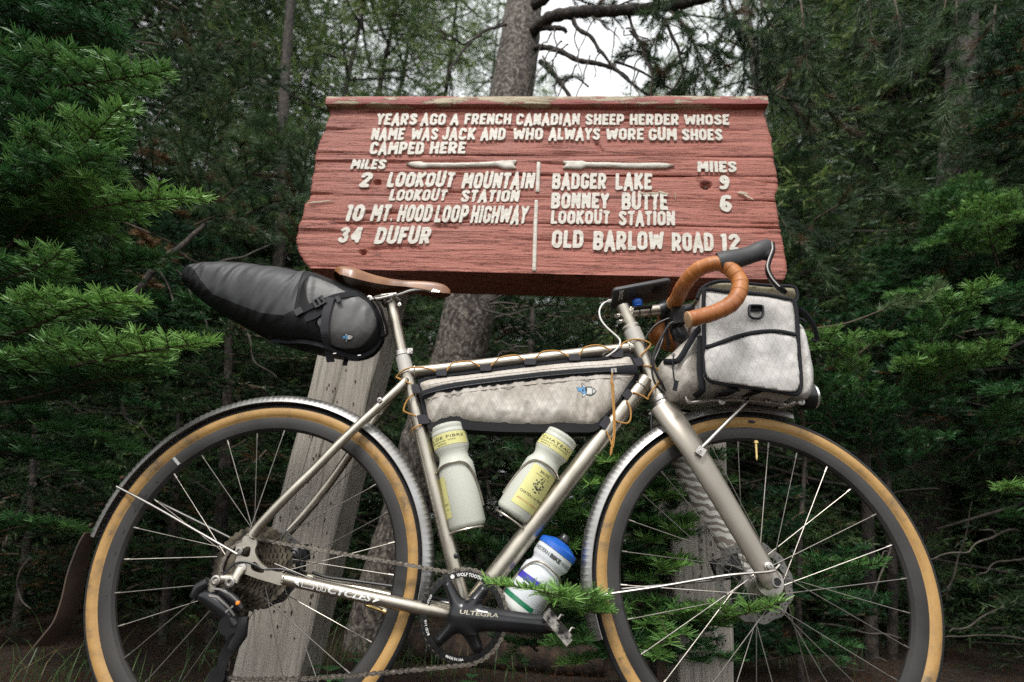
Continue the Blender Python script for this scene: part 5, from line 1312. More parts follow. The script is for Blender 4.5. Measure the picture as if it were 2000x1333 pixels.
# small rocket badge printed on the bags (nose to the right)
def rocket(th, to, par=None):
    """to(x, y, lift) with x in [-1,1]; body 2 wide"""
    def poly(pts, mat, lift, name):
        mb = MB(); c = (sum(p[0] for p in pts) / len(pts), sum(p[1] for p in pts) / len(pts)); V = [to(*c, lift)] + [to(x, y, lift) for x, y in pts]; n = len(pts)
        mb.add(V, [(0, 1 + i, 1 + (i + 1) % n) for i in range(n)]); mb.build(name, MAT[mat], th, par, smooth=False)
    body = [(-.15, .34), (.10, .42), (.45, .40), (.75, .25), (.97, .0), (.75, -.25), (.45, -.40), (.10, -.42), (-.15, -.34)]
    grow = lambda P_, k: [(x * k + (.0), y * k) for x, y in P_]
    poly([(x + (.045 if x > .4 else (-.03 if x < .1 else 0)), y * 1.15) for x, y in body], 'dark_print', .0005, 'badge_outline')
    for s in (1, -1):
        poly([(.02, .36 * s), (-.28, .70 * s), (-.52, .72 * s), (-.40, .42 * s), (-.20, .28 * s)], 'dark_print', .00045, 'badge_outline')
        poly([(-.04, .38 * s), (-.28, .62 * s), (-.42, .62 * s), (-.33, .42 * s), (-.20, .34 * s)], 'off_white', .0009, 'badge_fin')
    fl_ = [(.02, .34), (-.30, .40), (-.58, .22), (-1.0, .24), (-.84, .02), (-.90, -.12), (-.55, -.14), (-.30, -.36), (.02, -.34)]
    poly([(x * 1.04, y * 1.14) for x, y in fl_], 'dark_print', .0006, 'badge_outline'); poly(fl_, 'logo_blue', .0010, 'badge_flame')
    poly([(.02, .33), (.42, .35), (.70, .22), (.90, 0), (.70, -.22), (.42, -.35), (.02, -.33)], 'off_white', .0012, 'badge_body')
    poly([(.55, .28), (.62, .26), (.66, 0), (.62, -.26), (.55, -.28), (.60, 0)], 'dark_print', .0015, 'badge_detail'); poly([(-.42, .08), (-.30, .12), (-.24, 0), (-.30, -.10), (-.42, -.06)], 'dark_print', .0015, 'badge_detail')
    poly([(.22, .16), (.26, .20), (.30, .16), (.26, .04)], 'dark_print', .0015, 'badge_detail'); poly([(.22, -.16), (.26, -.20), (.30, -.16), (.26, -.04)], 'dark_print', .0015, 'badge_detail')

# ---------------- frame bag
fbag = Thing('frame_bag', 'long off-white zipped bag laced inside the bicycle frame below the top tube', 'frame bag', BK, PZ((800, 600), 0))
HW = .030
outl = [(186, 330), (300, 302), (460, 286), (640, 262), (840, 236), (1120, 205), (1300, 196), (1380, 186), (1486, 165), (1512, 190), (1532, 236), (1532, 290), (1500, 335), (1462, 395), (1425, 452), (1368, 515), (1312, 572), (1290, 602), (1240, 606), (1150, 602), (1080, 594), (1000, 602), (900, 606), (800, 604), (700, 600), (600, 592), (540, 588), (470, 578), (430, 566), (380, 558), (330, 572), (288, 590), (252, 596), (236, 560), (222, 500), (210, 440), (196, 380)]
def wrink(x, y, lo=1.0):
    g = lambda f, ax, s: mnoise.noise(Vector((x * f * 1.0, y * f * ax, s)))
    return lo * (0.0030 * g(38, .35, 1) + 0.0030 * (1 - abs(g(52, .3, 4)) * 2.4) + .0009 * g(140, .6, 9))
poly = [(q.x, q.y) for q in smooth_loop([PZ(q, HW) for q in outl], 2)]
zt, zb_ = PZ((860, 262), HW).y, PZ((860, 600), HW).y
def fb_front(x, y, d):
    e = 1 - math.exp(-d / .012); low = min(1, max(0, (zt - y) / (zt - zb_)))
    return HW * .55 + (HW * .52) * e + wrink(x, y, .35 + 1.7 * low) * e
mb = MB(); slab(mb, [poly], .0042, fb_front, lambda x, y, d: -HW * .6 - HW * .4 * (1 - math.exp(-d / .012))); mb.build('bag_body', MAT['xpac_dirty'], fbag, smooth=80)
low = [(228, 580), (300, 560), (420, 550), (520, 575), (700, 585), (900, 590), (1150, 590), (1300, 592), (1318, 606), (1276, 645), (1200, 652), (1100, 650), (900, 650), (700, 648), (500, 636), (450, 628), (330, 622), (262, 640), (238, 610)]
mb = MB(); slab(mb, [[(q.x, q.y) for q in smooth_loop([PZ(q, .020) for q in low], 2)]], .005, .022, -.024); mb.build('bag_base_panel', MAT['bag_black'], fbag, smooth=60)
edge = [(178, 322), (300, 296), (640, 254), (1120, 196), (1300, 188), (1480, 156), (1516, 172), (1545, 236), (1546, 300), (1500, 368), (1440, 450), (1330, 575), (1300, 612), (1280, 600), (1290, 560), (1400, 420), (1490, 300), (1480, 190), (1120, 215), (640, 272), (300, 310), (214, 330), (222, 420), (262, 596), (228, 604), (196, 470)]
mb = MB(); slab(mb, [[(q.x, q.y) for q in [PZ(q, .018) for q in edge]]], .004, .0185, -.024); mb.build('bag_binding', MAT['webbing'], fbag, smooth=60)
zipl = [(192, 402), (260, 376), (400, 344), (600, 318), (800, 294), (1000, 272), (1200, 256), (1375, 246), (1530, 232), (1538, 262), (1530, 288), (1375, 292), (1200, 306), (1000, 322), (800, 344), (600, 368), (400, 396), (260, 426), (218, 442), (200, 425)]
mb = MB(); zp = [(q.x, q.y) for q in smooth_loop([PZ(q, HW) for q in zipl], 2)]
slab(mb, [zp], .003, lambda x, y, d: HW * 1.09 + .0022 * math.sin(min(d, .008) / .008 * 1.57), HW * .9); mb.build('zip_garage', MAT['webbing'], fbag, smooth=60)
zc_ = smooth_loop([PZ(q, HW * 1.09 + .003) for q in [(206, 424), (260, 404), (400, 374), (600, 345), (800, 322), (1000, 299), (1200, 283), (1375, 271)]], 6, False)
mb = MB(); mb.tube(zc_, .0019, 7)
for q in zc_[::1]: mb.lathe(q + Vector((0, 0, .0012)), ZW, [(0, .0018), (.0012, .001)], 5)
mb.build('zip', MAT['plastic'], fbag)
for off in (-1, 1):   # stitched seams either side of the zip
    st_ = [PZ((q[0], q[1] + off * 42), HW * 1.06 + .0022) for q in [(240, 400), (400, 370), (600, 343), (800, 320), (1000, 298), (1200, 281), (1375, 270), (1500, 262)]]
    tube_part('seam', smooth_loop(st_, 4, False), .0010, 'xpac_dirty', 5, thing=fbag)
mb = MB(); zs = PZ((1392, 268), HW * 1.2)
mb.box(zs, ((1, .1, 0), (0, 1, 0), ZW), (.0062, .0050, .0028)); mb.tube([zs + Vector((-.001, .004, .003)), zs + Vector((0, 0, .006)), zs + Vector((0, -.006, .004))], .0016, 8); mb.build('zip_slider', MAT['steel'], fbag)
pull = smooth_loop([PZ(q, HW * 1.25 + .004) for q in [(1384, 282), (1378, 320), (1382, 350), (1384, 420), (1390, 520), (1392, 640), (1386, 700), (1380, 742)]], 4, False)
mb = MB(); mb.tube(pull, [.0017 + (.0016 if 5 < i < 9 else 0) for i in range(len(pull))], 7); pull2 = [q + Vector((.003, 0, -.001)) for q in pull[8:]]; mb.tube(pull2, .0016, 7)
mb.tube([pull[-1], pull[-1] + Vector((-.002, -.012, 0)), pull[-1] + Vector((-.004, -.018, 0))], [.0026, .003, .0012], 7); mb.build('zip_pull', MAT['cord'], fbag)
c0 = PZ((1222, 394), HW * 1.03)
def fb_to(x, y, l):
    X_, Y_ = c0.x + x * .0225, c0.y + y * .0225 + x * -.0015; return Vector((X_, Y_, fb_front(X_, Y_, .03) + .0012 + l))
rocket(fbag, fb_to)
for (x0_, y0_, x1_, y1_, vv) in ((292, 266, 358, 300, 0), (564, 234, 634, 270, 0), (838, 196, 910, 232, 0), (1113, 168, 1186, 206, 0), (1378, 132, 1450, 186, 0), (136, 350, 186, 410, 1), (170, 540, 240, 600, 1), (1508, 186, 1572, 244, 2), (1440, 380, 1510, 450, 3), (1300, 545, 1375, 635, 3)):
    pl = [(x0_, y0_), (x1_, y0_), (x1_, y1_), (x0_, y1_)]
    if vv == 3: pl = [((x0_ + x1_) / 2 + 4, y0_), (x1_, y0_ + 26), ((x0_ + x1_) / 2 + 2, y1_), (x0_, y1_ - 30)]
    if vv in (1,): pl = [(x0_, y0_ + 6), (x1_ - 8, y0_), (x1_ + 14, y1_ - 4), (x0_ + 14, y1_)]
    if vv == 2: pl = [(x0_, y0_ + 8), (x1_ - 8, y0_), (x1_, y1_ - 8), (x0_ + 22, y1_)]
    mb = MB(); slab(mb, [[(q.x, q.y) for q in [PZ(q, .022) for q in pl]]], .004, .0245, .0215); mb.build('lacing_tab', MAT['strap_grey'], fbag, smooth=False)

# ---------------- saddle bag: tapered roll hanging behind the seat post
def P3(q, w): return P(360 + q[0] / 3.704, 500 + q[1] / 3.704, w)
sbag = Thing('saddle_bag', 'large slate and black tapered bag strapped under the brown saddle', 'saddle bag', BK, P3((1100, 720), 0))
up_l = [(38, 212), (70, 150), (100, 122), (180, 98), (260, 86), (380, 84), (500, 92), (640, 110), (760, 124), (880, 152), (925, 142), (1000, 160), (1080, 192), (1180, 228), (1290, 270), (1360, 330), (1410, 400), (1430, 470), (1440, 560)]
lo_l = [(44, 236), (60, 262), (100, 300), (160, 350), (250, 410), (350, 465), (450, 520), (530, 562), (600, 596), (720, 636), (840, 672), (960, 708), (1060, 730), (1160, 745), (1250, 748), (1330, 722), (1380, 680), (1410, 640), (1440, 566)]
up_c = smooth_loop([P3(q, 0) for q in up_l], 4, False); lo_c = smooth_loop([P3(q, 0) for q in lo_l], 4, False)
nS = len(up_c)
wid = [(0, .030), (.06, .052), (.15, .066), (.4, .074), (.65, .076), (.85, .062), (.95, .040), (1, .010)]
def sb_surf(s, a, lift=0.0, wr=1.0):
    """s 0..1 tail to post, a angle round the section, 0 = top, pi/2 = near side"""
    i = s * (nS - 1); k = min(int(i), nS - 2); f = i - k; u_ = up_c[k].lerp(up_c[k + 1], f); l_ = lo_c[k].lerp(lo_c[k + 1], f)
    c = (u_ + l_) / 2; h = (u_ - l_) / 2; w = float(np.interp(s, [q[0] for q in wid], [q[1] for q in wid]))
    ca, sa = math.cos(a), math.sin(a); e = .80
    cc_, sc_ = math.copysign(abs(ca) ** e, ca), math.copysign(abs(sa) ** e, sa)
    fold = wr * (.0042 * mnoise.noise(Vector((s * 22, a * 1.2, 3))) + .0050 * (0.5 - abs(mnoise.noise(Vector((s * 26 + a * 1.5, a * 1.0, 7))))) * 2) * (1.0 if s < .62 else .3) * max(.25, abs(sa))
    g = 1 + (fold + lift) / max(w, .02)
    return c + h * (cc_ * (1 + (fold * .5 + lift) / max(h.length, .02))) + Vector((0, 0, w * sc_ * g))
def sb_patch(name, mat, s0, s1, a0, a1, lift, ns=60, na=24, afn=None):
    mb = MB(); V = []
    for i in range(ns + 1):
        s = s0 + (s1 - s0) * i / ns; b0, b1 = (afn(s) if afn else (a0, a1))
        for j in range(na + 1): V.append(sb_surf(s, b0 + (b1 - b0) * j / na, lift))
    W = na + 1; F = [(i * W + j, (i + 1) * W + j, (i + 1) * W + j + 1, i * W + j + 1) for i in range(ns) for j in range(na)]
    mb.add(V, F); return mb.build(name, MAT[mat], sbag, smooth=70)
def ys(px):   # param on the near surface closest to a picture point
    best = None; 
    for i in range(0, 61):
        s = i / 60
        for j in range(0, 31):
            a = PI * j / 30; q = BK.px(sb_surf(s, a, 0, 0)); tx, ty = 360 + px[0] / 3.704, 500 + px[1] / 3.704; d = (q[0] - tx) ** 2 + (q[1] - ty) ** 2
            if best is None or d < best[0]: best = (d, s, a)
    return best[1], best[2]
seam_pts = [ys(q) for q in [(40, 215), (220, 285), (400, 360), (560, 420), (720, 440)]]
sS, sA = [q[0] for q in seam_pts], [q[1] for q in seam_pts]
nearA = lambda s: float(np.interp(s, sS, sA))
body = sb_patch('bag_body', 'bag_dark', 0, .56, -1.6, 1.6, 0, 110, 40, afn=lambda s: (-nearA(s), nearA(s)))
sb_patch('bag_base', 'bag_black', 0, .56, 0, 0, 0, 110, 40, afn=lambda s: (nearA(s), 2 * PI - nearA(s)))
sb_patch('bag_holster', 'bag_black', .56, 1.0, 0, 2 * PI, -0.0012, 60, 72)
mb = MB(); V = [sb_surf(0, 2 * PI * k / 24) for k in range(24)]; mb.add(V, [tuple(range(24))]); mb.add([sb_surf(1, 2 * PI * k / 24) for k in range(24)], [tuple(reversed(range(24)))]); mb.build('bag_end', MAT['bag_black'], sbag)
# light grey side panels of the holster, cut to shape and lying on the bag
def onsurf_patch(name, mat, outline, lift, cell=.004, th=.0018, piping=None):
    W0 = .070; pts = [P3(q, W0) for q in outline]; loop = [(q.x, q.y) for q in smooth_loop(pts, 4)]
    SS = []
    for i in range(0, 121):
        for j in range(0, 61):
            SS.append(sb_surf(i / 120, PI * (j / 60), 0, 1.0))
    SS = np.array([tuple(q) for q in SS])
    # height of the bag's near surface above any (x, y), seen along the photo ray so that the outline stays put
    r3 = []
    def hh(x, y):
        d = (SS[:, 0] - x) ** 2 + (SS[:, 1] - y) ** 2; k = np.argsort(d)[:6]; k = k[np.argsort(-SS[k, 2])[:3]]; return float(SS[k, 2].mean())
    cache = {}
    def H(x, y):
        key = (round(x, 4), round(y, 4))
        if key not in cache: cache[key] = hh(x, y)
        return cache[key]
    mb = MB(); slab(mb, [loop], cell, lambda x, y, d: H(x, y) + lift, lambda x, y, d: H(x, y) + lift - th - .004); o = mb.build(name, MAT[mat], sbag, smooth=80)
    return H, loop
panel = [(915, 146), (1000, 172), (1080, 205), (1160, 252), (1250, 272), (1330, 330), (1366, 400), (1368, 470), (1340, 540), (1290, 600), (1220, 636), (1130, 640), (1060, 625), (1010, 590), (990, 540), (968, 480), (1000, 440), (940, 400), (905, 330), (898, 250), (905, 190)]
Hp, lp_ = onsurf_patch('side_panel', 'bag_grey', panel, .0022)
rim_ = [Vector((x, y, Hp(x, y) + .003)) for x, y in lp_]
tube_part('panel_piping', [rim_[i] for i in range(int(len(rim_) * .20), int(len(rim_) * .70))], .0020, 'webbing', 7, thing=sbag)
tri = [(540, 528), (700, 455), (810, 400), (900, 372), (1010, 372), (990, 430), (950, 500), (985, 560), (980, 600), (850, 575), (700, 550), (600, 535)]
onsurf_patch('side_wing', 'bag_black', tri, .0030)
def strap(name, px, width, lift=.006, mat='webbing', w=.076):
    pts = smooth_loop([Vector((P3(q, w).x, P3(q, w).y, Hp(P3(q, w).x, P3(q, w).y) + lift)) for q in px], 4, False)
    wd = []
    for i in range(len(pts)):
        t = (pts[min(i + 1, len(pts) - 1)] - pts[max(i - 1, 0)]).normalized(); wd.append(t.cross(Vector((0, 0, 1))))
    mb = MB(); mb.ribbon(pts, wd, width, .0018); return mb.build(name, MAT[mat], sbag, smooth=False), pts
strap('strap', [(810, 432), (880, 400), (950, 362), (1010, 335), (1090, 300), (1180, 270), (1240, 256)], .0145)
strap('strap', [(880, 470), (950, 440), (1000, 400), (1040, 360)], .014, .005)
strap('strap', [(548, 540), (700, 566), (850, 590), (1000, 625), (1150, 668), (1260, 652), (1340, 580), (1385, 480), (1375, 400), (1355, 340)], .010, .004)
strap('strap', [(1065, 310), (1050, 360), (1030, 440), (1016, 520), (1012, 575), (1005, 640), (998, 705)], .0185, .0085, 'strap_grey')
mb = MB(); 
q = P3((985, 345), .076); zz = Hp(q.x, q.y) + .009; ax_ = (P3((1030, 320), .076) - P3((940, 370), .076)).normalized(); ay_ = Vector((-ax_.y, ax_.x, 0))
for k in (-.011, 0, .011): mb.box(Vector((q.x, q.y, zz)) + ax_ * k, (ax_, ay_, ZW), (.0028, .0105, .0035))
for k in (-.0095, .0095): mb.box(Vector((q.x, q.y, zz)) + ay_ * k, (ax_, ay_, ZW), (.014, .0018, .003))
q = P3((838, 415), .076); zz = Hp(q.x, q.y) + .008; mb.box(Vector((q.x, q.y, zz)), (ax_, ay_, ZW), (.009, .0085, .0015))
q = P3((1118, 320), .076); zz = Hp(q.x, q.y) + .009; mb.box(Vector((q.x, q.y, zz)), (ax_, ay_, ZW), (.005, .008, .002)); mb.build('buckle', MAT['plastic'], sbag, smooth=False)
mb = MB(); mb.ribbon(smooth_loop([P3((600, 92), .01), P3((640, 88), .012), P3((700, 108), .01), P3((740, 122), .01), P3((800, 112), .01), P3((860, 140), .01), P3((905, 156), .01)], 4, False), ZW, .018, .002)
mb.box(P3((770, 112), .01), ((1, -.25, 0), (.25, 1, 0), ZW), (.014, .003, .011)); mb.build('top_strap', MAT['webbing'], sbag, smooth=False)
mb = MB(); mb.box(P3((1165, 770), .0), ((1, -.1, 0), (.1, 1, 0), ZW), (.0055, .0085, .0012)); mb.build('pull_tab', MAT['webbing'], sbag, smooth=False)
mb = MB()
for q in ((1088, 707), (1266, 720)): mb.box(P3(q, .052), ((1, .12, 0), (0, 1, 0), ZW), (.0035, .0010, .001))
mb.build('light_loop', MAT['white_print'], sbag, smooth=False)
mb = MB(); mb.tube(smooth_loop([P3((1370, 300), .03), P3((1420, 380), .04), P3((1440, 440), .03), P3((1470, 560), .012), P3((1420, 590), .02)], 4, False), [.004 + .006 * math.sin(i / 16 * PI) for i in range(17)], 10, ell=(1, .35)); mb.build('post_strap', MAT['bag_black'], sbag)
cq = P3((1172, 578), .074)
def sb_to(x, y, l):
    X_, Y_ = cq.x + x * .0125, cq.y + y * .0125 + x * .0012; return Vector((X_, Y_, Hp(X_, Y_) + .0048 + l))
rocket(sbag, sb_to)

# ---------------- front bag on the rack
def P4(q, w): return P(1160 + q[0] / 3.508, 440 + q[1] / 3.508, w)
hbag = Thing('handlebar_bag', 'boxy off-white bag with black edging sitting on the front rack', 'handlebar bag', BK, P4((1000, 1130), 0))
BW = .115
side = [(770, 440), (900, 455), (1050, 465), (1200, 480), (1300, 500), (1372, 524), (1392, 640), (1400, 800), (1412, 960), (1418, 1100), (1395, 1152), (1360, 1158), (1250, 1140), (1050, 1110), (850, 1082), (790, 1062), (762, 1010), (756, 850), (752, 650), (752, 480)]
loop = [(q.x, q.y) for q in smooth_loop([P4(q, BW) for q in side], 2)]
def hb_front(x, y, d):
    e = 1 - math.exp(-d / .012); w_ = .0035 * mnoise.noise(Vector((x * 16, y * 22, 1))) + .0035 * (.5 - abs(mnoise.noise(Vector((x * 14 + y * 10, y * 30, 5))))) + .0012 * mnoise.noise(Vector((x * 70, y * 60, 2)))
    return BW - .006 + (.013 + w_) * e
mb = MB(); slab(mb, [loop], .0048, hb_front, lambda x, y, d: -BW + .006 - .012 * (1 - math.exp(-d / .012))); mb.build('bag_body', MAT['xpac'], hbag, smooth=75)
def edging(name, px, w, r=.0042, mat='webbing', ell=(1, 1), n=4, closed=False, wfn=None):
    pts = smooth_loop([P4(q, (q[2] if len(q) > 2 else w)) for q in px], n, closed); 
    mb = MB(); mb.tube(pts, r, 9, closed=closed, ell=ell, up=ZW); return mb.build(name, MAT[mat], hbag, smooth=70)
edging('edge_binding', [(q[0], q[1]) for q in side], BW + .001, .0046, ell=(.6, 1), closed=True, n=3)
mb = MB(); mb.tube([Vector((q.x, q.y, -BW - .001)) for q in smooth_loop([P4(q, BW) for q in side], 3)], .0045, 9, closed=True, ell=(.6, 1), up=ZW); mb.build('edge_binding', MAT['webbing'], hbag, smooth=70)
edging('pocket_binding', [(765, 836), (810, 826), (880, 800), (980, 765), (1080, 740), (1180, 728), (1280, 730), (1390, 752)], BW + .0125, .0036, ell=(.8, 1.3))
# pocket panel standing a little proud, below the curved binding
pk = [(772, 842), (880, 812), (980, 778), (1080, 752), (1180, 740), (1280, 742), (1385, 764), (1396, 900), (1408, 1090), (1360, 1140), (1200, 1118), (1000, 1088), (830, 1062), (782, 1030), (768, 940)]
loop = [(q.x, q.y) for q in smooth_loop([P4(q, BW + .01) for q in pk], 2)]
mb = MB(); slab(mb, [loop], .0048, lambda x, y, d: hb_front(x, y, .05) + .0015 + .0055 * (1 - math.exp(-d / .010)) + .003 * mnoise.noise(Vector((x * 30, y * 18, 8))), lambda x, y, d: BW - .004); mb.build('side_pocket', MAT['xpac'], hbag, smooth=75)
# lid, seen from below at its rear edge
lid = [(700, 500), (740, 440), (800, 402), (880, 390), (940, 392), (1050, 405), (1200, 420), (1350, 425), (1385, 450), (1392, 500), (1378, 528), (1300, 502), (1200, 482), (1050, 466), (900, 452), (775, 440), (740, 500)]
loop = [(q.x, q.y) for q in smooth_loop([P4(q, .08) for q in lid], 2)]
mb = MB(); slab(mb, [loop], .005, lambda x, y, d: .080 + .03 * (1 - math.exp(-d / .02)), lambda x, y, d: -.08 - .03 * (1 - math.exp(-d / .02))); mb.build('lid', MAT['xpac_khaki'], hbag, smooth=75)
edging('lid_binding', [(705, 505), (735, 440), (800, 398), (880, 384), (940, 388), (1050, 400), (1200, 414), (1350, 420), (1388, 446), (1394, 500), (1380, 530)], .088, .0040)
# rider-side pocket with rolled flap
lp1 = [(556, 850), (620, 785), (700, 720), (748, 690), (752, 850), (748, 1100), (730, 1150), (690, 1168), (600, 1172), (560, 1160), (520, 1090), (490, 1020), (478, 930), (500, 890)]
loop = [(q.x, q.y) for q in smooth_loop([P4(q, .075) for q in lp1], 2)]
mb = MB(); slab(mb, [loop], .0048, lambda x, y, d: .045 + .045 * math.sqrt(min(1, d / .045)) + .004 * mnoise.noise(Vector((x * 40, y * 30, 3))) , lambda x, y, d: -.045 - .045 * math.sqrt(min(1, d / .045))); mb.build('rear_pocket', MAT['xpac_dirty'], hbag, smooth=75)
edging('edge_binding', [(748, 690, .09), (700, 735, .094), (650, 815, .094), (600, 900, .092), (560, 935, .088), (480, 935, .060)], .09, .0048, ell=(.5, 1.4))
edging('edge_binding', [(728, 760, .100), (726, 880, .1), (728, 1020, .1), (742, 1100, .1), (735, 1140, .095), (690, 1175, .08)], .1, .0050, ell=(.5, 1.5))
mb = MB(); mb.lathe(P4((545, 890), .082), ZW, [(0, .0048), (.0012, .0046), (.0012, .0026), (0, .0026)], 16); mb.build('eyelet', MAT['steel'], hbag)
mb = MB(); mb.tube(smooth_loop([P4((545, 895), .085), P4((540, 960), .088), P4((545, 1020), .09), P4((552, 1070), .09)], 3, False), .0016, 6); mb.box(P4((560, 1100), .091), ((.3, 1, 0), (1, -.3, 0), ZW), (.0115, .0045, .0016)); mb.build('cord_pull', MAT['webbing'], hbag)
# front pocket towards the light
lp2 = [(1385, 655), (1430, 660), (1462, 700), (1490, 790), (1510, 900), (1530, 1020), (1520, 1110), (1498, 1165), (1470, 1175), (1420, 1172), (1415, 1100), (1405, 900)]
loop = [(q.x, q.y) for q in smooth_loop([P4(q, .09) for q in lp2], 2)]
mb = MB(); slab(mb, [loop], .0048, lambda x, y, d: .070 + .035 * math.sqrt(min(1, d / .03)) + .004 * mnoise.noise(Vector((x * 40, y * 30, 3))), lambda x, y, d: -.07 - .035 * math.sqrt(min(1, d / .03))); mb.build('front_pocket', MAT['xpac'], hbag, smooth=75)
edging('edge_binding', [(1385, 570, .06), (1440, 600, .07), (1490, 660, .075), (1520, 730, .07), (1525, 790, .06), (1500, 785, .06)], .07, .0055, ell=(1.6, .6))
edging('edge_binding', [(1392, 640, .098), (1430, 650, .1), (1452, 668, .1)], .1, .0035)
# D-ring on its webbing patch
mb = MB(); q = P4((1110, 568), BW + .010); mb.box(q, ((1, 0, 0), (0, 1, 0), ZW), (.0118, .0075, .0022)); mb.build('ring_patch', MAT['webbing'], hbag, smooth=False)
mb = MB(); R0_ = [(1066, 560), (1064, 610), (1082, 634), (1110, 640), (1140, 636), (1158, 612), (1156, 562), (1140, 553), (1082, 551)]
mb.tube(smooth_loop([P4(q, BW + .016) for q in R0_], 3), .0031, 9, closed=True); mb.build('d_ring', MAT['plastic'], hbag)
# belly straps and underside
mb = MB()
for x in (940, 1120): mb.ribbon([P4((x + 40, 1108), .11), P4((x, 1140), .105), P4((x - 60, 1172), .06), P4((x - 90, 1180), 0)], (1, .1, 0), .026, .002)
mb.build('belly_strap', MAT['webbing'], hbag, smooth=False)
mb = MB(); mb.tube(smooth_loop([P4((700, 500), .06), P4((720, 470), .07), P4((760, 520), .08), P4((800, 500), .08)], 3, False), .0022, 6); mb.build('closure_cord', MAT['webbing'], hbag)
# brown leather pouch hanging behind the bracket
pch = Thing('leather_pouch', 'small brown leather pouch tucked between the bars and the front bag', 'pouch', BK, P(1290, 680, -.03))
lp3 = [P(x, y, -.05) for x, y in ((1280, 630), (1300, 622), (1318, 640), (1322, 665), (1318, 682), (1300, 676), (1282, 668), (1272, 655))]
mb = MB(); slab(mb, [[(q.x, q.y) for q in smooth_loop(lp3, 3)]], .004, lambda x, y, d: -.045 + .02 * math.sqrt(min(1, d / .015)), -.075); mb.build('pouch_body', MAT['tape'], pch, smooth=70)
mb = MB(); mb.tube([P(1300, 618, -.02), P(1303, 650, -.022), P(1306, 684, -.03)], .0035, 8); mb.build('pouch_strap', MAT['webbing'], pch)

# ---------------- phone on its mount and the charging cable
phone = Thing('phone', 'black phone in a rugged case mounted above the stem', 'phone', BK, P(1250, 590, 0))
def P5(q, w): return P(1180 + q[0] / 7.404, 540 + q[1] / 7.404, w)
pA, pB = P5((105, 330), .0), P5((930, 175), .0); dx_ = (pB - pA).normalized(); L_ph = (pB - pA).length
up_ = Vector((-dx_.y, dx_.x, 0)).normalized()
tl = math.radians(24); yv = (Vector((0, 0, -1)) * math.cos(math.radians(14)) - up_ * math.sin(math.radians(14))).normalized(); nv = dx_.cross(yv).normalized()
# case as a rounded slab, tilted so its lower face and near edge show
c_ = (pA + pB) / 2 + Vector((0, 0, 0))
mb = MB(); Lh, Wh, Th, R_ = L_ph / 2, .037, .0058, .010
outl_ = []
for (sx, sy, a0_) in ((1, 1, 0), (-1, 1, 90), (-1, -1, 180), (1, -1, 270)):
    for k in range(6): a = math.radians(a0_ + 90 * k / 5); outl_.append((sx * (Lh - R_) + R_ * math.cos(a), sy * (Wh - R_) + R_ * math.sin(a)))
V = []; lay = [(-Th, .94), (-Th * .6, 1), (Th * .6, 1), (Th, .94)]
nV = nv if nv.y > 0 else -nv
for t, s in lay:
    for x, y in outl_: V.append(c_ + dx_ * (x * (1 - (1 - s) * .3)) + yv * (y * s) + nV * t)
m = len(outl_); F = [tuple(reversed(range(m))), tuple(3 * m + k for k in range(m))]
for l in range(3):
    for k in range(m): k2 = (k + 1) % m; F.append((l * m + k, l * m + k2, (l + 1) * m + k2, (l + 1) * m + k))
mb.add(V, F); mb.build('phone_case', MAT['hood'], phone, smooth=40)
mb = MB(); print_text(mb, 'EVOC', lambda s, t: c_ + dx_ * (-.047 - t * 1.0 + .0) + yv * (-.034 + s) * 1.0 - nV * (Th + .0006), size=.013, width=.036, height=.010, bold=.04); mb.build('case_lettering', MAT['white_print'], phone, smooth=False)
mb = MB(); mb.box(c_ - nV * (Th + .001) + yv * (-Wh * .35) + dx_ * .045, (dx_, yv, nV), (.016, .012, .0008)); mb.build('camera_window', MAT['plastic'], phone, smooth=False)
q = P5((490, 360), .01)
mb = MB(); mb.lathe(q + Vector((0, .008, -.012)), (0.1, -1, 0), [(0, .0115), (.003, .0130), (.009, .0125), (.014, .0095), (.017, .0105), (.018, 0)], 22); mb.build('mount_latch', MAT['blue'], phone)
mb = MB(); mb.tube([P5((420, 470), .017), P5((530, 450), .018), P5((690, 440), .017)], .0062, 10, ell=(1, .6)); mb.build('mount_base', MAT['plastic'], phone)
for x in (490, 645):
    mb = MB(); cx_ = P5((x, 545), 0); mb.tube([cx_ + Vector((.002 * math.sin(a), .0158 * math.cos(a), .0158 * math.sin(a))) for a in np.linspace(0, 2 * PI, 20)[:-1]], .0016, 6, closed=True); mb.build('zip_tie', MAT['plastic'], phone)
chg = Thing('charging_cable', 'thin white cable looping from the phone down behind the top tube', 'cable', BK, P4((100, 900), .0))
wc = smooth_loop([P4((112, 520), -.01), P4((95, 522), 0), P4((62, 540), .012), P4((38, 585), .018), P4((45, 640), .02), P4((78, 690), .022), P4((125, 735), .023), P4((165, 770), .024), P4((180, 800), .026), P4((165, 840), .027), P4((120, 880), .024), P4((75, 908), .010), P4((60, 915), -.01)], 5, False)
tube_part('cable', wc, .0021, 'white_cable', 8, thing=chg)
tube_part('connector', [P4((98, 522), .0), P4((118, 518), -.006)], .0042, 'white_cable', 8, thing=chg)
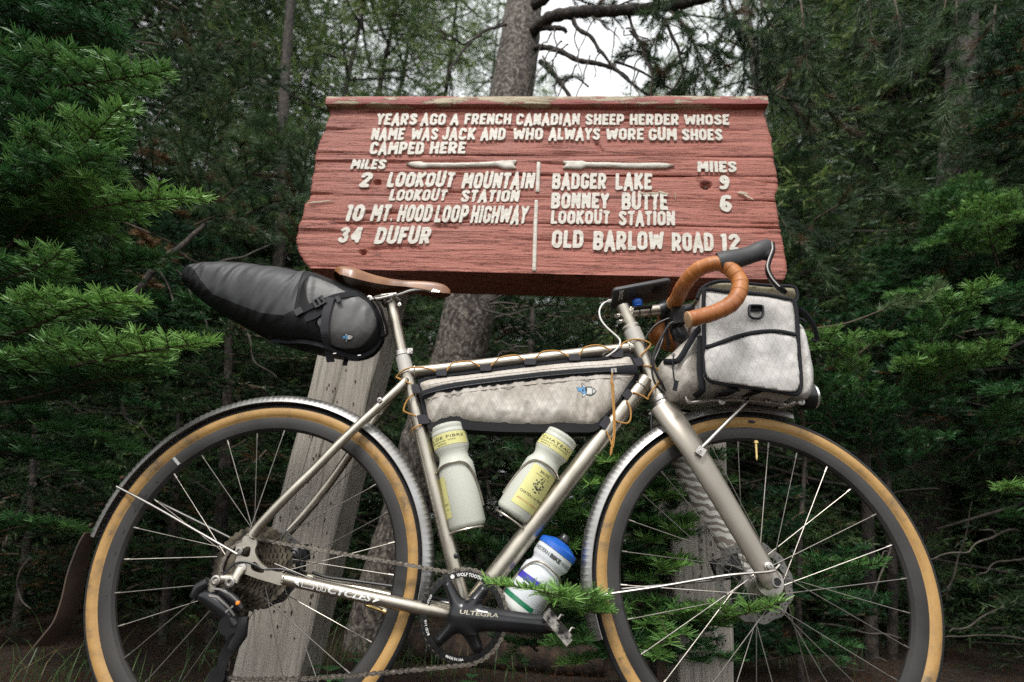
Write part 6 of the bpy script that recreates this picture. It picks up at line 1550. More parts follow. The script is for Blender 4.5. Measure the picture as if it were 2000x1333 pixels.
# ================================================================== GROUND, TREES, UNDERGROWTH
RNG = np.random.default_rng(5)
def ground_z(x, y):
    return 0.022 + 0.033 * max(-2.5, min(2.5, x)) + 0.035 * mnoise.noise(Vector((x * .9, y * .9, 0))) + 0.012 * mnoise.noise(Vector((x * 3.5, y * 3.5, 4))) + 0.01 * max(0, y - 2.2) + (0.9 * mnoise.noise(Vector((x * .06, y * .06, 9))) if abs(x) + y > 14 else 0)
gx = np.concatenate([-np.geomspace(90, 3.2, 34), np.linspace(-3, 3, 100), np.geomspace(3.2, 90, 34)])
gy = np.concatenate([-np.geomspace(60, .6, 18), np.linspace(-.4, 5.5, 110), np.geomspace(5.8, 120, 36)])
V = [(x, y, ground_z(x, y)) for y in gy for x in gx]; W = len(gx)
F = [(j * W + i, j * W + i + 1, (j + 1) * W + i + 1, (j + 1) * W + i) for j in range(len(gy) - 1) for i in range(W - 1)]
m_, nt_, b_ = new_mat('forest_floor'); setc(b_, (.05, .03, .02), .95)
v_ = coords(nt_); n1 = N(nt_, 'ShaderNodeTexNoise', scale=3, detail=8, roughness_=.7); nt_.links.new(v_, n1.inputs[0]); n2 = N(nt_, 'ShaderNodeTexNoise', scale=70, detail=6, roughness_=.8); nt_.links.new(v_, n2.inputs[0])
c1 = ramp(nt_, n2.outputs[0], [(.32, (.010, .006, .004)), (.5, (.036, .019, .010)), (.68, (.085, .045, .024))]); c2 = ramp(nt_, n1.outputs[0], [(.4, (1, 1, 1)), (.7, (.45, .55, .35))])
mul = nt_.nodes.new('ShaderNodeMix'); mul.data_type = 'RGBA'; mul.blend_type = 'MULTIPLY'; mul.inputs[0].default_value = 1; nt_.links.new(c1, mul.inputs[6]); nt_.links.new(c2, mul.inputs[7]); nt_.links.new(mul.outputs[2], b_.inputs['Base Color'])
bump(nt_, b_, n2.outputs[0], .9, .02)
tag(mesh_obj('ground', V, F, m_), kind='structure')

# ---- needles: every needle is one slender triangle, made in batches
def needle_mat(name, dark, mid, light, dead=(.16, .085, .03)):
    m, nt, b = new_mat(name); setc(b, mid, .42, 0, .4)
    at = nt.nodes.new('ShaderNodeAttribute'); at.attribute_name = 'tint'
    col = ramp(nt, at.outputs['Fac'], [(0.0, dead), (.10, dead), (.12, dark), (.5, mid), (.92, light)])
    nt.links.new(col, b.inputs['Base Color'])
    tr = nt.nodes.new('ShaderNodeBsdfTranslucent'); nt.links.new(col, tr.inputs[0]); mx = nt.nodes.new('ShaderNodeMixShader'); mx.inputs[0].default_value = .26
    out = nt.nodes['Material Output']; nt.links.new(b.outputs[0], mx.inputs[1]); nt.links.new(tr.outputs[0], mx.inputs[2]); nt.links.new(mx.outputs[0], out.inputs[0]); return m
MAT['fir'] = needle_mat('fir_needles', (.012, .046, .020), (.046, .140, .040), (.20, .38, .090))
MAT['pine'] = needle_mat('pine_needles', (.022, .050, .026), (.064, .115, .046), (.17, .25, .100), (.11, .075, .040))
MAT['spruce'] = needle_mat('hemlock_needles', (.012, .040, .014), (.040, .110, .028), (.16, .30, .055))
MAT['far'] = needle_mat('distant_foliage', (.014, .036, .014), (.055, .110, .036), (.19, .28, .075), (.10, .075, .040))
def unit(a): return a / (np.linalg.norm(a, axis=-1, keepdims=True) + 1e-12)
def needles(A, B, tint, per_m, ln, wd, phi=(50, 68), flat=True, up=(0, 0, 1), nmin=3, quad=False):
    A = np.asarray(A, float); B = np.asarray(B, float); D = B - A; L = np.linalg.norm(D, axis=1); T_ = D / (L[:, None] + 1e-9)
    n = np.maximum(nmin, (L * per_m).astype(int)); idx = np.repeat(np.arange(len(A)), n); M_ = len(idx)
    t = RNG.random(M_); U_p = np.tile(np.array(up, float), (M_, 1)); t_ = T_[idx]
    side = unit(np.cross(t_, U_p) + 1e-6); upn = np.cross(side, t_)
    if flat: az = np.where(RNG.random(M_) < .5, 1, -1) * np.radians(RNG.normal(70, 20, M_))
    else: az = RNG.random(M_) * 2 * PI
    ph = np.radians(RNG.uniform(phi[0], phi[1], M_)) * (1 - .55 * np.clip((t - .75) / .25, 0, 1))
    rad = upn * np.cos(az)[:, None] + side * np.sin(az)[:, None]
    d = t_ * np.cos(ph)[:, None] + rad * np.sin(ph)[:, None]
    d[:, 2] += .06
    base = A[idx] + D[idx] * t[:, None]; l = ln * RNG.uniform(.7, 1.12, M_) * (1 - .35 * np.clip((t - .8) / .2, 0, 1))
    r = RNG.normal(size=(M_, 3)); w = unit(np.cross(d, r)) * (wd / 2)
    e_ = base + unit(d) * l[:, None]
    if quad:
        V = np.empty((M_, 6, 3)); V[:, 0] = base + w; V[:, 1] = base - w; V[:, 2] = e_ + w * .45; V[:, 3] = e_ + w * .45; V[:, 4] = base - w; V[:, 5] = e_ - w * .45
    else:
        V = np.empty((M_, 3, 3)); V[:, 0] = base + w; V[:, 1] = base - w; V[:, 2] = e_
    tn = np.asarray(tint)[idx]; tn = np.where(tn < .1, tn, np.clip(tn + RNG.normal(0, .05, M_), .13, 1))
    return V.reshape(-1, 3), np.repeat(tn, 6 if quad else 3)
def tri_mesh(name, Vs, Ts, mat, parent=None, wood=None, wmat=None, base=(0, 0, 0), **props):
    V = np.concatenate(Vs) - np.array(base); Tn = np.concatenate(Ts); nt = len(V) // 3; loops = np.arange(len(V)); starts = np.arange(nt) * 3; mi = np.zeros(nt, int)
    if wood is not None and len(wood.V):
        wv = np.array(wood.V) - np.array(base); wf = [t for f in wood.F for t in [(f[0], f[k], f[k + 1]) for k in range(1, len(f) - 1)]]
        wf = np.array(wf).ravel() + len(V); V = np.concatenate([V, wv]); Tn = np.concatenate([Tn, np.full(len(wv), .5)])
        starts = np.concatenate([starts, nt * 3 + np.arange(len(wf) // 3) * 3]); loops = np.concatenate([loops, wf]); mi = np.concatenate([mi, np.ones(len(wf) // 3, int)])
    me = bpy.data.meshes.new(name); me.vertices.add(len(V)); me.vertices.foreach_set('co', V.astype(np.float32).ravel())
    me.loops.add(len(loops)); me.loops.foreach_set('vertex_index', loops.astype(np.int32)); me.polygons.add(len(starts)); me.polygons.foreach_set('loop_start', starts.astype(np.int32))
    me.materials.append(mat)
    if wmat: me.materials.append(wmat); me.polygons.foreach_set('material_index', mi.astype(np.int32))
    me.update(calc_edges=True); a = me.attributes.new('tint', 'FLOAT', 'POINT'); a.data.foreach_set('value', Tn.astype(np.float32))
    o = bpy.data.objects.new(name, me); COL.objects.link(o)
    if parent is not None: o.parent = parent
    for k, v in props.items(): o[k] = v
    return o
STY = {  # per metre, needle length, width, angle, flat, step between side shoots, side angle, sub-shoots
 'fir': dict(per_m=950, ln=.028, wd=.0027, phi=(50, 64), flat=True, step=.030, ang=52, mat='fir'),
 'pine': dict(per_m=900, ln=.050, wd=.0027, phi=(18, 48), flat=False, step=.055, ang=42, mat='pine'),
 'spruce': dict(per_m=720, ln=.016, wd=.0030, phi=(48, 72), flat=True, step=.024, ang=55, mat='spruce')}
def bough(th, pts, style, width, tip=.8, root=.25, sparse=1.0, droop=0.0, thick=.006, dead=0.0, scale=1.0, bare=.12, seed=0, name='bough', fan=1.0, collect=None):
    """pts: world points root to tip. side shoots fan out to 'width' near the middle"""
    S_ = STY[style]; rnd = random.Random(seed * 31 + 7); L = smooth_loop(pts, 10, False); n = len(L)
    cum = [0]
    for a, b in zip(L[:-1], L[1:]): cum.append(cum[-1] + (b - a).length)
    tot = cum[-1]; A = []; B = []; T_ = []; wood = MB()
    wood.tube(L, [max(.0011, thick * (1 - .85 * c / tot)) for c in cum], 5, caps=False)
    def at(s):
        d = s * tot; j = max(0, min(len(cum) - 2, int(np.searchsorted(cum, d)) - 1)); f = (d - cum[j]) / (cum[j + 1] - cum[j] + 1e-9); return L[j].lerp(L[j + 1], f), (L[j + 1] - L[j]).normalized()
    def shoot(p, d, ln, level, tn):
        mid = p + d * ln * .5 + Vector((0, 0, -droop * ln * .15)); e = p + d * ln + Vector((0, 0, ln * (.04 - droop * .5)))
        dd = tn if rnd.random() > dead else .03
        A.append(p); B.append(mid); T_.append(dd - .06 if dd > .1 else dd); A.append(mid); B.append(e); T_.append(dd)
        if ln > .035: wood.tube([p, mid, e], [.0016 + ln * .006, .0013, .0008], 4, caps=False)
        if level > 0 and ln > .045 * scale:
            k = max(2, int(ln / (S_['step'] * scale * 1.05)))
            for i in range(k):
                f = .25 + .7 * (i + rnd.random() * .5) / k; q = p.lerp(e, f); sd = d.cross(Vector((0, 0, 1))).normalized() * (1 if i % 2 else -1)
                a = math.radians(S_['ang'] + rnd.uniform(-12, 8)); nd = (d * math.cos(a) + sd * math.sin(a) + Vector((0, 0, rnd.uniform(-.18, .22)))).normalized()
                shoot(q, nd, ln * .46 * (1.08 - f * .6) * rnd.uniform(.7, 1.15), level - 1, tn + rnd.uniform(-.05, .08))
    k = int(tot / (S_['step'] * scale) / sparse)
    for i in range(k):
        s = bare + (1 - bare) * (i + rnd.random() * .6) / k; p, t = at(min(s, .995))
        sd = t.cross(Vector((0, 0, 1)))
        sd = sd.normalized() * (1 if i % 2 else -1) if sd.length > .05 else Vector((1 if i % 2 else -1, 0, 0))
        a = math.radians(S_['ang'] + rnd.uniform(-10, 8)); el = rnd.uniform(-.22, .30) * fan
        d = (t * math.cos(a) + sd * math.sin(a) + Vector((0, 0, el))).normalized()
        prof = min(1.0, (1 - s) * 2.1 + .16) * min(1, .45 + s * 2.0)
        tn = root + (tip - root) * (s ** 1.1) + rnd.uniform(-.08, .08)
        shoot(p, d, width * prof * rnd.uniform(.72, 1.15), 1 if width * prof > .06 else 0, tn)
    for i in range(n - 1):
        s = cum[i] / tot
        if s > bare + .08 and s > .25: A.append(L[i]); B.append(L[i + 1]); T_.append(root + (tip - root) * s)
    if collect is not None: collect.append((A, B, T_, wood, style)); return
    V, Tn = needles(A, B, T_, S_['per_m'], S_['ln'] * scale, S_['wd'] * (scale if scale < 1 else scale), S_['phi'], S_['flat'], quad=(style == 'fir'))
    return tri_mesh(name, [V], [Tn], MAT[S_['mat']], th, wood, MAT['twig'], base=th_base(th))
def th_base(o): return tuple(o.location) if o is not None else (0, 0, 0)
def empty(name, label, cat, loc, group=None):
    o = bpy.data.objects.new(name, None); o.location = loc; o.empty_display_size = .1; COL.objects.link(o); return tag(o, label, cat, group)
def W_(x, y, d): return world_at(x, y, d)
def wpts(l): return [W_(*q) for q in l]
def trunk_mesh(th, pts, rad, mat, n=40, seed=1, rough=1.0, name='trunk', cols=26):
    L = smooth_loop(pts, n // max(1, len(pts) - 1) + 1, False); mb = MB(); mb.tube(L, [float(np.interp(i / (len(L) - 1), np.linspace(0, 1, len(rad)), rad)) for i in range(len(L))], cols, caps=True)
    V2 = []
    for i, v in enumerate(mb.V):
        v = Vector(v); c = L[min(i // cols, len(L) - 1)]; d = (v - c); r = d.length
        if r > 1e-5: v = c + d * (1 + rough * (.07 * mnoise.noise(Vector((v.x * 9, v.y * 9, v.z * 5 + seed))) + .05 * mnoise.noise(Vector((v.x * 34, v.y * 34, v.z * 22)))))
        V2.append(tuple(v))
    b = th_base(th); V2 = [(x - b[0], y - b[1], z - b[2]) for x, y, z in V2]
    return mesh_obj(name, V2, mb.F, MAT[mat], parent=th, smooth=80)
def limb(th, pts, r0_, r1_, mat='bark_dark', name='limb', n=8, wig=.0, seed=0):
    L = smooth_loop(pts, 8, False); m = len(L)
    if wig: L = [p + Vector((wig * mnoise.noise(Vector((i * .17, seed, 0))), wig * mnoise.noise(Vector((i * .17, seed, 7))), wig * mnoise.noise(Vector((i * .17, seed, 14))))) for i, p in enumerate(L)]
    mb = MB(); mb.tube(L, [(r0_ + (r1_ - r0_) * i / (m - 1)) * (1 + .12 * math.sin(i * 1.9)) for i in range(m)], n); b = th_base(th)
    V2 = [(x - b[0], y - b[1], z - b[2]) for x, y, z in mb.V]; return mesh_obj(name, V2, mb.F, MAT[mat], parent=th, smooth=80)

# ---------------- 1. the fir whose boughs reach in from the left
base = W_(-70, 1200, 2.05); base.z = ground_z(base.x, base.y)
fir = empty('fir_tree', 'fir tree at the left edge with bright green flat boughs reaching in', 'fir tree', base)
trunk_mesh(fir, [base, W_(-60, 900, 1.95), W_(-70, 500, 2.1), W_(-60, 100, 2.4), W_(-40, -300, 2.9)], [.075, .068, .06, .05, .03], 'bark_dark', seed=2)
for k, (pl, wd, tip, root, sty) in enumerate([
 ([(-60, 230, 1.85), (80, 178, 1.55), (210, 158, 1.38), (332, 138, 1.30)], 0.152, 0.77, 0.30, 'fir'),
 ([(-50, 560, 1.75), (60, 430, 1.50), (150, 300, 1.30), (238, 206, 1.20)], 0.158, 0.87, 0.25, 'fir'),
 ([(-60, 455, 1.75), (100, 425, 1.48), (250, 395, 1.30), (398, 386, 1.24)], 0.126, 0.98, 0.30, 'fir'),
 ([(-60, 470, 1.65), (30, 400, 1.45), (120, 340, 1.30), (205, 300, 1.22)], 0.126, 0.57, 0.25, 'fir'),
 ([(-70, 752, 1.55), (80, 728, 1.34), (240, 694, 1.16), (408, 668, 1.07)], 0.137, 0.98, 0.40, 'fir'),
 ([(-70, 690, 1.55), (60, 640, 1.36), (160, 600, 1.24), (278, 588, 1.16)], 0.116, 0.98, 0.35, 'fir'),
 ([(-60, 560, 1.60), (20, 540, 1.42), (80, 520, 1.32), (120, 490, 1.26)], 0.116, 0.77, 0.30, 'fir'),
 ([(-60, 800, 1.60), (80, 770, 1.42), (210, 740, 1.30), (330, 730, 1.24)], 0.126, 0.57, 0.25, 'fir'),
 ([(-60, 60, 1.9), (80, 40, 1.62), (170, 10, 1.50), (260, -20, 1.42)], 0.179, 0.45, 0.22, 'fir'),
 ([(-60, 140, 1.9), (60, 90, 1.62), (150, 60, 1.50), (240, 70, 1.42)], 0.168, 0.39, 0.22, 'fir'),
 ([(-60, 330, 1.9), (60, 300, 1.72), (170, 270, 1.60), (260, 260, 1.52)], 0.158, 0.45, 0.22, 'fir'),
 ([(-60, 640, 1.9), (100, 560, 1.74), (220, 520, 1.66), (330, 500, 1.60)], 0.147, 0.57, 0.22, 'fir'),
 ([(-60, 850, 1.9), (80, 820, 1.75), (170, 850, 1.68), (290, 890, 1.62)], 0.137, 0.63, 0.25, 'fir'),
 ([(-60, 900, 1.9), (60, 880, 1.78), (160, 920, 1.70), (230, 940, 1.66)], 0.137, 0.57, 0.22, 'fir'),
 ([(-60, 1060, 1.8), (30, 1030, 1.66), (100, 1030, 1.58), (178, 1038, 1.52)], 0.105, 0.69, 0.25, 'fir'),
 ([(-60, -80, 2.0), (60, -60, 1.7), (180, -90, 1.6)], 0.189, 0.39, 0.22, 'fir'),
 ([(-60, 610, 2.0), (80, 690, 1.86), (200, 760, 1.8), (300, 800, 1.76)], 0.158, 0.39, 0.20, 'fir'),
 ([(-80, 380, 1.7), (20, 300, 1.5), (90, 215, 1.38), (130, 190, 1.34)], 0.126, 0.51, 0.22, 'fir')]):
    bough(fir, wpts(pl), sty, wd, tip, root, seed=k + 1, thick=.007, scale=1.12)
for k in range(12):      # boughs outside the frame, on the camera's side, added to shade the left edge
    h = 0.2 + k * .26; a = math.radians(180 + 37 * k) ; d = Vector((math.cos(a), math.sin(a), -.1)); p = Vector((base.x, base.y, h))
    bough(fir, [p, p + d * .35, p + d * .7 + Vector((0, 0, -.04)), p + d * 1.0], 'fir', .22, .5, .1, seed=60 + k, sparse=1.6, scale=1.5)

# ---------------- 2. the big pine right behind the sign
base = W_(722, 1290, 2.25); base.z = ground_z(base.x, base.y)
pine = empty('pine_tree', 'large pine with scaly grey trunk standing directly behind the sign', 'pine tree', base)
tp = [W_(712, 1330, 2.2), W_(738, 1180, 2.28), W_(790, 1010, 2.38), W_(838, 850, 2.46), W_(898, 690, 2.56), W_(950, 430, 2.78), W_(998, 190, 3.02), W_(1016, 70, 3.2), W_(1030, -60, 3.4), W_(1060, -400, 4.0)]
tp[0].z = base.z - .05
trunk_mesh(pine, tp, [.108, .098, .100, .112, .120, .116, .112, .110, .098, .07], 'bark', n=150, cols=44, seed=5)
for k, (pl, r0_, r1_) in enumerate([
 ([(1040, 60, 3.1), (1075, 35, 3.0), (1130, 24, 2.9), (1200, 22, 2.8), (1290, 14, 2.7), (1370, -2, 2.6), (1500, -50, 2.5)], .034, .020),
 ([(1035, 95, 3.1), (1080, 95, 3.0), (1130, 118, 2.9), (1172, 126, 2.85), (1210, 140, 2.8), (1228, 158, 2.8)], .017, .008),
 ([(1050, 52, 3.1), (1075, 55, 3.0), (1098, 56, 2.95), (1106, 64, 2.95)], .018, .010),
 ([(1055, 120, 3.05), (1085, 150, 3.0), (1115, 192, 2.95)], .015, .010),
 ([(990, 48, 3.05), (950, 60, 3.0), (925, 78, 3.0), (893, 81, 2.95), (862, 62, 2.9), (843, 40, 2.9)], .008, .003),
 ([(922, 78, 2.98), (900, 105, 2.95), (880, 140, 2.9), (873, 165, 2.9), (880, 188, 2.9)], .006, .003),
 ([(975, 185, 2.95), (950, 200, 2.9)], .006, .003), ([(985, 42, 3.0), (905, 80, 2.95)], .003, .002),
 ([(1120, 40, 2.9), (1160, 80, 2.85), (1185, 120, 2.8), (1270, 190, 2.7)], .012, .006), ([(1228, 30, 2.8), (1250, 90, 2.7), (1272, 150, 2.6), (1270, 200, 2.6)], .008, .005),
 ([(1300, 40, 2.7), (1325, 100, 2.65), (1330, 150, 2.6), (1290, 200, 2.6)], .008, .005), ([(1200, 120, 2.9), (1290, 160, 2.8), (1340, 200, 2.7)], .007, .004),
 ([(1040, 10, 3.1), (1090, -20, 3.0), (1180, -60, 2.9)], .03, .02)]):
    limb(pine, wpts(pl), r0_, r1_, 'bark_dark' if k else 'bark_dark', wig=.02 if k > 3 else .006, seed=k)
rnd = random.Random(9)
for k in range(40):   # fine bare twigs hanging about the limbs and below the board
    if k < 24: x, y, d = rnd.uniform(1070, 1400), rnd.uniform(0, 150), rnd.uniform(2.6, 3.1); dx, dy = rnd.uniform(-70, 90), rnd.uniform(40, 130)
    else: x, y, d = rnd.uniform(930, 1000), rnd.uniform(560, 760), rnd.uniform(2.35, 2.6); dx, dy = rnd.uniform(60, 200), rnd.uniform(-60, 60)
    limb(pine, wpts([(x, y, d), (x + dx * .4, y + dy * .3, d - .03), (x + dx * .8, y + dy * .7, d - .06), (x + dx, y + dy, d - .08)]), .0045, .0015, 'dead_twig', 'dead_twig', n=5, wig=.03, seed=k)
for k, (pl, wd, tip) in enumerate([([(1300, 14, 2.7), (1345, 60, 2.55), (1370, 130, 2.5), (1400, 170, 2.45)], .20, .5), ([(1200, 15, 2.8), (1260, -10, 2.7), (1330, -30, 2.6)], .2, .5), ([(1060, 110, 3.0), (1072, 140, 2.9), (1050, 160, 2.85)], .06, .4),
   ([(1230, 60, 2.8), (1270, 110, 2.7), (1300, 150, 2.65)], .12, .5), ([(1420, -10, 2.6), (1450, 60, 2.5), (1480, 120, 2.45), (1520, 170, 2.4)], .2, .5), ([(1100, -10, 3), (1160, 10, 2.9), (1220, 20, 2.8)], .14, .45), ([(1290, 120, 2.9), (1240, 100, 2.85), (1205, 110, 2.8)], .12, .45), ([(1340, 90, 2.8), (1300, 140, 2.7), (1262, 165, 2.65)], .14, .4), ([(1390, 120, 2.8), (1350, 160, 2.7), (1310, 185, 2.65)], .14, .4), ([(1150, 170, 3.1), (1120, 150, 3.1), (1090, 160, 3.0)], .10, .4), ([(1330, 20, 2.8), (1290, 60, 2.7), (1280, 100, 2.65)], .13, .45)]):
    bough(pine, wpts(pl), 'pine', wd, tip, .3, seed=100 + k, droop=.5, dead=.10, thick=.006)

# ---------------- 3. drooping pine boughs on the right
base = W_(1800, 1150, 3.0); base.z = ground_z(base.x, base.y)
rp = empty('pine_tree', 'shaded pine at upper right whose long-needled boughs hang down', 'pine tree', base)
trunk_mesh(rp, [base, W_(1810, 900, 3.1), W_(1850, 500, 3.5), W_(1880, 100, 4.1), W_(1890, -300, 5)], [.12, .11, .10, .09, .06], 'bark_dark', seed=8)
for k, (pl, wd, tip) in enumerate([
 ([(1470, -60, 2.5), (1500, 40, 2.4), (1560, 90, 2.3), (1590, 150, 2.25), (1640, 180, 2.2)], .16, .55),
 ([(1560, -40, 2.4), (1570, 60, 2.3), (1580, 140, 2.2), (1610, 200, 2.2)], .14, .55),
 ([(1690, -60, 2.3), (1700, 30, 2.2), (1702, 90, 2.15), (1716, 130, 2.1)], .13, .6),
 ([(1860, -60, 2.3), (1840, 30, 2.2), (1800, 110, 2.1), (1770, 150, 2.1)], .12, .55),
 ([(1870, -60, 2.2), (1868, 60, 2.1), (1870, 140, 2.05), (1850, 210, 2.0), (1848, 262, 2.0)], .13, .6),
 ([(1960, -40, 2.3), (1900, 20, 2.2), (1840, 30, 2.1)], .14, .6),
 ([(1460, 170, 2.6), (1560, 200, 2.45), (1640, 225, 2.35), (1735, 225, 2.3)], .16, .5),
 ([(1500, 110, 2.8), (1540, 180, 2.7), (1580, 250, 2.6), (1640, 300, 2.5)], .10, .4),
 ([(1590, 430, 2.5), (1650, 395, 2.4), (1720, 370, 2.3), (1800, 385, 2.25)], .13, .6),
 ([(1520, 440, 2.7), (1600, 455, 2.5), (1660, 440, 2.4)], .13, .5), ([(1500, 380, 2.6), (1540, 450, 2.4), (1590, 500, 2.3), (1620, 560, 2.2)], .14, .5),
 ([(1740, -30, 2.7), (1760, 70, 2.6), (1750, 150, 2.5)], .12, .35), ([(1950, -30, 2.7), (1940, 70, 2.6), (1960, 170, 2.5)], .22, .3),
 ([(1400, -30, 2.6), (1420, 40, 2.5), (1400, 90, 2.45), (1420, 140, 2.4)], .15, .5), ([(1340, -30, 2.5), (1300, 10, 2.4), (1250, 30, 2.3)], .12, .5)]):
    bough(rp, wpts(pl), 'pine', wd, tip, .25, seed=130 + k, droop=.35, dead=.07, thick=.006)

# ---------------- 4. pine boughs on the left, behind the fir
base = W_(500, 1260, 3.2); base.z = ground_z(base.x, base.y)
lp = empty('pine_tree', 'blue-green pine between the left fir and the sign, two cones of dead needles', 'pine tree', base)
trunk_mesh(lp, [base, W_(505, 900, 3.3), W_(545, 500, 3.8), W_(560, 100, 4.4), W_(600, -300, 5)], [.05, .045, .040, .035, .03], 'bark_dark', seed=12)
for k, (pl, wd, tip, dd) in enumerate([
 ([(400, 330, 2.9), (410, 270, 2.7), (432, 200, 2.6), (440, 160, 2.5)], .14, .65, .05), ([(480, 320, 2.9), (520, 300, 2.7), (470, 290, 2.6), (490, 262, 2.5)], .13, .7, .05),
 ([(400, 380, 2.7), (370, 330, 2.6), (355, 270, 2.5), (352, 240, 2.45)], .12, .65, .05), ([(420, 400, 2.9), (480, 350, 2.8), (540, 300, 2.7), (560, 250, 2.6)], .14, .6, .08),
 ([(300, 330, 2.7), (296, 300, 2.6), (302, 275, 2.55)], .07, .05, .95), ([(410, 400, 2.7), (412, 380, 2.6), (408, 345, 2.55)], .07, .05, .8),
 ([(560, 430, 2.9), (590, 360, 2.8), (600, 300, 2.7), (620, 240, 2.65)], .14, .6, .08), ([(460, 430, 2.8), (520, 400, 2.7), (570, 390, 2.6), (600, 400, 2.6)], .13, .5, .15),
 ([(300, 240, 2.8), (330, 200, 2.7), (380, 160, 2.6), (400, 110, 2.5)], .15, .45, .05), ([(380, 440, 2.7), (440, 420, 2.6), (500, 450, 2.5), (540, 470, 2.5)], .12, .4, .25),
 ([(300, 180, 3), (360, 130, 2.9), (420, 60, 2.8)], .2, .35, .1), ([(420, 230, 3.2), (470, 170, 3.1), (540, 130, 3)], .2, .4, .1), ([(560, 500, 2.9), (580, 470, 2.8), (600, 440, 2.7)], .12, .3, .5), ([(330, 480, 2.9), (420, 500, 2.8), (520, 520, 2.7)], .14, .3, .2)]):
    bough(lp, wpts(pl), 'pine', wd, tip, .3, seed=160 + k, dead=dd, thick=.005)
for k, pl in enumerate([[(250, 592, 2.3), (300, 530, 2.35), (345, 490, 2.4), (400, 440, 2.5)], [(340, 480, 2.4), (370, 505, 2.4), (410, 522, 2.4)], [(410, 520, 2.4), (470, 500, 2.4), (530, 480, 2.5)], [(345, 528, 2.3), (385, 600, 2.3), (420, 660, 2.3)], [(240, 735, 1.9), (243, 800, 1.9), (290, 850, 1.9), (305, 870, 1.9)], [(110, 770, 1.9), (150, 800, 1.9), (175, 845, 1.9)],
   [(60, 1090, 1.9), (30, 1150, 1.9), (60, 1190, 1.9)], [(300, 520, 2.4), (330, 560, 2.4), (345, 620, 2.35)], [(470, 640, 2.4), (500, 700, 2.3), (540, 740, 2.3)], [(640, 560, 2.6), (700, 640, 2.5), (720, 690, 2.5)]]):
    limb(lp, wpts(pl), .017 if k == 0 else .005, .010 if k == 0 else .002, 'bark_dark' if k < 2 else 'dead_twig', 'dead_branch', n=7, wig=.02, seed=k + 40)

# ---------------- 5. hemlock thicket low on the left and behind the wheels
def thicket(name, label, cat, trunk_px, d, boughs, style, seed, group=None, trad=.02, top=None, bark_='bark_dark', scale=1.0, **k_):
    b_ = W_(trunk_px[0], trunk_px[1], d); b_.z = ground_z(b_.x, b_.y) - .01
    t = empty(name, label, cat, b_, group)
    if top: trunk_mesh(t, [b_] + wpts(top), [trad, trad * .8, trad * .4], bark_, seed=seed, n=20, cols=12)
    for i, (pl, wd, tip, root) in enumerate(boughs): bough(t, wpts(pl), style, wd, tip, root, seed=seed * 17 + i, thick=.004, scale=scale, **k_)
    return t
rnd = random.Random(21)
def fill(n, xr_, yr_, dr_, dirx, ln=(90, 190), wd=(.08, .13), tip=(.3, .6), rise=(-40, 40)):
    out = []
    for i in range(n):
        x, y, d = rnd.uniform(*xr_), rnd.uniform(*yr_), rnd.uniform(*dr_); l = rnd.uniform(*ln); s = dirx if dirx else rnd.choice((-1, 1)); r = rnd.uniform(*rise)
        out.append(([(x, y, d), (x + s * l * .5, y - r * .3 - 8, d - .10), (x + s * l, y + r, d - .18)], rnd.uniform(*wd), rnd.uniform(*tip), .15))
    return out
thicket('hemlock_sapling', 'fine-needled hemlock below the saddle bag, left of the post', 'hemlock', (430, 1180), 2.3,
  [([(520, 760, 2.3), (420, 740, 2.2), (330, 720, 2.1), (230, 735, 2.0)], .10, .6, .2), ([(560, 830, 2.2), (470, 820, 2.1), (390, 800, 2.0), (300, 818, 1.95)], .10, .6, .2), ([(480, 690, 2.4), (420, 700, 2.3), (360, 730, 2.2)], .12, .55, .2),
   ([(600, 700, 2.5), (540, 700, 2.4), (460, 680, 2.3)], .12, .5, .2), ([(340, 870, 2.0), (310, 850, 1.95), (272, 858, 1.9)], .06, .75, .4), ([(620, 830, 2.3), (560, 800, 2.2), (520, 760, 2.2)], .12, .4, .15)] + fill(16, (420, 640), (620, 860), (2.4, 2.8), 0), 'spruce', 3, top=[(440, 900, 2.4), (450, 560, 2.7)], trad=.03, group='young hemlocks behind the bicycle')
thicket('hemlock_sapling', 'fine-needled hemlock seen through the rear wheel', 'hemlock', (330, 1210), 2.2,
  [([(480, 860, 2.1), (440, 880, 2.0), (380, 890, 1.95), (360, 960, 1.9)], .10, .55, .25), ([(520, 880, 2.1), (470, 930, 2.0), (420, 960, 1.95)], .11, .55, .2), ([(240, 1100, 2.1), (330, 1060, 2.0), (420, 1090, 1.95)], .10, .5, .2), ([(250, 1150, 2.1), (330, 1120, 2.0), (400, 1100, 1.95)], .09, .4, .2), ([(700, 990, 2.0), (705, 940, 1.95), (695, 890, 1.9)], .05, .6, .3)] + fill(16, (230, 560), (880, 1130), (2.2, 2.8), 0, tip=(.15, .45)), 'spruce', 4, top=[(340, 1000, 2.3), (350, 800, 2.5)], trad=.02, group='young hemlocks behind the bicycle')
thicket('hemlock_sapling', 'dim hemlock low at the left edge behind the mudflap', 'hemlock', (60, 1150), 2.4,
  fill(16, (-40, 260), (880, 1120), (2.2, 2.7), 0, tip=(.15, .4)) + fill(10, (-40, 260), (1080, 1200), (2.3, 2.7), 0, tip=(.1, .25)), 'spruce', 5, top=[(60, 1000, 2.5), (70, 800, 2.6)], group='young hemlocks behind the bicycle')
thicket('hemlock_sapling', 'dark hemlock behind the bottles inside the main frame', 'hemlock', (1010, 1230), 2.4,
  fill(30, (880, 1260), (600, 1130), (2.1, 2.9), 0, tip=(.15, .5)), 'spruce', 6, top=[(1030, 900, 2.6), (1040, 600, 2.9)], trad=.03, group='young hemlocks behind the bicycle')
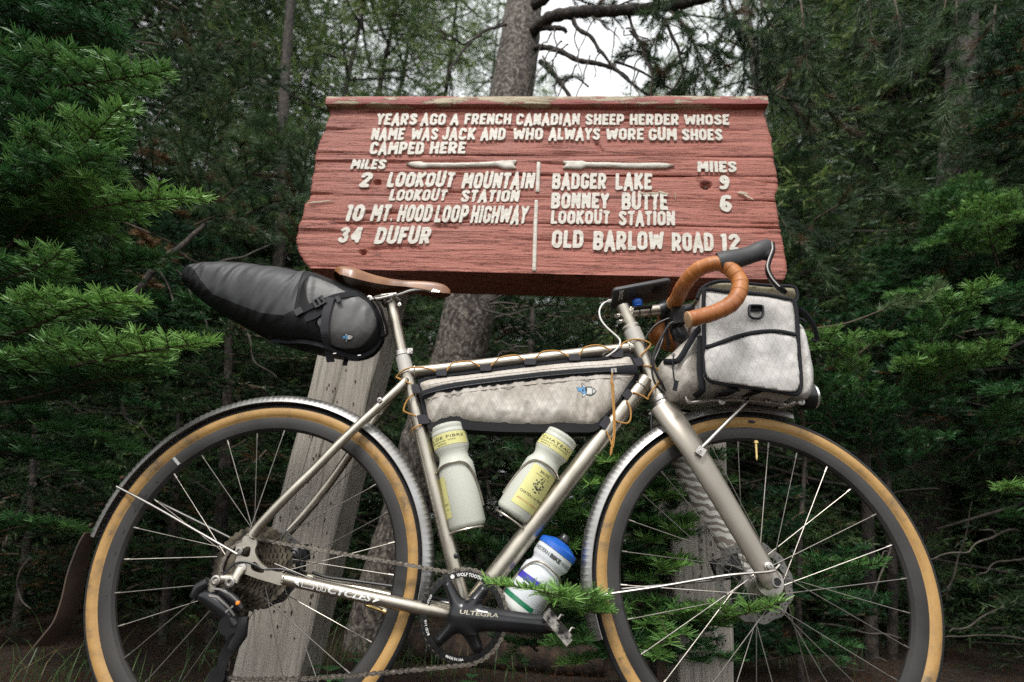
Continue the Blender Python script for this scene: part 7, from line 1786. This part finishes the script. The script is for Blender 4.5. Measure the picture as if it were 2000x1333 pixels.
# fir sapling growing up between the bicycle and the right post; its boughs poke through
b_ = W_(1275, 1290, 1.62)
thicket('fir_sapling', 'small fir between the wheels whose shoots poke past the crank and spokes', 'fir sapling', (1275, 1290), 1.62, [
 ([(1230, 1195, 1.36), (1150, 1180, 1.13), (1110, 1168, 1.03), (1040, 1152, .985), (950, 1140, .965)], 0.068, .95, .75), ([(1180, 1190, 1.22), (1130, 1170, 1.08), (1090, 1152, 1.0)], 0.068, .95, .7), ([(1200, 1210, 1.25), (1150, 1196, 1.12), (1108, 1182, 1.05)], 0.068, .9, .6),
 ([(1225, 915, 1.42), (1200, 905, 1.32), (1183, 903, 1.22)], .055, .98, .8), ([(1200, 945, 1.42), (1170, 945, 1.32), (1150, 946, 1.22)], .06, .98, .8), ([(1180, 1000, 1.42), (1130, 1000, 1.33), (1100, 990, 1.25)], .075, .95, .7), ([(1190, 1040, 1.4), (1140, 1060, 1.3), (1100, 1075, 1.22)], .06, .9, .6),
 ([(1250, 1000, 1.45), (1290, 975, 1.35), (1322, 965, 1.28)], .06, .92, .6), ([(1230, 1080, 1.42), (1300, 1050, 1.32), (1345, 1030, 1.26)], .07, .95, .6), ([(1230, 1150, 1.4), (1290, 1120, 1.3), (1335, 1105, 1.24)], .07, .95, .6), ([(1240, 1240, 1.35), (1265, 1260, 1.25), (1290, 1290, 1.18)], .07, .9, .6), ([(1200, 1275, 1.3), (1140, 1290, 1.2), (1100, 1300, 1.15)], .06, .85, .5),
 ([(1280, 1230, 1.45), (1200, 1250, 1.25), (1120, 1258, 1.12), (1070, 1262, 1.06)], 0.102, .7, .4), ([(1270, 1280, 1.45), (1220, 1270, 1.3), (1160, 1240, 1.22)], 0.119, .6, .3),
 ([(1270, 980, 1.50), (1220, 900, 1.42), (1180, 870, 1.38)], 0.102, .75, .4), ([(1270, 1010, 1.48), (1200, 930, 1.40), (1155, 910, 1.36)], 0.119, .8, .5), ([(1260, 1050, 1.46), (1160, 1000, 1.38), (1090, 1010, 1.33), (1040, 990, 1.3)], 0.153, .8, .45), ([(1220, 1110, 1.45), (1140, 1060, 1.38), (1080, 1040, 1.34)], 0.153, .7, .35),
 ([(1050, 1120, 1.5), (980, 1080, 1.42), (920, 1062, 1.38), (882, 1055, 1.36)], 0.102, .7, .4), ([(1080, 960, 1.6), (1040, 900, 1.5), (1010, 880, 1.5)], 0.119, .5, .3),
 ([(1200, 1040, 1.5), (1260, 1030, 1.4), (1330, 1020, 1.34), (1355, 1018, 1.3)], 0.119, .8, .45), ([(1210, 1110, 1.5), (1280, 1095, 1.4), (1340, 1090, 1.32)], 0.102, .85, .5), ([(1240, 900, 1.5), (1280, 920, 1.42), (1305, 950, 1.38)], 0.085, .75, .4), ([(1220, 1170, 1.45), (1290, 1190, 1.35), (1350, 1195, 1.25), (1385, 1185, 1.2)], 0.102, .85, .5),
 ([(1260, 1150, 1.4), (1290, 1210, 1.25), (1310, 1260, 1.15)], 0.085, .85, .6), ([(1300, 1200, 1.5), (1370, 1215, 1.3), (1450, 1200, 1.13), (1530, 1175, 1.05)], 0.076, .9, .55), ([(1340, 1190, 1.45), (1345, 1240, 1.35), (1365, 1270, 1.3)], 0.085, .55, .3), ([(1400, 1250, 1.5), (1340, 1240, 1.45), (1300, 1290, 1.4)], 0.119, .35, .2),
 ([(1270, 1090, 1.6), (1340, 1050, 1.5), (1400, 1040, 1.5)], 0.136, .4, .2), ([(1240, 1120, 1.6), (1330, 980, 1.5), (1390, 960, 1.5)], 0.136, .4, .2)] + fill(16, (1150, 1330), (860, 1290), (1.50, 1.70), 0, ln=(70, 130), wd=(.07, .11), tip=(.45, .8)) + fill(8, (960, 1130), (1060, 1290), (1.5, 1.7), 0, ln=(60, 120), wd=(.06, .10), tip=(.35, .7)), 'fir', 7, top=[(1265, 1080, 1.66), (1235, 860, 1.75)], trad=.012, scale=1.0, sparse=1.25)
thicket('fir_sapling', 'low fir seen through the right half of the front wheel', 'fir sapling', (1560, 1300), 1.9, [
 ([(1500, 1160, 1.75), (1570, 1140, 1.6), (1640, 1115, 1.5), (1728, 1098, 1.42)], 0.115, .62, .3), ([(1510, 1110, 1.7), (1560, 1150, 1.6), (1620, 1165, 1.5), (1655, 1170, 1.45)], 0.108, .5, .3), ([(1500, 1290, 1.7), (1570, 1275, 1.6), (1620, 1265, 1.5), (1675, 1265, 1.45)], 0.095, .55, .3),
 ([(1560, 950, 1.9), (1530, 960, 1.85), (1500, 975, 1.8)], 0.108, .3, .15), ([(1570, 1000, 2), (1540, 1020, 1.95), (1520, 1050, 1.9)], 0.108, .3, .15)] + fill(10, (1480, 1640), (1000, 1290), (1.8, 2.1), 0, ln=(80, 140), wd=(.08, .12), tip=(.2, .5)), 'fir', 8, top=[(1560, 1120, 1.95), (1575, 860, 2.1)], trad=.012, scale=.9)
# ---------------- 6. douglas firs on the right
def yfir():
    L = [([(1680, 900, 2.2), (1668, 800, 2.1), (1662, 720, 2.0), (1670, 650, 1.95)], .12, 0.96, 0.35), ([(1663, 700, 2.05), (1610, 665, 1.95), (1560, 655, 1.9)], .08, 0.96, 0.60), ([(1680, 690, 2.0), (1720, 660, 1.95), (1738, 655, 1.9)], .07, 0.96, 0.60),
 ([(1740, 760, 2.2), (1820, 660, 2.0), (1880, 590, 1.9), (1945, 555, 1.8)], .15, 0.96, 0.35), ([(1760, 830, 2.2), (1840, 740, 2.0), (1900, 700, 1.9), (1962, 670, 1.8)], .15, 0.98, 0.35), ([(1800, 780, 2.1), (1795, 730, 2.0), (1760, 700, 1.95)], .09, 0.98, 0.50), ([(1830, 740, 2.0), (1850, 700, 1.95), (1895, 690, 1.9)], .08, 0.98, 0.60),
 ([(1740, 640, 2.3), (1790, 580, 2.2), (1750, 575, 2.1)], .12, 0.72, 0.40), ([(1880, 650, 2.1), (1940, 640, 2.0), (2000, 650, 1.9)], .12, 0.96, 0.40), ([(1640, 870, 2.1), (1610, 780, 2.0), (1590, 720, 1.95)], .13, 0.48, 0.30), ([(1720, 920, 2.1), (1700, 830, 2.0), (1740, 760, 1.95)], .15, 0.42, 0.25),
 ([(1880, 900, 2.1), (1930, 860, 2.0), (1990, 790, 1.9)], .13, 0.60, 0.30), ([(1700, 950, 2.1), (1780, 890, 2.0), (1860, 850, 1.9)], .13, 0.42, 0.25)] + fill(16, (1560, 1900), (560, 900), (2.3, 2.8), 0, ln=(120, 200), wd=(.12, .18), tip=(.2, .45))
    return thicket('young_fir', 'young fir right of the front bag with yellow-green shoot tips', 'young fir', (1690, 1200), 2.25, L, 'fir', 9, scale=1.1, top=[(1690, 900, 2.35), (1670, 640, 2.5)], trad=.025)
yfir()
thicket('young_fir', 'bright green little fir top at the right edge, above the others', 'young fir', (1930, 1200), 3.0, [
 ([(1900, 560, 2.9), (1885, 480, 2.85), (1880, 400, 2.8), (1880, 345, 2.75)], .20, .75, .4), ([(1880, 420, 2.8), (1840, 390, 2.7), (1815, 385, 2.65)], .12, .7, .5), ([(1885, 420, 2.8), (1920, 390, 2.7), (1950, 375, 2.65)], .12, .7, .5), ([(1950, 520, 2.7), (1930, 450, 2.6), (1925, 385, 2.5)], .18, .95, .7), ([(1940, 460, 2.6), (1980, 430, 2.5), (2010, 430, 2.45)], .12, .95, .7), ([(1900, 500, 2.7), (1850, 470, 2.6), (1820, 480, 2.5)], .14, .75, .5)] + fill(10, (1750, 2000), (440, 620), (2.9, 3.2), 0, ln=(120, 200), wd=(.14, .2), tip=(.3, .55)), 'fir', 10, top=[(1920, 800, 3.0), (1890, 380, 3.1)], trad=.03, scale=1.1)
thicket('young_fir', 'fir at the far right edge with one bright tip beside the front wheel', 'young fir', (2080, 1250), 2.0, [
 ([(2060, 990, 1.9), (2010, 960, 1.8), (1955, 948, 1.7)], .08, .9, .5), ([(2060, 1040, 1.9), (2010, 1020, 1.8), (1975, 1000, 1.75)], .08, .5, .3), ([(2060, 800, 1.9), (2000, 760, 1.8), (1950, 770, 1.7)], .12, .5, .2), ([(2080, 640, 1.9), (2020, 590, 1.8), (1980, 560, 1.7)], .12, .5, .2), ([(2080, 300, 2.2), (2000, 240, 2.1), (1940, 230, 2.0)], .18, .25, .12), ([(2080, 200, 2.2), (2000, 120, 2.1), (1960, 60, 2.0)], .18, .25, .12)], 'fir', 11, top=[(2080, 700, 2.2), (2090, 200, 2.6)], trad=.05)
# yellowing pine twig in front of the young fir
tw = empty('pine_sapling', 'single bare pine twig ending in yellow-green needles, right of the bag', 'pine sapling', W_(1580, 900, 2.2))
bough(tw, wpts([(1595, 642, 1.95), (1660, 630, 1.9), (1740, 600, 1.85), (1790, 590, 1.8), (1842, 556, 1.75)]), 'pine', .07, .9, .5, seed=77, bare=.45, thick=.0045, scale=.8)
limb(tw, wpts([(1580, 900, 2.2), (1560, 760, 2.1), (1575, 680, 2.0), (1595, 642, 1.95)]), .006, .004, 'twig', 'stem')
dd = empty('dead_bush', 'tangle of bare grey twigs low behind the front wheel at right', 'dead bush', W_(1980, 1180, 2.0))
for k, pl in enumerate([[(1990, 1038, 1.9), (1930, 1050, 1.85), (1880, 1075, 1.8), (1815, 1093, 1.8)], [(1945, 1046, 1.88), (1915, 1033, 1.86)], [(2010, 1085, 1.9), (1960, 1100, 1.9), (1905, 1120, 1.85)], [(2010, 1250, 2), (1930, 1240, 1.95), (1850, 1248, 1.9)], [(1960, 1180, 2), (1900, 1215, 1.95), (1850, 1240, 1.9)], [(1740, 1060, 2.1), (1700, 1165, 2.0), (1640, 1172, 2.0)], [(1640, 1100, 2.1), (1700, 1095, 2.0), (1740, 1080, 2.0)], [(1600, 1220, 2.1), (1680, 1230, 2), (1760, 1245, 1.95)],
   [(1560, 1330, 2), (1620, 1310, 2), (1690, 1300, 1.95), (1730, 1290, 1.9)], [(1720, 880, 2.4), (1740, 1050, 2.3), (1745, 1300, 2.2)], [(1690, 990, 2.2), (1760, 960, 2.1), (1830, 955, 2.1)], [(1850, 1150, 2.1), (1880, 1060, 2.1), (1900, 980, 2.1)]]):
    limb(dd, wpts(pl), .004 if k != 9 else .022, .0015 if k != 9 else .02, 'dead_twig' if k != 9 else 'bark_dark', 'dead_branch', n=6, wig=.02, seed=k + 70)

# ---------------- 7. background forest: each tree with trunk and crown
PROTO = {}
def crown_proto(kind, i, h, r, nb, ns, size, nn, low, tintr):
    """trunk, crown and limbs of one tree kind, standing at the origin"""
    rng = np.random.default_rng(100 + i)
    hf = low + (1 - low) * rng.random(nb) ** .9; az = rng.random(nb) * 2 * PI; R_ = r * (1 - ((hf - low) / (1 - low)) ** 1.4) * rng.uniform(.5, 1.2, nb) + .12 * r
    root_ = np.stack([np.zeros(nb), np.zeros(nb), hf * h], 1); d = np.stack([np.cos(az), np.sin(az), rng.uniform(-.40, .10, nb)], 1)
    f = rng.random((nb, ns)) ** .62; P0 = root_[:, None] + d[:, None] * (f * R_[:, None])[..., None]
    sd = np.stack([-np.sin(az), np.cos(az), np.zeros(nb)], 1); off = rng.normal(0, .20, (nb, ns)) * (R_[:, None] * (1.1 - f)); P0 = P0 + sd[:, None] * off[..., None]; P0[..., 2] += rng.normal(0, size * .6, (nb, ns)) - .10 * f * R_[:, None]
    dirn = unit(d[:, None] + sd[:, None] * (np.sign(off)[..., None] * .8) + rng.normal(0, .25, (nb, ns, 3))); A = P0.reshape(-1, 3); B = A + dirn.reshape(-1, 3) * (size * 2.4)
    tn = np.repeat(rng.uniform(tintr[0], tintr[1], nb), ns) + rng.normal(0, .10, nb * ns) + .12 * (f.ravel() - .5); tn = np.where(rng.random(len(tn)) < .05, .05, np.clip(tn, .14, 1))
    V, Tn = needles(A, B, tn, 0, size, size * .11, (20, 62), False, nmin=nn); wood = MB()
    for k in range(0, nb, 2):
        e = root_[k] + d[k] * R_[k] * .85; wood.tube([Vector(root_[k]), Vector((root_[k] + e) / 2) + Vector((0, 0, -.03 * r)), Vector(e)], [.012 * r, .007 * r, .003], 4, caps=False)
    c = tri_mesh('crown', [V], [Tn], MAT['far'], None, wood, MAT['bark_dark'], kind='stuff')
    tr = trunk_mesh(None, [Vector((0, 0, -.15)), Vector((.02 * h * .3, 0, h * .3)), Vector((-.01 * h * .3, .02, h * .65)), Vector((0, 0, h))], [1, .85, .5, .05], 'bark_dark', seed=i, n=24, cols=14)
    PROTO[kind] = (c, tr)
def conifer(kind, x, y, sc, rot, lean, trunk_r, group, label, bark_='bark_dark', n=[0]):
    c0, t0 = PROTO[kind]; b = Vector((x, y, ground_z(x, y))); t = empty('forest_tree', label, 'tree', b, group)
    t.rotation_euler = (lean[1], lean[0], 0); c = c0.copy(); c.parent = t; COL.objects.link(c); c.scale = (sc, sc, sc); c.rotation_euler = (0, 0, rot); c['kind'] = 'stuff'
    q = t0.copy(); q.parent = t; COL.objects.link(q); k_ = trunk_r * (.6 if kind == 'airy' else 1); q.scale = (k_, k_, sc); q.name = 'trunk'
    if bark_ != 'bark_dark': q.data = t0.data.copy(); q.data.materials[0] = MAT[bark_]
def place_px(px_, dist): 
    rr = ray(px_, 1056); w = cam2world(rr) - camP; w[2] = 0; w /= np.linalg.norm(w); return w[0] * dist, w[1] * dist
specs = [  # px at eye level, distance, height, crown radius, lean, density, needle size, tints, trunk radius
 (470, 5.2, 9, 1.3, (.02, 0), 1.0, .085, (.3, .6), .09, 'slim trunk far behind the saddle bag, lighter of a pair'), (560, 5.8, 10, 1.3, (.02, 0), .9, .085, (.3, .65), .11, 'slim trunk far left of the sign, darker of a pair'),
 (1600, 4.4, 9, 1.2, (-.015, 0), .6, .085, (.25, .5), .115, 'pale grey trunk immediately right of the sign board'), (760, 6.5, 11, 1.8, (0, 0), 1.2, .10, (.4, .8), .10, 'pale green out-of-focus tree above the left half of the sign'),
 (640, 8.0, 12, 2.0, (0, 0), 1.1, .11, (.4, .75), .12, 'tall tree behind the sign board left corner'), (880, 9.0, 13, 2.2, (0, 0), .9, .12, (.45, .8), .12, 'tree behind the pine trunk at upper centre'),
 (300, 6.0, 10, 1.9, (0, 0), 1.3, .10, (.25, .5), .12, 'dark tree behind the left fir'), (120, 6.0, 9, 1.8, (0, 0), 1.5, .10, (.15, .4), .12, 'very dark tree in the upper left corner'),
 (-150, 5.5, 9, 1.8, (0, 0), 1.4, .10, (.15, .35), .12, 'dark tree beyond the left edge'), (1920, 6.0, 10, 1.9, (0, 0), 1.6, .10, (.2, .4), .13, 'dark tree filling the upper right corner'),
 (2080, 5.6, 9, 1.8, (0, 0), 1.5, .10, (.15, .35), .13, 'dark tree beyond the right edge'), (1720, 7.2, 11, 1.8, (0, 0), 1.3, .10, (.3, .55), .12, 'green tree behind the hanging pine boughs'),
 (1440, 8.5, 8, 1.4, (0, 0), .8, .11, (.3, .6), .10, 'thin tree seen over the right part of the sign'), (1200, 10.5, 10, 1.8, (0, 0), .55, .13, (.3, .6), .10, 'sparse distant tree below the bright gap of sky'),
 (1240, 7.6, 7.2, 1.4, (0, 0), .6, .10, (.3, .6), .07, 'thin half-bare tree filling the gap right of the pine trunk'), (1000, 9.5, 8, 1.7, (0, 0), .9, .12, (.35, .6), .10, 'distant tree low behind the main pine trunk'), (1340, 8.5, 9, 1.6, (0, 0), .8, .12, (.3, .55), .10, 'distant tree behind the front bag'),
 (400, 9.0, 13, 2.2, (0, 0), 1.1, .12, (.35, .65), .13, 'distant tree between the left fir and the sign'), (200, 10., 14, 2.4, (0, 0), 1.2, .13, (.2, .5), .13, 'distant tall tree at upper left'), (1660, 11., 10, 2.0, (0, 0), 1.1, .13, (.3, .6), .13, 'distant tall tree right of the sign'), (1950, 9., 14, 2.4, (0, 0), 1.3, .13, (.2, .45), .13, 'distant tall tree at upper right')]
crown_proto('tall', 1, 10, 1.9, 520, 28, .085, 9, .03, (.25, .72)); crown_proto('dense', 2, 9, 2.0, 680, 30, .072, 9, .02, (.18, .50)); crown_proto('airy', 3, 10, 1.75, 185, 24, .090, 9, .03, (.42, .95)); crown_proto('young', 4, 2.6, .95, 230, 30, .034, 13, .01, (.15, .50))  # airy crowns: daylight on them is put into the paler needle tints
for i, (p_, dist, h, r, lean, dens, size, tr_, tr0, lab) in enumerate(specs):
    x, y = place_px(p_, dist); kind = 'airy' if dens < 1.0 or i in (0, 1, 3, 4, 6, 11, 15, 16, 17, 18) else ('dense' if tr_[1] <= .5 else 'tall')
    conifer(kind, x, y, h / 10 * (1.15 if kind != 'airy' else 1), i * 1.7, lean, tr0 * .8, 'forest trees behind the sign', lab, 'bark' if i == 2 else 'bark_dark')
def where(p_):
    for lim, w in ((-50, 'beyond the left edge of the view'), (160, 'at the left edge'), (480, 'behind the rear wheel'), (800, 'beside the left sign post'), (1150, 'behind the bottles and main frame'), (1450, 'beside the right sign post'), (1850, 'behind the front wheel'), (2050, 'at the right edge')):
        if p_ < lim: return w
    return 'beyond the right edge of the view'
# low young conifers closing the view under the crowns
rnd = random.Random(77)
for i in range(44):
    px_ = -350 + 2700 * (i + rnd.random() * .6) / 44; dist = 3.7 + 2.2 * rnd.random(); x, y = place_px(px_, dist); sc = .75 + .5 * rnd.random() + .12 * (dist - 3.4)
    conifer('young', x, y, sc, rnd.random() * 6, (0, 0), .025, 'young conifers under the forest trees', 'young conifer in the dim understorey ' + where(px_))
for i in range(36):     # the forest goes on far behind and to the sides
    a = math.radians(-85 + 170 * i / 35 + rnd.uniform(-3, 3)); dist = 11 + 12 * rnd.random()
    mid = abs(math.degrees(a) - 2) < 48
    conifer('airy' if mid else ('tall', 'dense')[i % 2], math.sin(a) * dist, math.cos(a) * dist, (.42 + .3 * rnd.random()) if mid else 1.25 + .5 * rnd.random(), rnd.random() * 6, (0, 0), .15, 'distant forest trees', 'distant forest conifer far back ' + where(1000 + 1100 * math.tan(max(-1.4, min(1.4, a)))))
for c0, t0 in PROTO.values():
    for o in (c0, t0): bpy.data.objects.remove(o)

# ---------------- 8. floor: litter, grass, leafy plants, a fallen log
def scatter_stuff(name, label, cat, n, xr_, yr_, fn, mat):
    Vs = []; Ts = []
    V, T_ = fn(n, xr_, yr_); o = tri_mesh(name, [V], [T_], mat); tag(o, label, cat, None, 'stuff'); return o
def litter(n, xr_, yr_):
    x = RNG.uniform(*xr_, n); y = RNG.uniform(*yr_, n); z = np.array([ground_z(a, b) for a, b in zip(x, y)]) + RNG.uniform(0, .012, n)
    a = RNG.random(n) * 2 * PI; d = np.stack([np.cos(a), np.sin(a), RNG.normal(0, .25, n)], 1) * RNG.uniform(.02, .06, n)[:, None]; b = np.stack([x, y, z], 1); w = np.stack([-np.sin(a), np.cos(a), np.zeros(n)], 1) * .0014
    V = np.empty((n, 3, 3)); V[:, 0] = b + w; V[:, 1] = b - w; V[:, 2] = b + d; return V.reshape(-1, 3), np.repeat(np.where(RNG.random(n) < .9, .05, .4), 3)
MAT['litter'] = needle_mat('fallen_needles', (.02, .012, .007), (.06, .033, .016), (.12, .07, .03), (.075, .035, .015))
scatter_stuff('needle_litter', 'rust-brown fallen needles covering the forest floor', 'litter', 75000, (-2.6, 2.6), (.8, 5.0), litter, MAT['litter'])
def blades(spots):
    Vs = []; Ts = []
    for (x, y, r, n, hh) in spots:
        for k in range(n):
            a = RNG.random() * 2 * PI; q = r * math.sqrt(RNG.random()); bx, by = x + q * math.cos(a), y + q * math.sin(a); b = np.array([bx, by, ground_z(bx, by)])
            az = RNG.random() * 2 * PI; d = np.array([math.cos(az), math.sin(az), 0]); L = hh * RNG.uniform(.5, 1.25); w = np.array([-d[1], d[0], 0]) * RNG.uniform(.0007, .0016); c = RNG.uniform(.5, 1.6); P_ = []
            for s in (0, .3, .6, .85, 1): P_.append(b + d * (L * c * s ** 1.9 * .75) + np.array([0, 0, L * (s - .42 * c * s ** 2.4)]))
            tn = RNG.uniform(.3, .95) if RNG.random() > .07 else .05
            for j in range(4):
                w0, w1 = w * (1 - .9 * (j / 4) ** 2), w * (1 - .9 * ((j + 1) / 4) ** 2)
                for tri in ((P_[j] + w0, P_[j] - w0, P_[j + 1] + w1), (P_[j + 1] + w1, P_[j] - w0, P_[j + 1] - w1)): Vs += list(tri); Ts += [tn] * 3
    return np.array(Vs), np.array(Ts)
MAT['grass'] = needle_mat('grass_blades', (.012, .040, .014), (.034, .085, .025), (.10, .16, .05), (.16, .12, .06))
sp = []
for (px_, py_, n, hh) in ((430, 1280, 90, .24), (500, 1300, 120, .24), (600, 1290, 130, .24), (690, 1300, 130, .22), (800, 1300, 110, .18), (860, 1320, 90, .16), (1350, 1310, 80, .24), (1480, 1290, 90, .24), (1530, 1270, 90, .22), (60, 1300, 90, .26), (140, 1290, 80, .24), (1000, 1330, 60, .14), (330, 1330, 50, .16), (250, 1330, 50, .2), (1620, 1330, 60, .16)):
    n = int(n * .4); hh *= .75
    rr = ray(px_, py_); w = cam2world(rr) - camP; t = -(CAM_H - .03) / w[2]; t = min(t, 2.4 / abs(w[1])); sp.append((w[0] * t, max(1.45, w[1] * t), .13, n, hh))
V, Tn = blades(sp); g_ = tri_mesh('grass', [V], [Tn], MAT['grass']); tag(g_, 'tufts of long thin grass at the feet of the posts and wheels', 'grass', None, 'stuff')
m_, nt_, b_ = new_mat('broad_leaf'); setc(b_, (.045, .125, .040), .42); v_ = coords(nt_); n_ = N(nt_, 'ShaderNodeTexNoise', scale=40, detail=3); nt_.links.new(v_, n_.inputs[0]); nt_.links.new(ramp(nt_, n_.outputs[0], [(.3, (.030, .095, .035)), (.7, (.07, .16, .05))]), b_.inputs['Base Color']); MAT['leaf'] = m_
def leafy(label, px_, py_, d, n, size, seed):
    c = W_(px_, py_, d); b = Vector((c.x, c.y, ground_z(c.x, c.y))); t = empty('leafy_plant', label, 'plant', b, 'leafy plants on the forest floor'); rnd = random.Random(seed)
    top = Vector((c.x, c.y, max(c.z, b.z + .03))); limb(t, [b, (b + top) / 2 + Vector((.005, 0, 0)), top], .0022, .0012, 'twig', 'stem', n=5)
    for k in range(n):
        a = k * 2.4 + rnd.random() * .6; p = b.lerp(top, .5 + .5 * k / n); d_ = Vector((math.cos(a), math.sin(a), .25)).normalized(); s_ = d_.cross(Vector((0, 0, 1))).normalized(); L = size * rnd.uniform(.7, 1.1); V = []; m = 8
        for i in range(m + 1):
            u = i / m; w = L * .27 * math.sin(PI * u ** .8) ** .9 + .0002; q = p + d_ * L * u + Vector((0, 0, -.28 * L * u * u)) + Vector((0, 0, .0))
            V += [q - s_ * w + Vector((0, 0, .12 * w)), q, q + s_ * w + Vector((0, 0, .12 * w))]
        F = [f for i in range(m) for f in ((3 * i, 3 * i + 1, 3 * i + 4, 3 * i + 3), (3 * i + 1, 3 * i + 2, 3 * i + 5, 3 * i + 4))]
        mesh_obj('leaf', [tuple(Vector(v) - b) for v in V], F, MAT['leaf'], parent=t, smooth=80)
leafy('leafy plant with the largest oval leaves, below the chain stay', 640, 1300, 1.5, 5, .085, 1)
leafy('leafy plant with small leaves just left of the chainring', 690, 1275, 1.7, 4, .06, 2)
leafy('single-leaved sprig behind the derailleur', 420, 1268, 1.9, 2, .06, 3)
leafy('leafy plant at the bottom edge under the chainring', 920, 1320, 1.5, 4, .06, 4)
# fallen log seen through the chainring
p0, p1 = W_(780, 1270, 2.05), W_(1180, 1290, 1.9); p0.z = ground_z(p0.x, p0.y) + .05; p1.z = ground_z(p1.x, p1.y) + .045
lg = empty('fallen_log', 'rotting brown log on the ground behind the chainring', 'log', (p0 + p1) / 2)
trunk_mesh(lg, [p0, (p0 + p1) / 2, p1], [.055, .060, .050], 'bark_rust', seed=31, n=40, cols=24, rough=1.8, name='log')
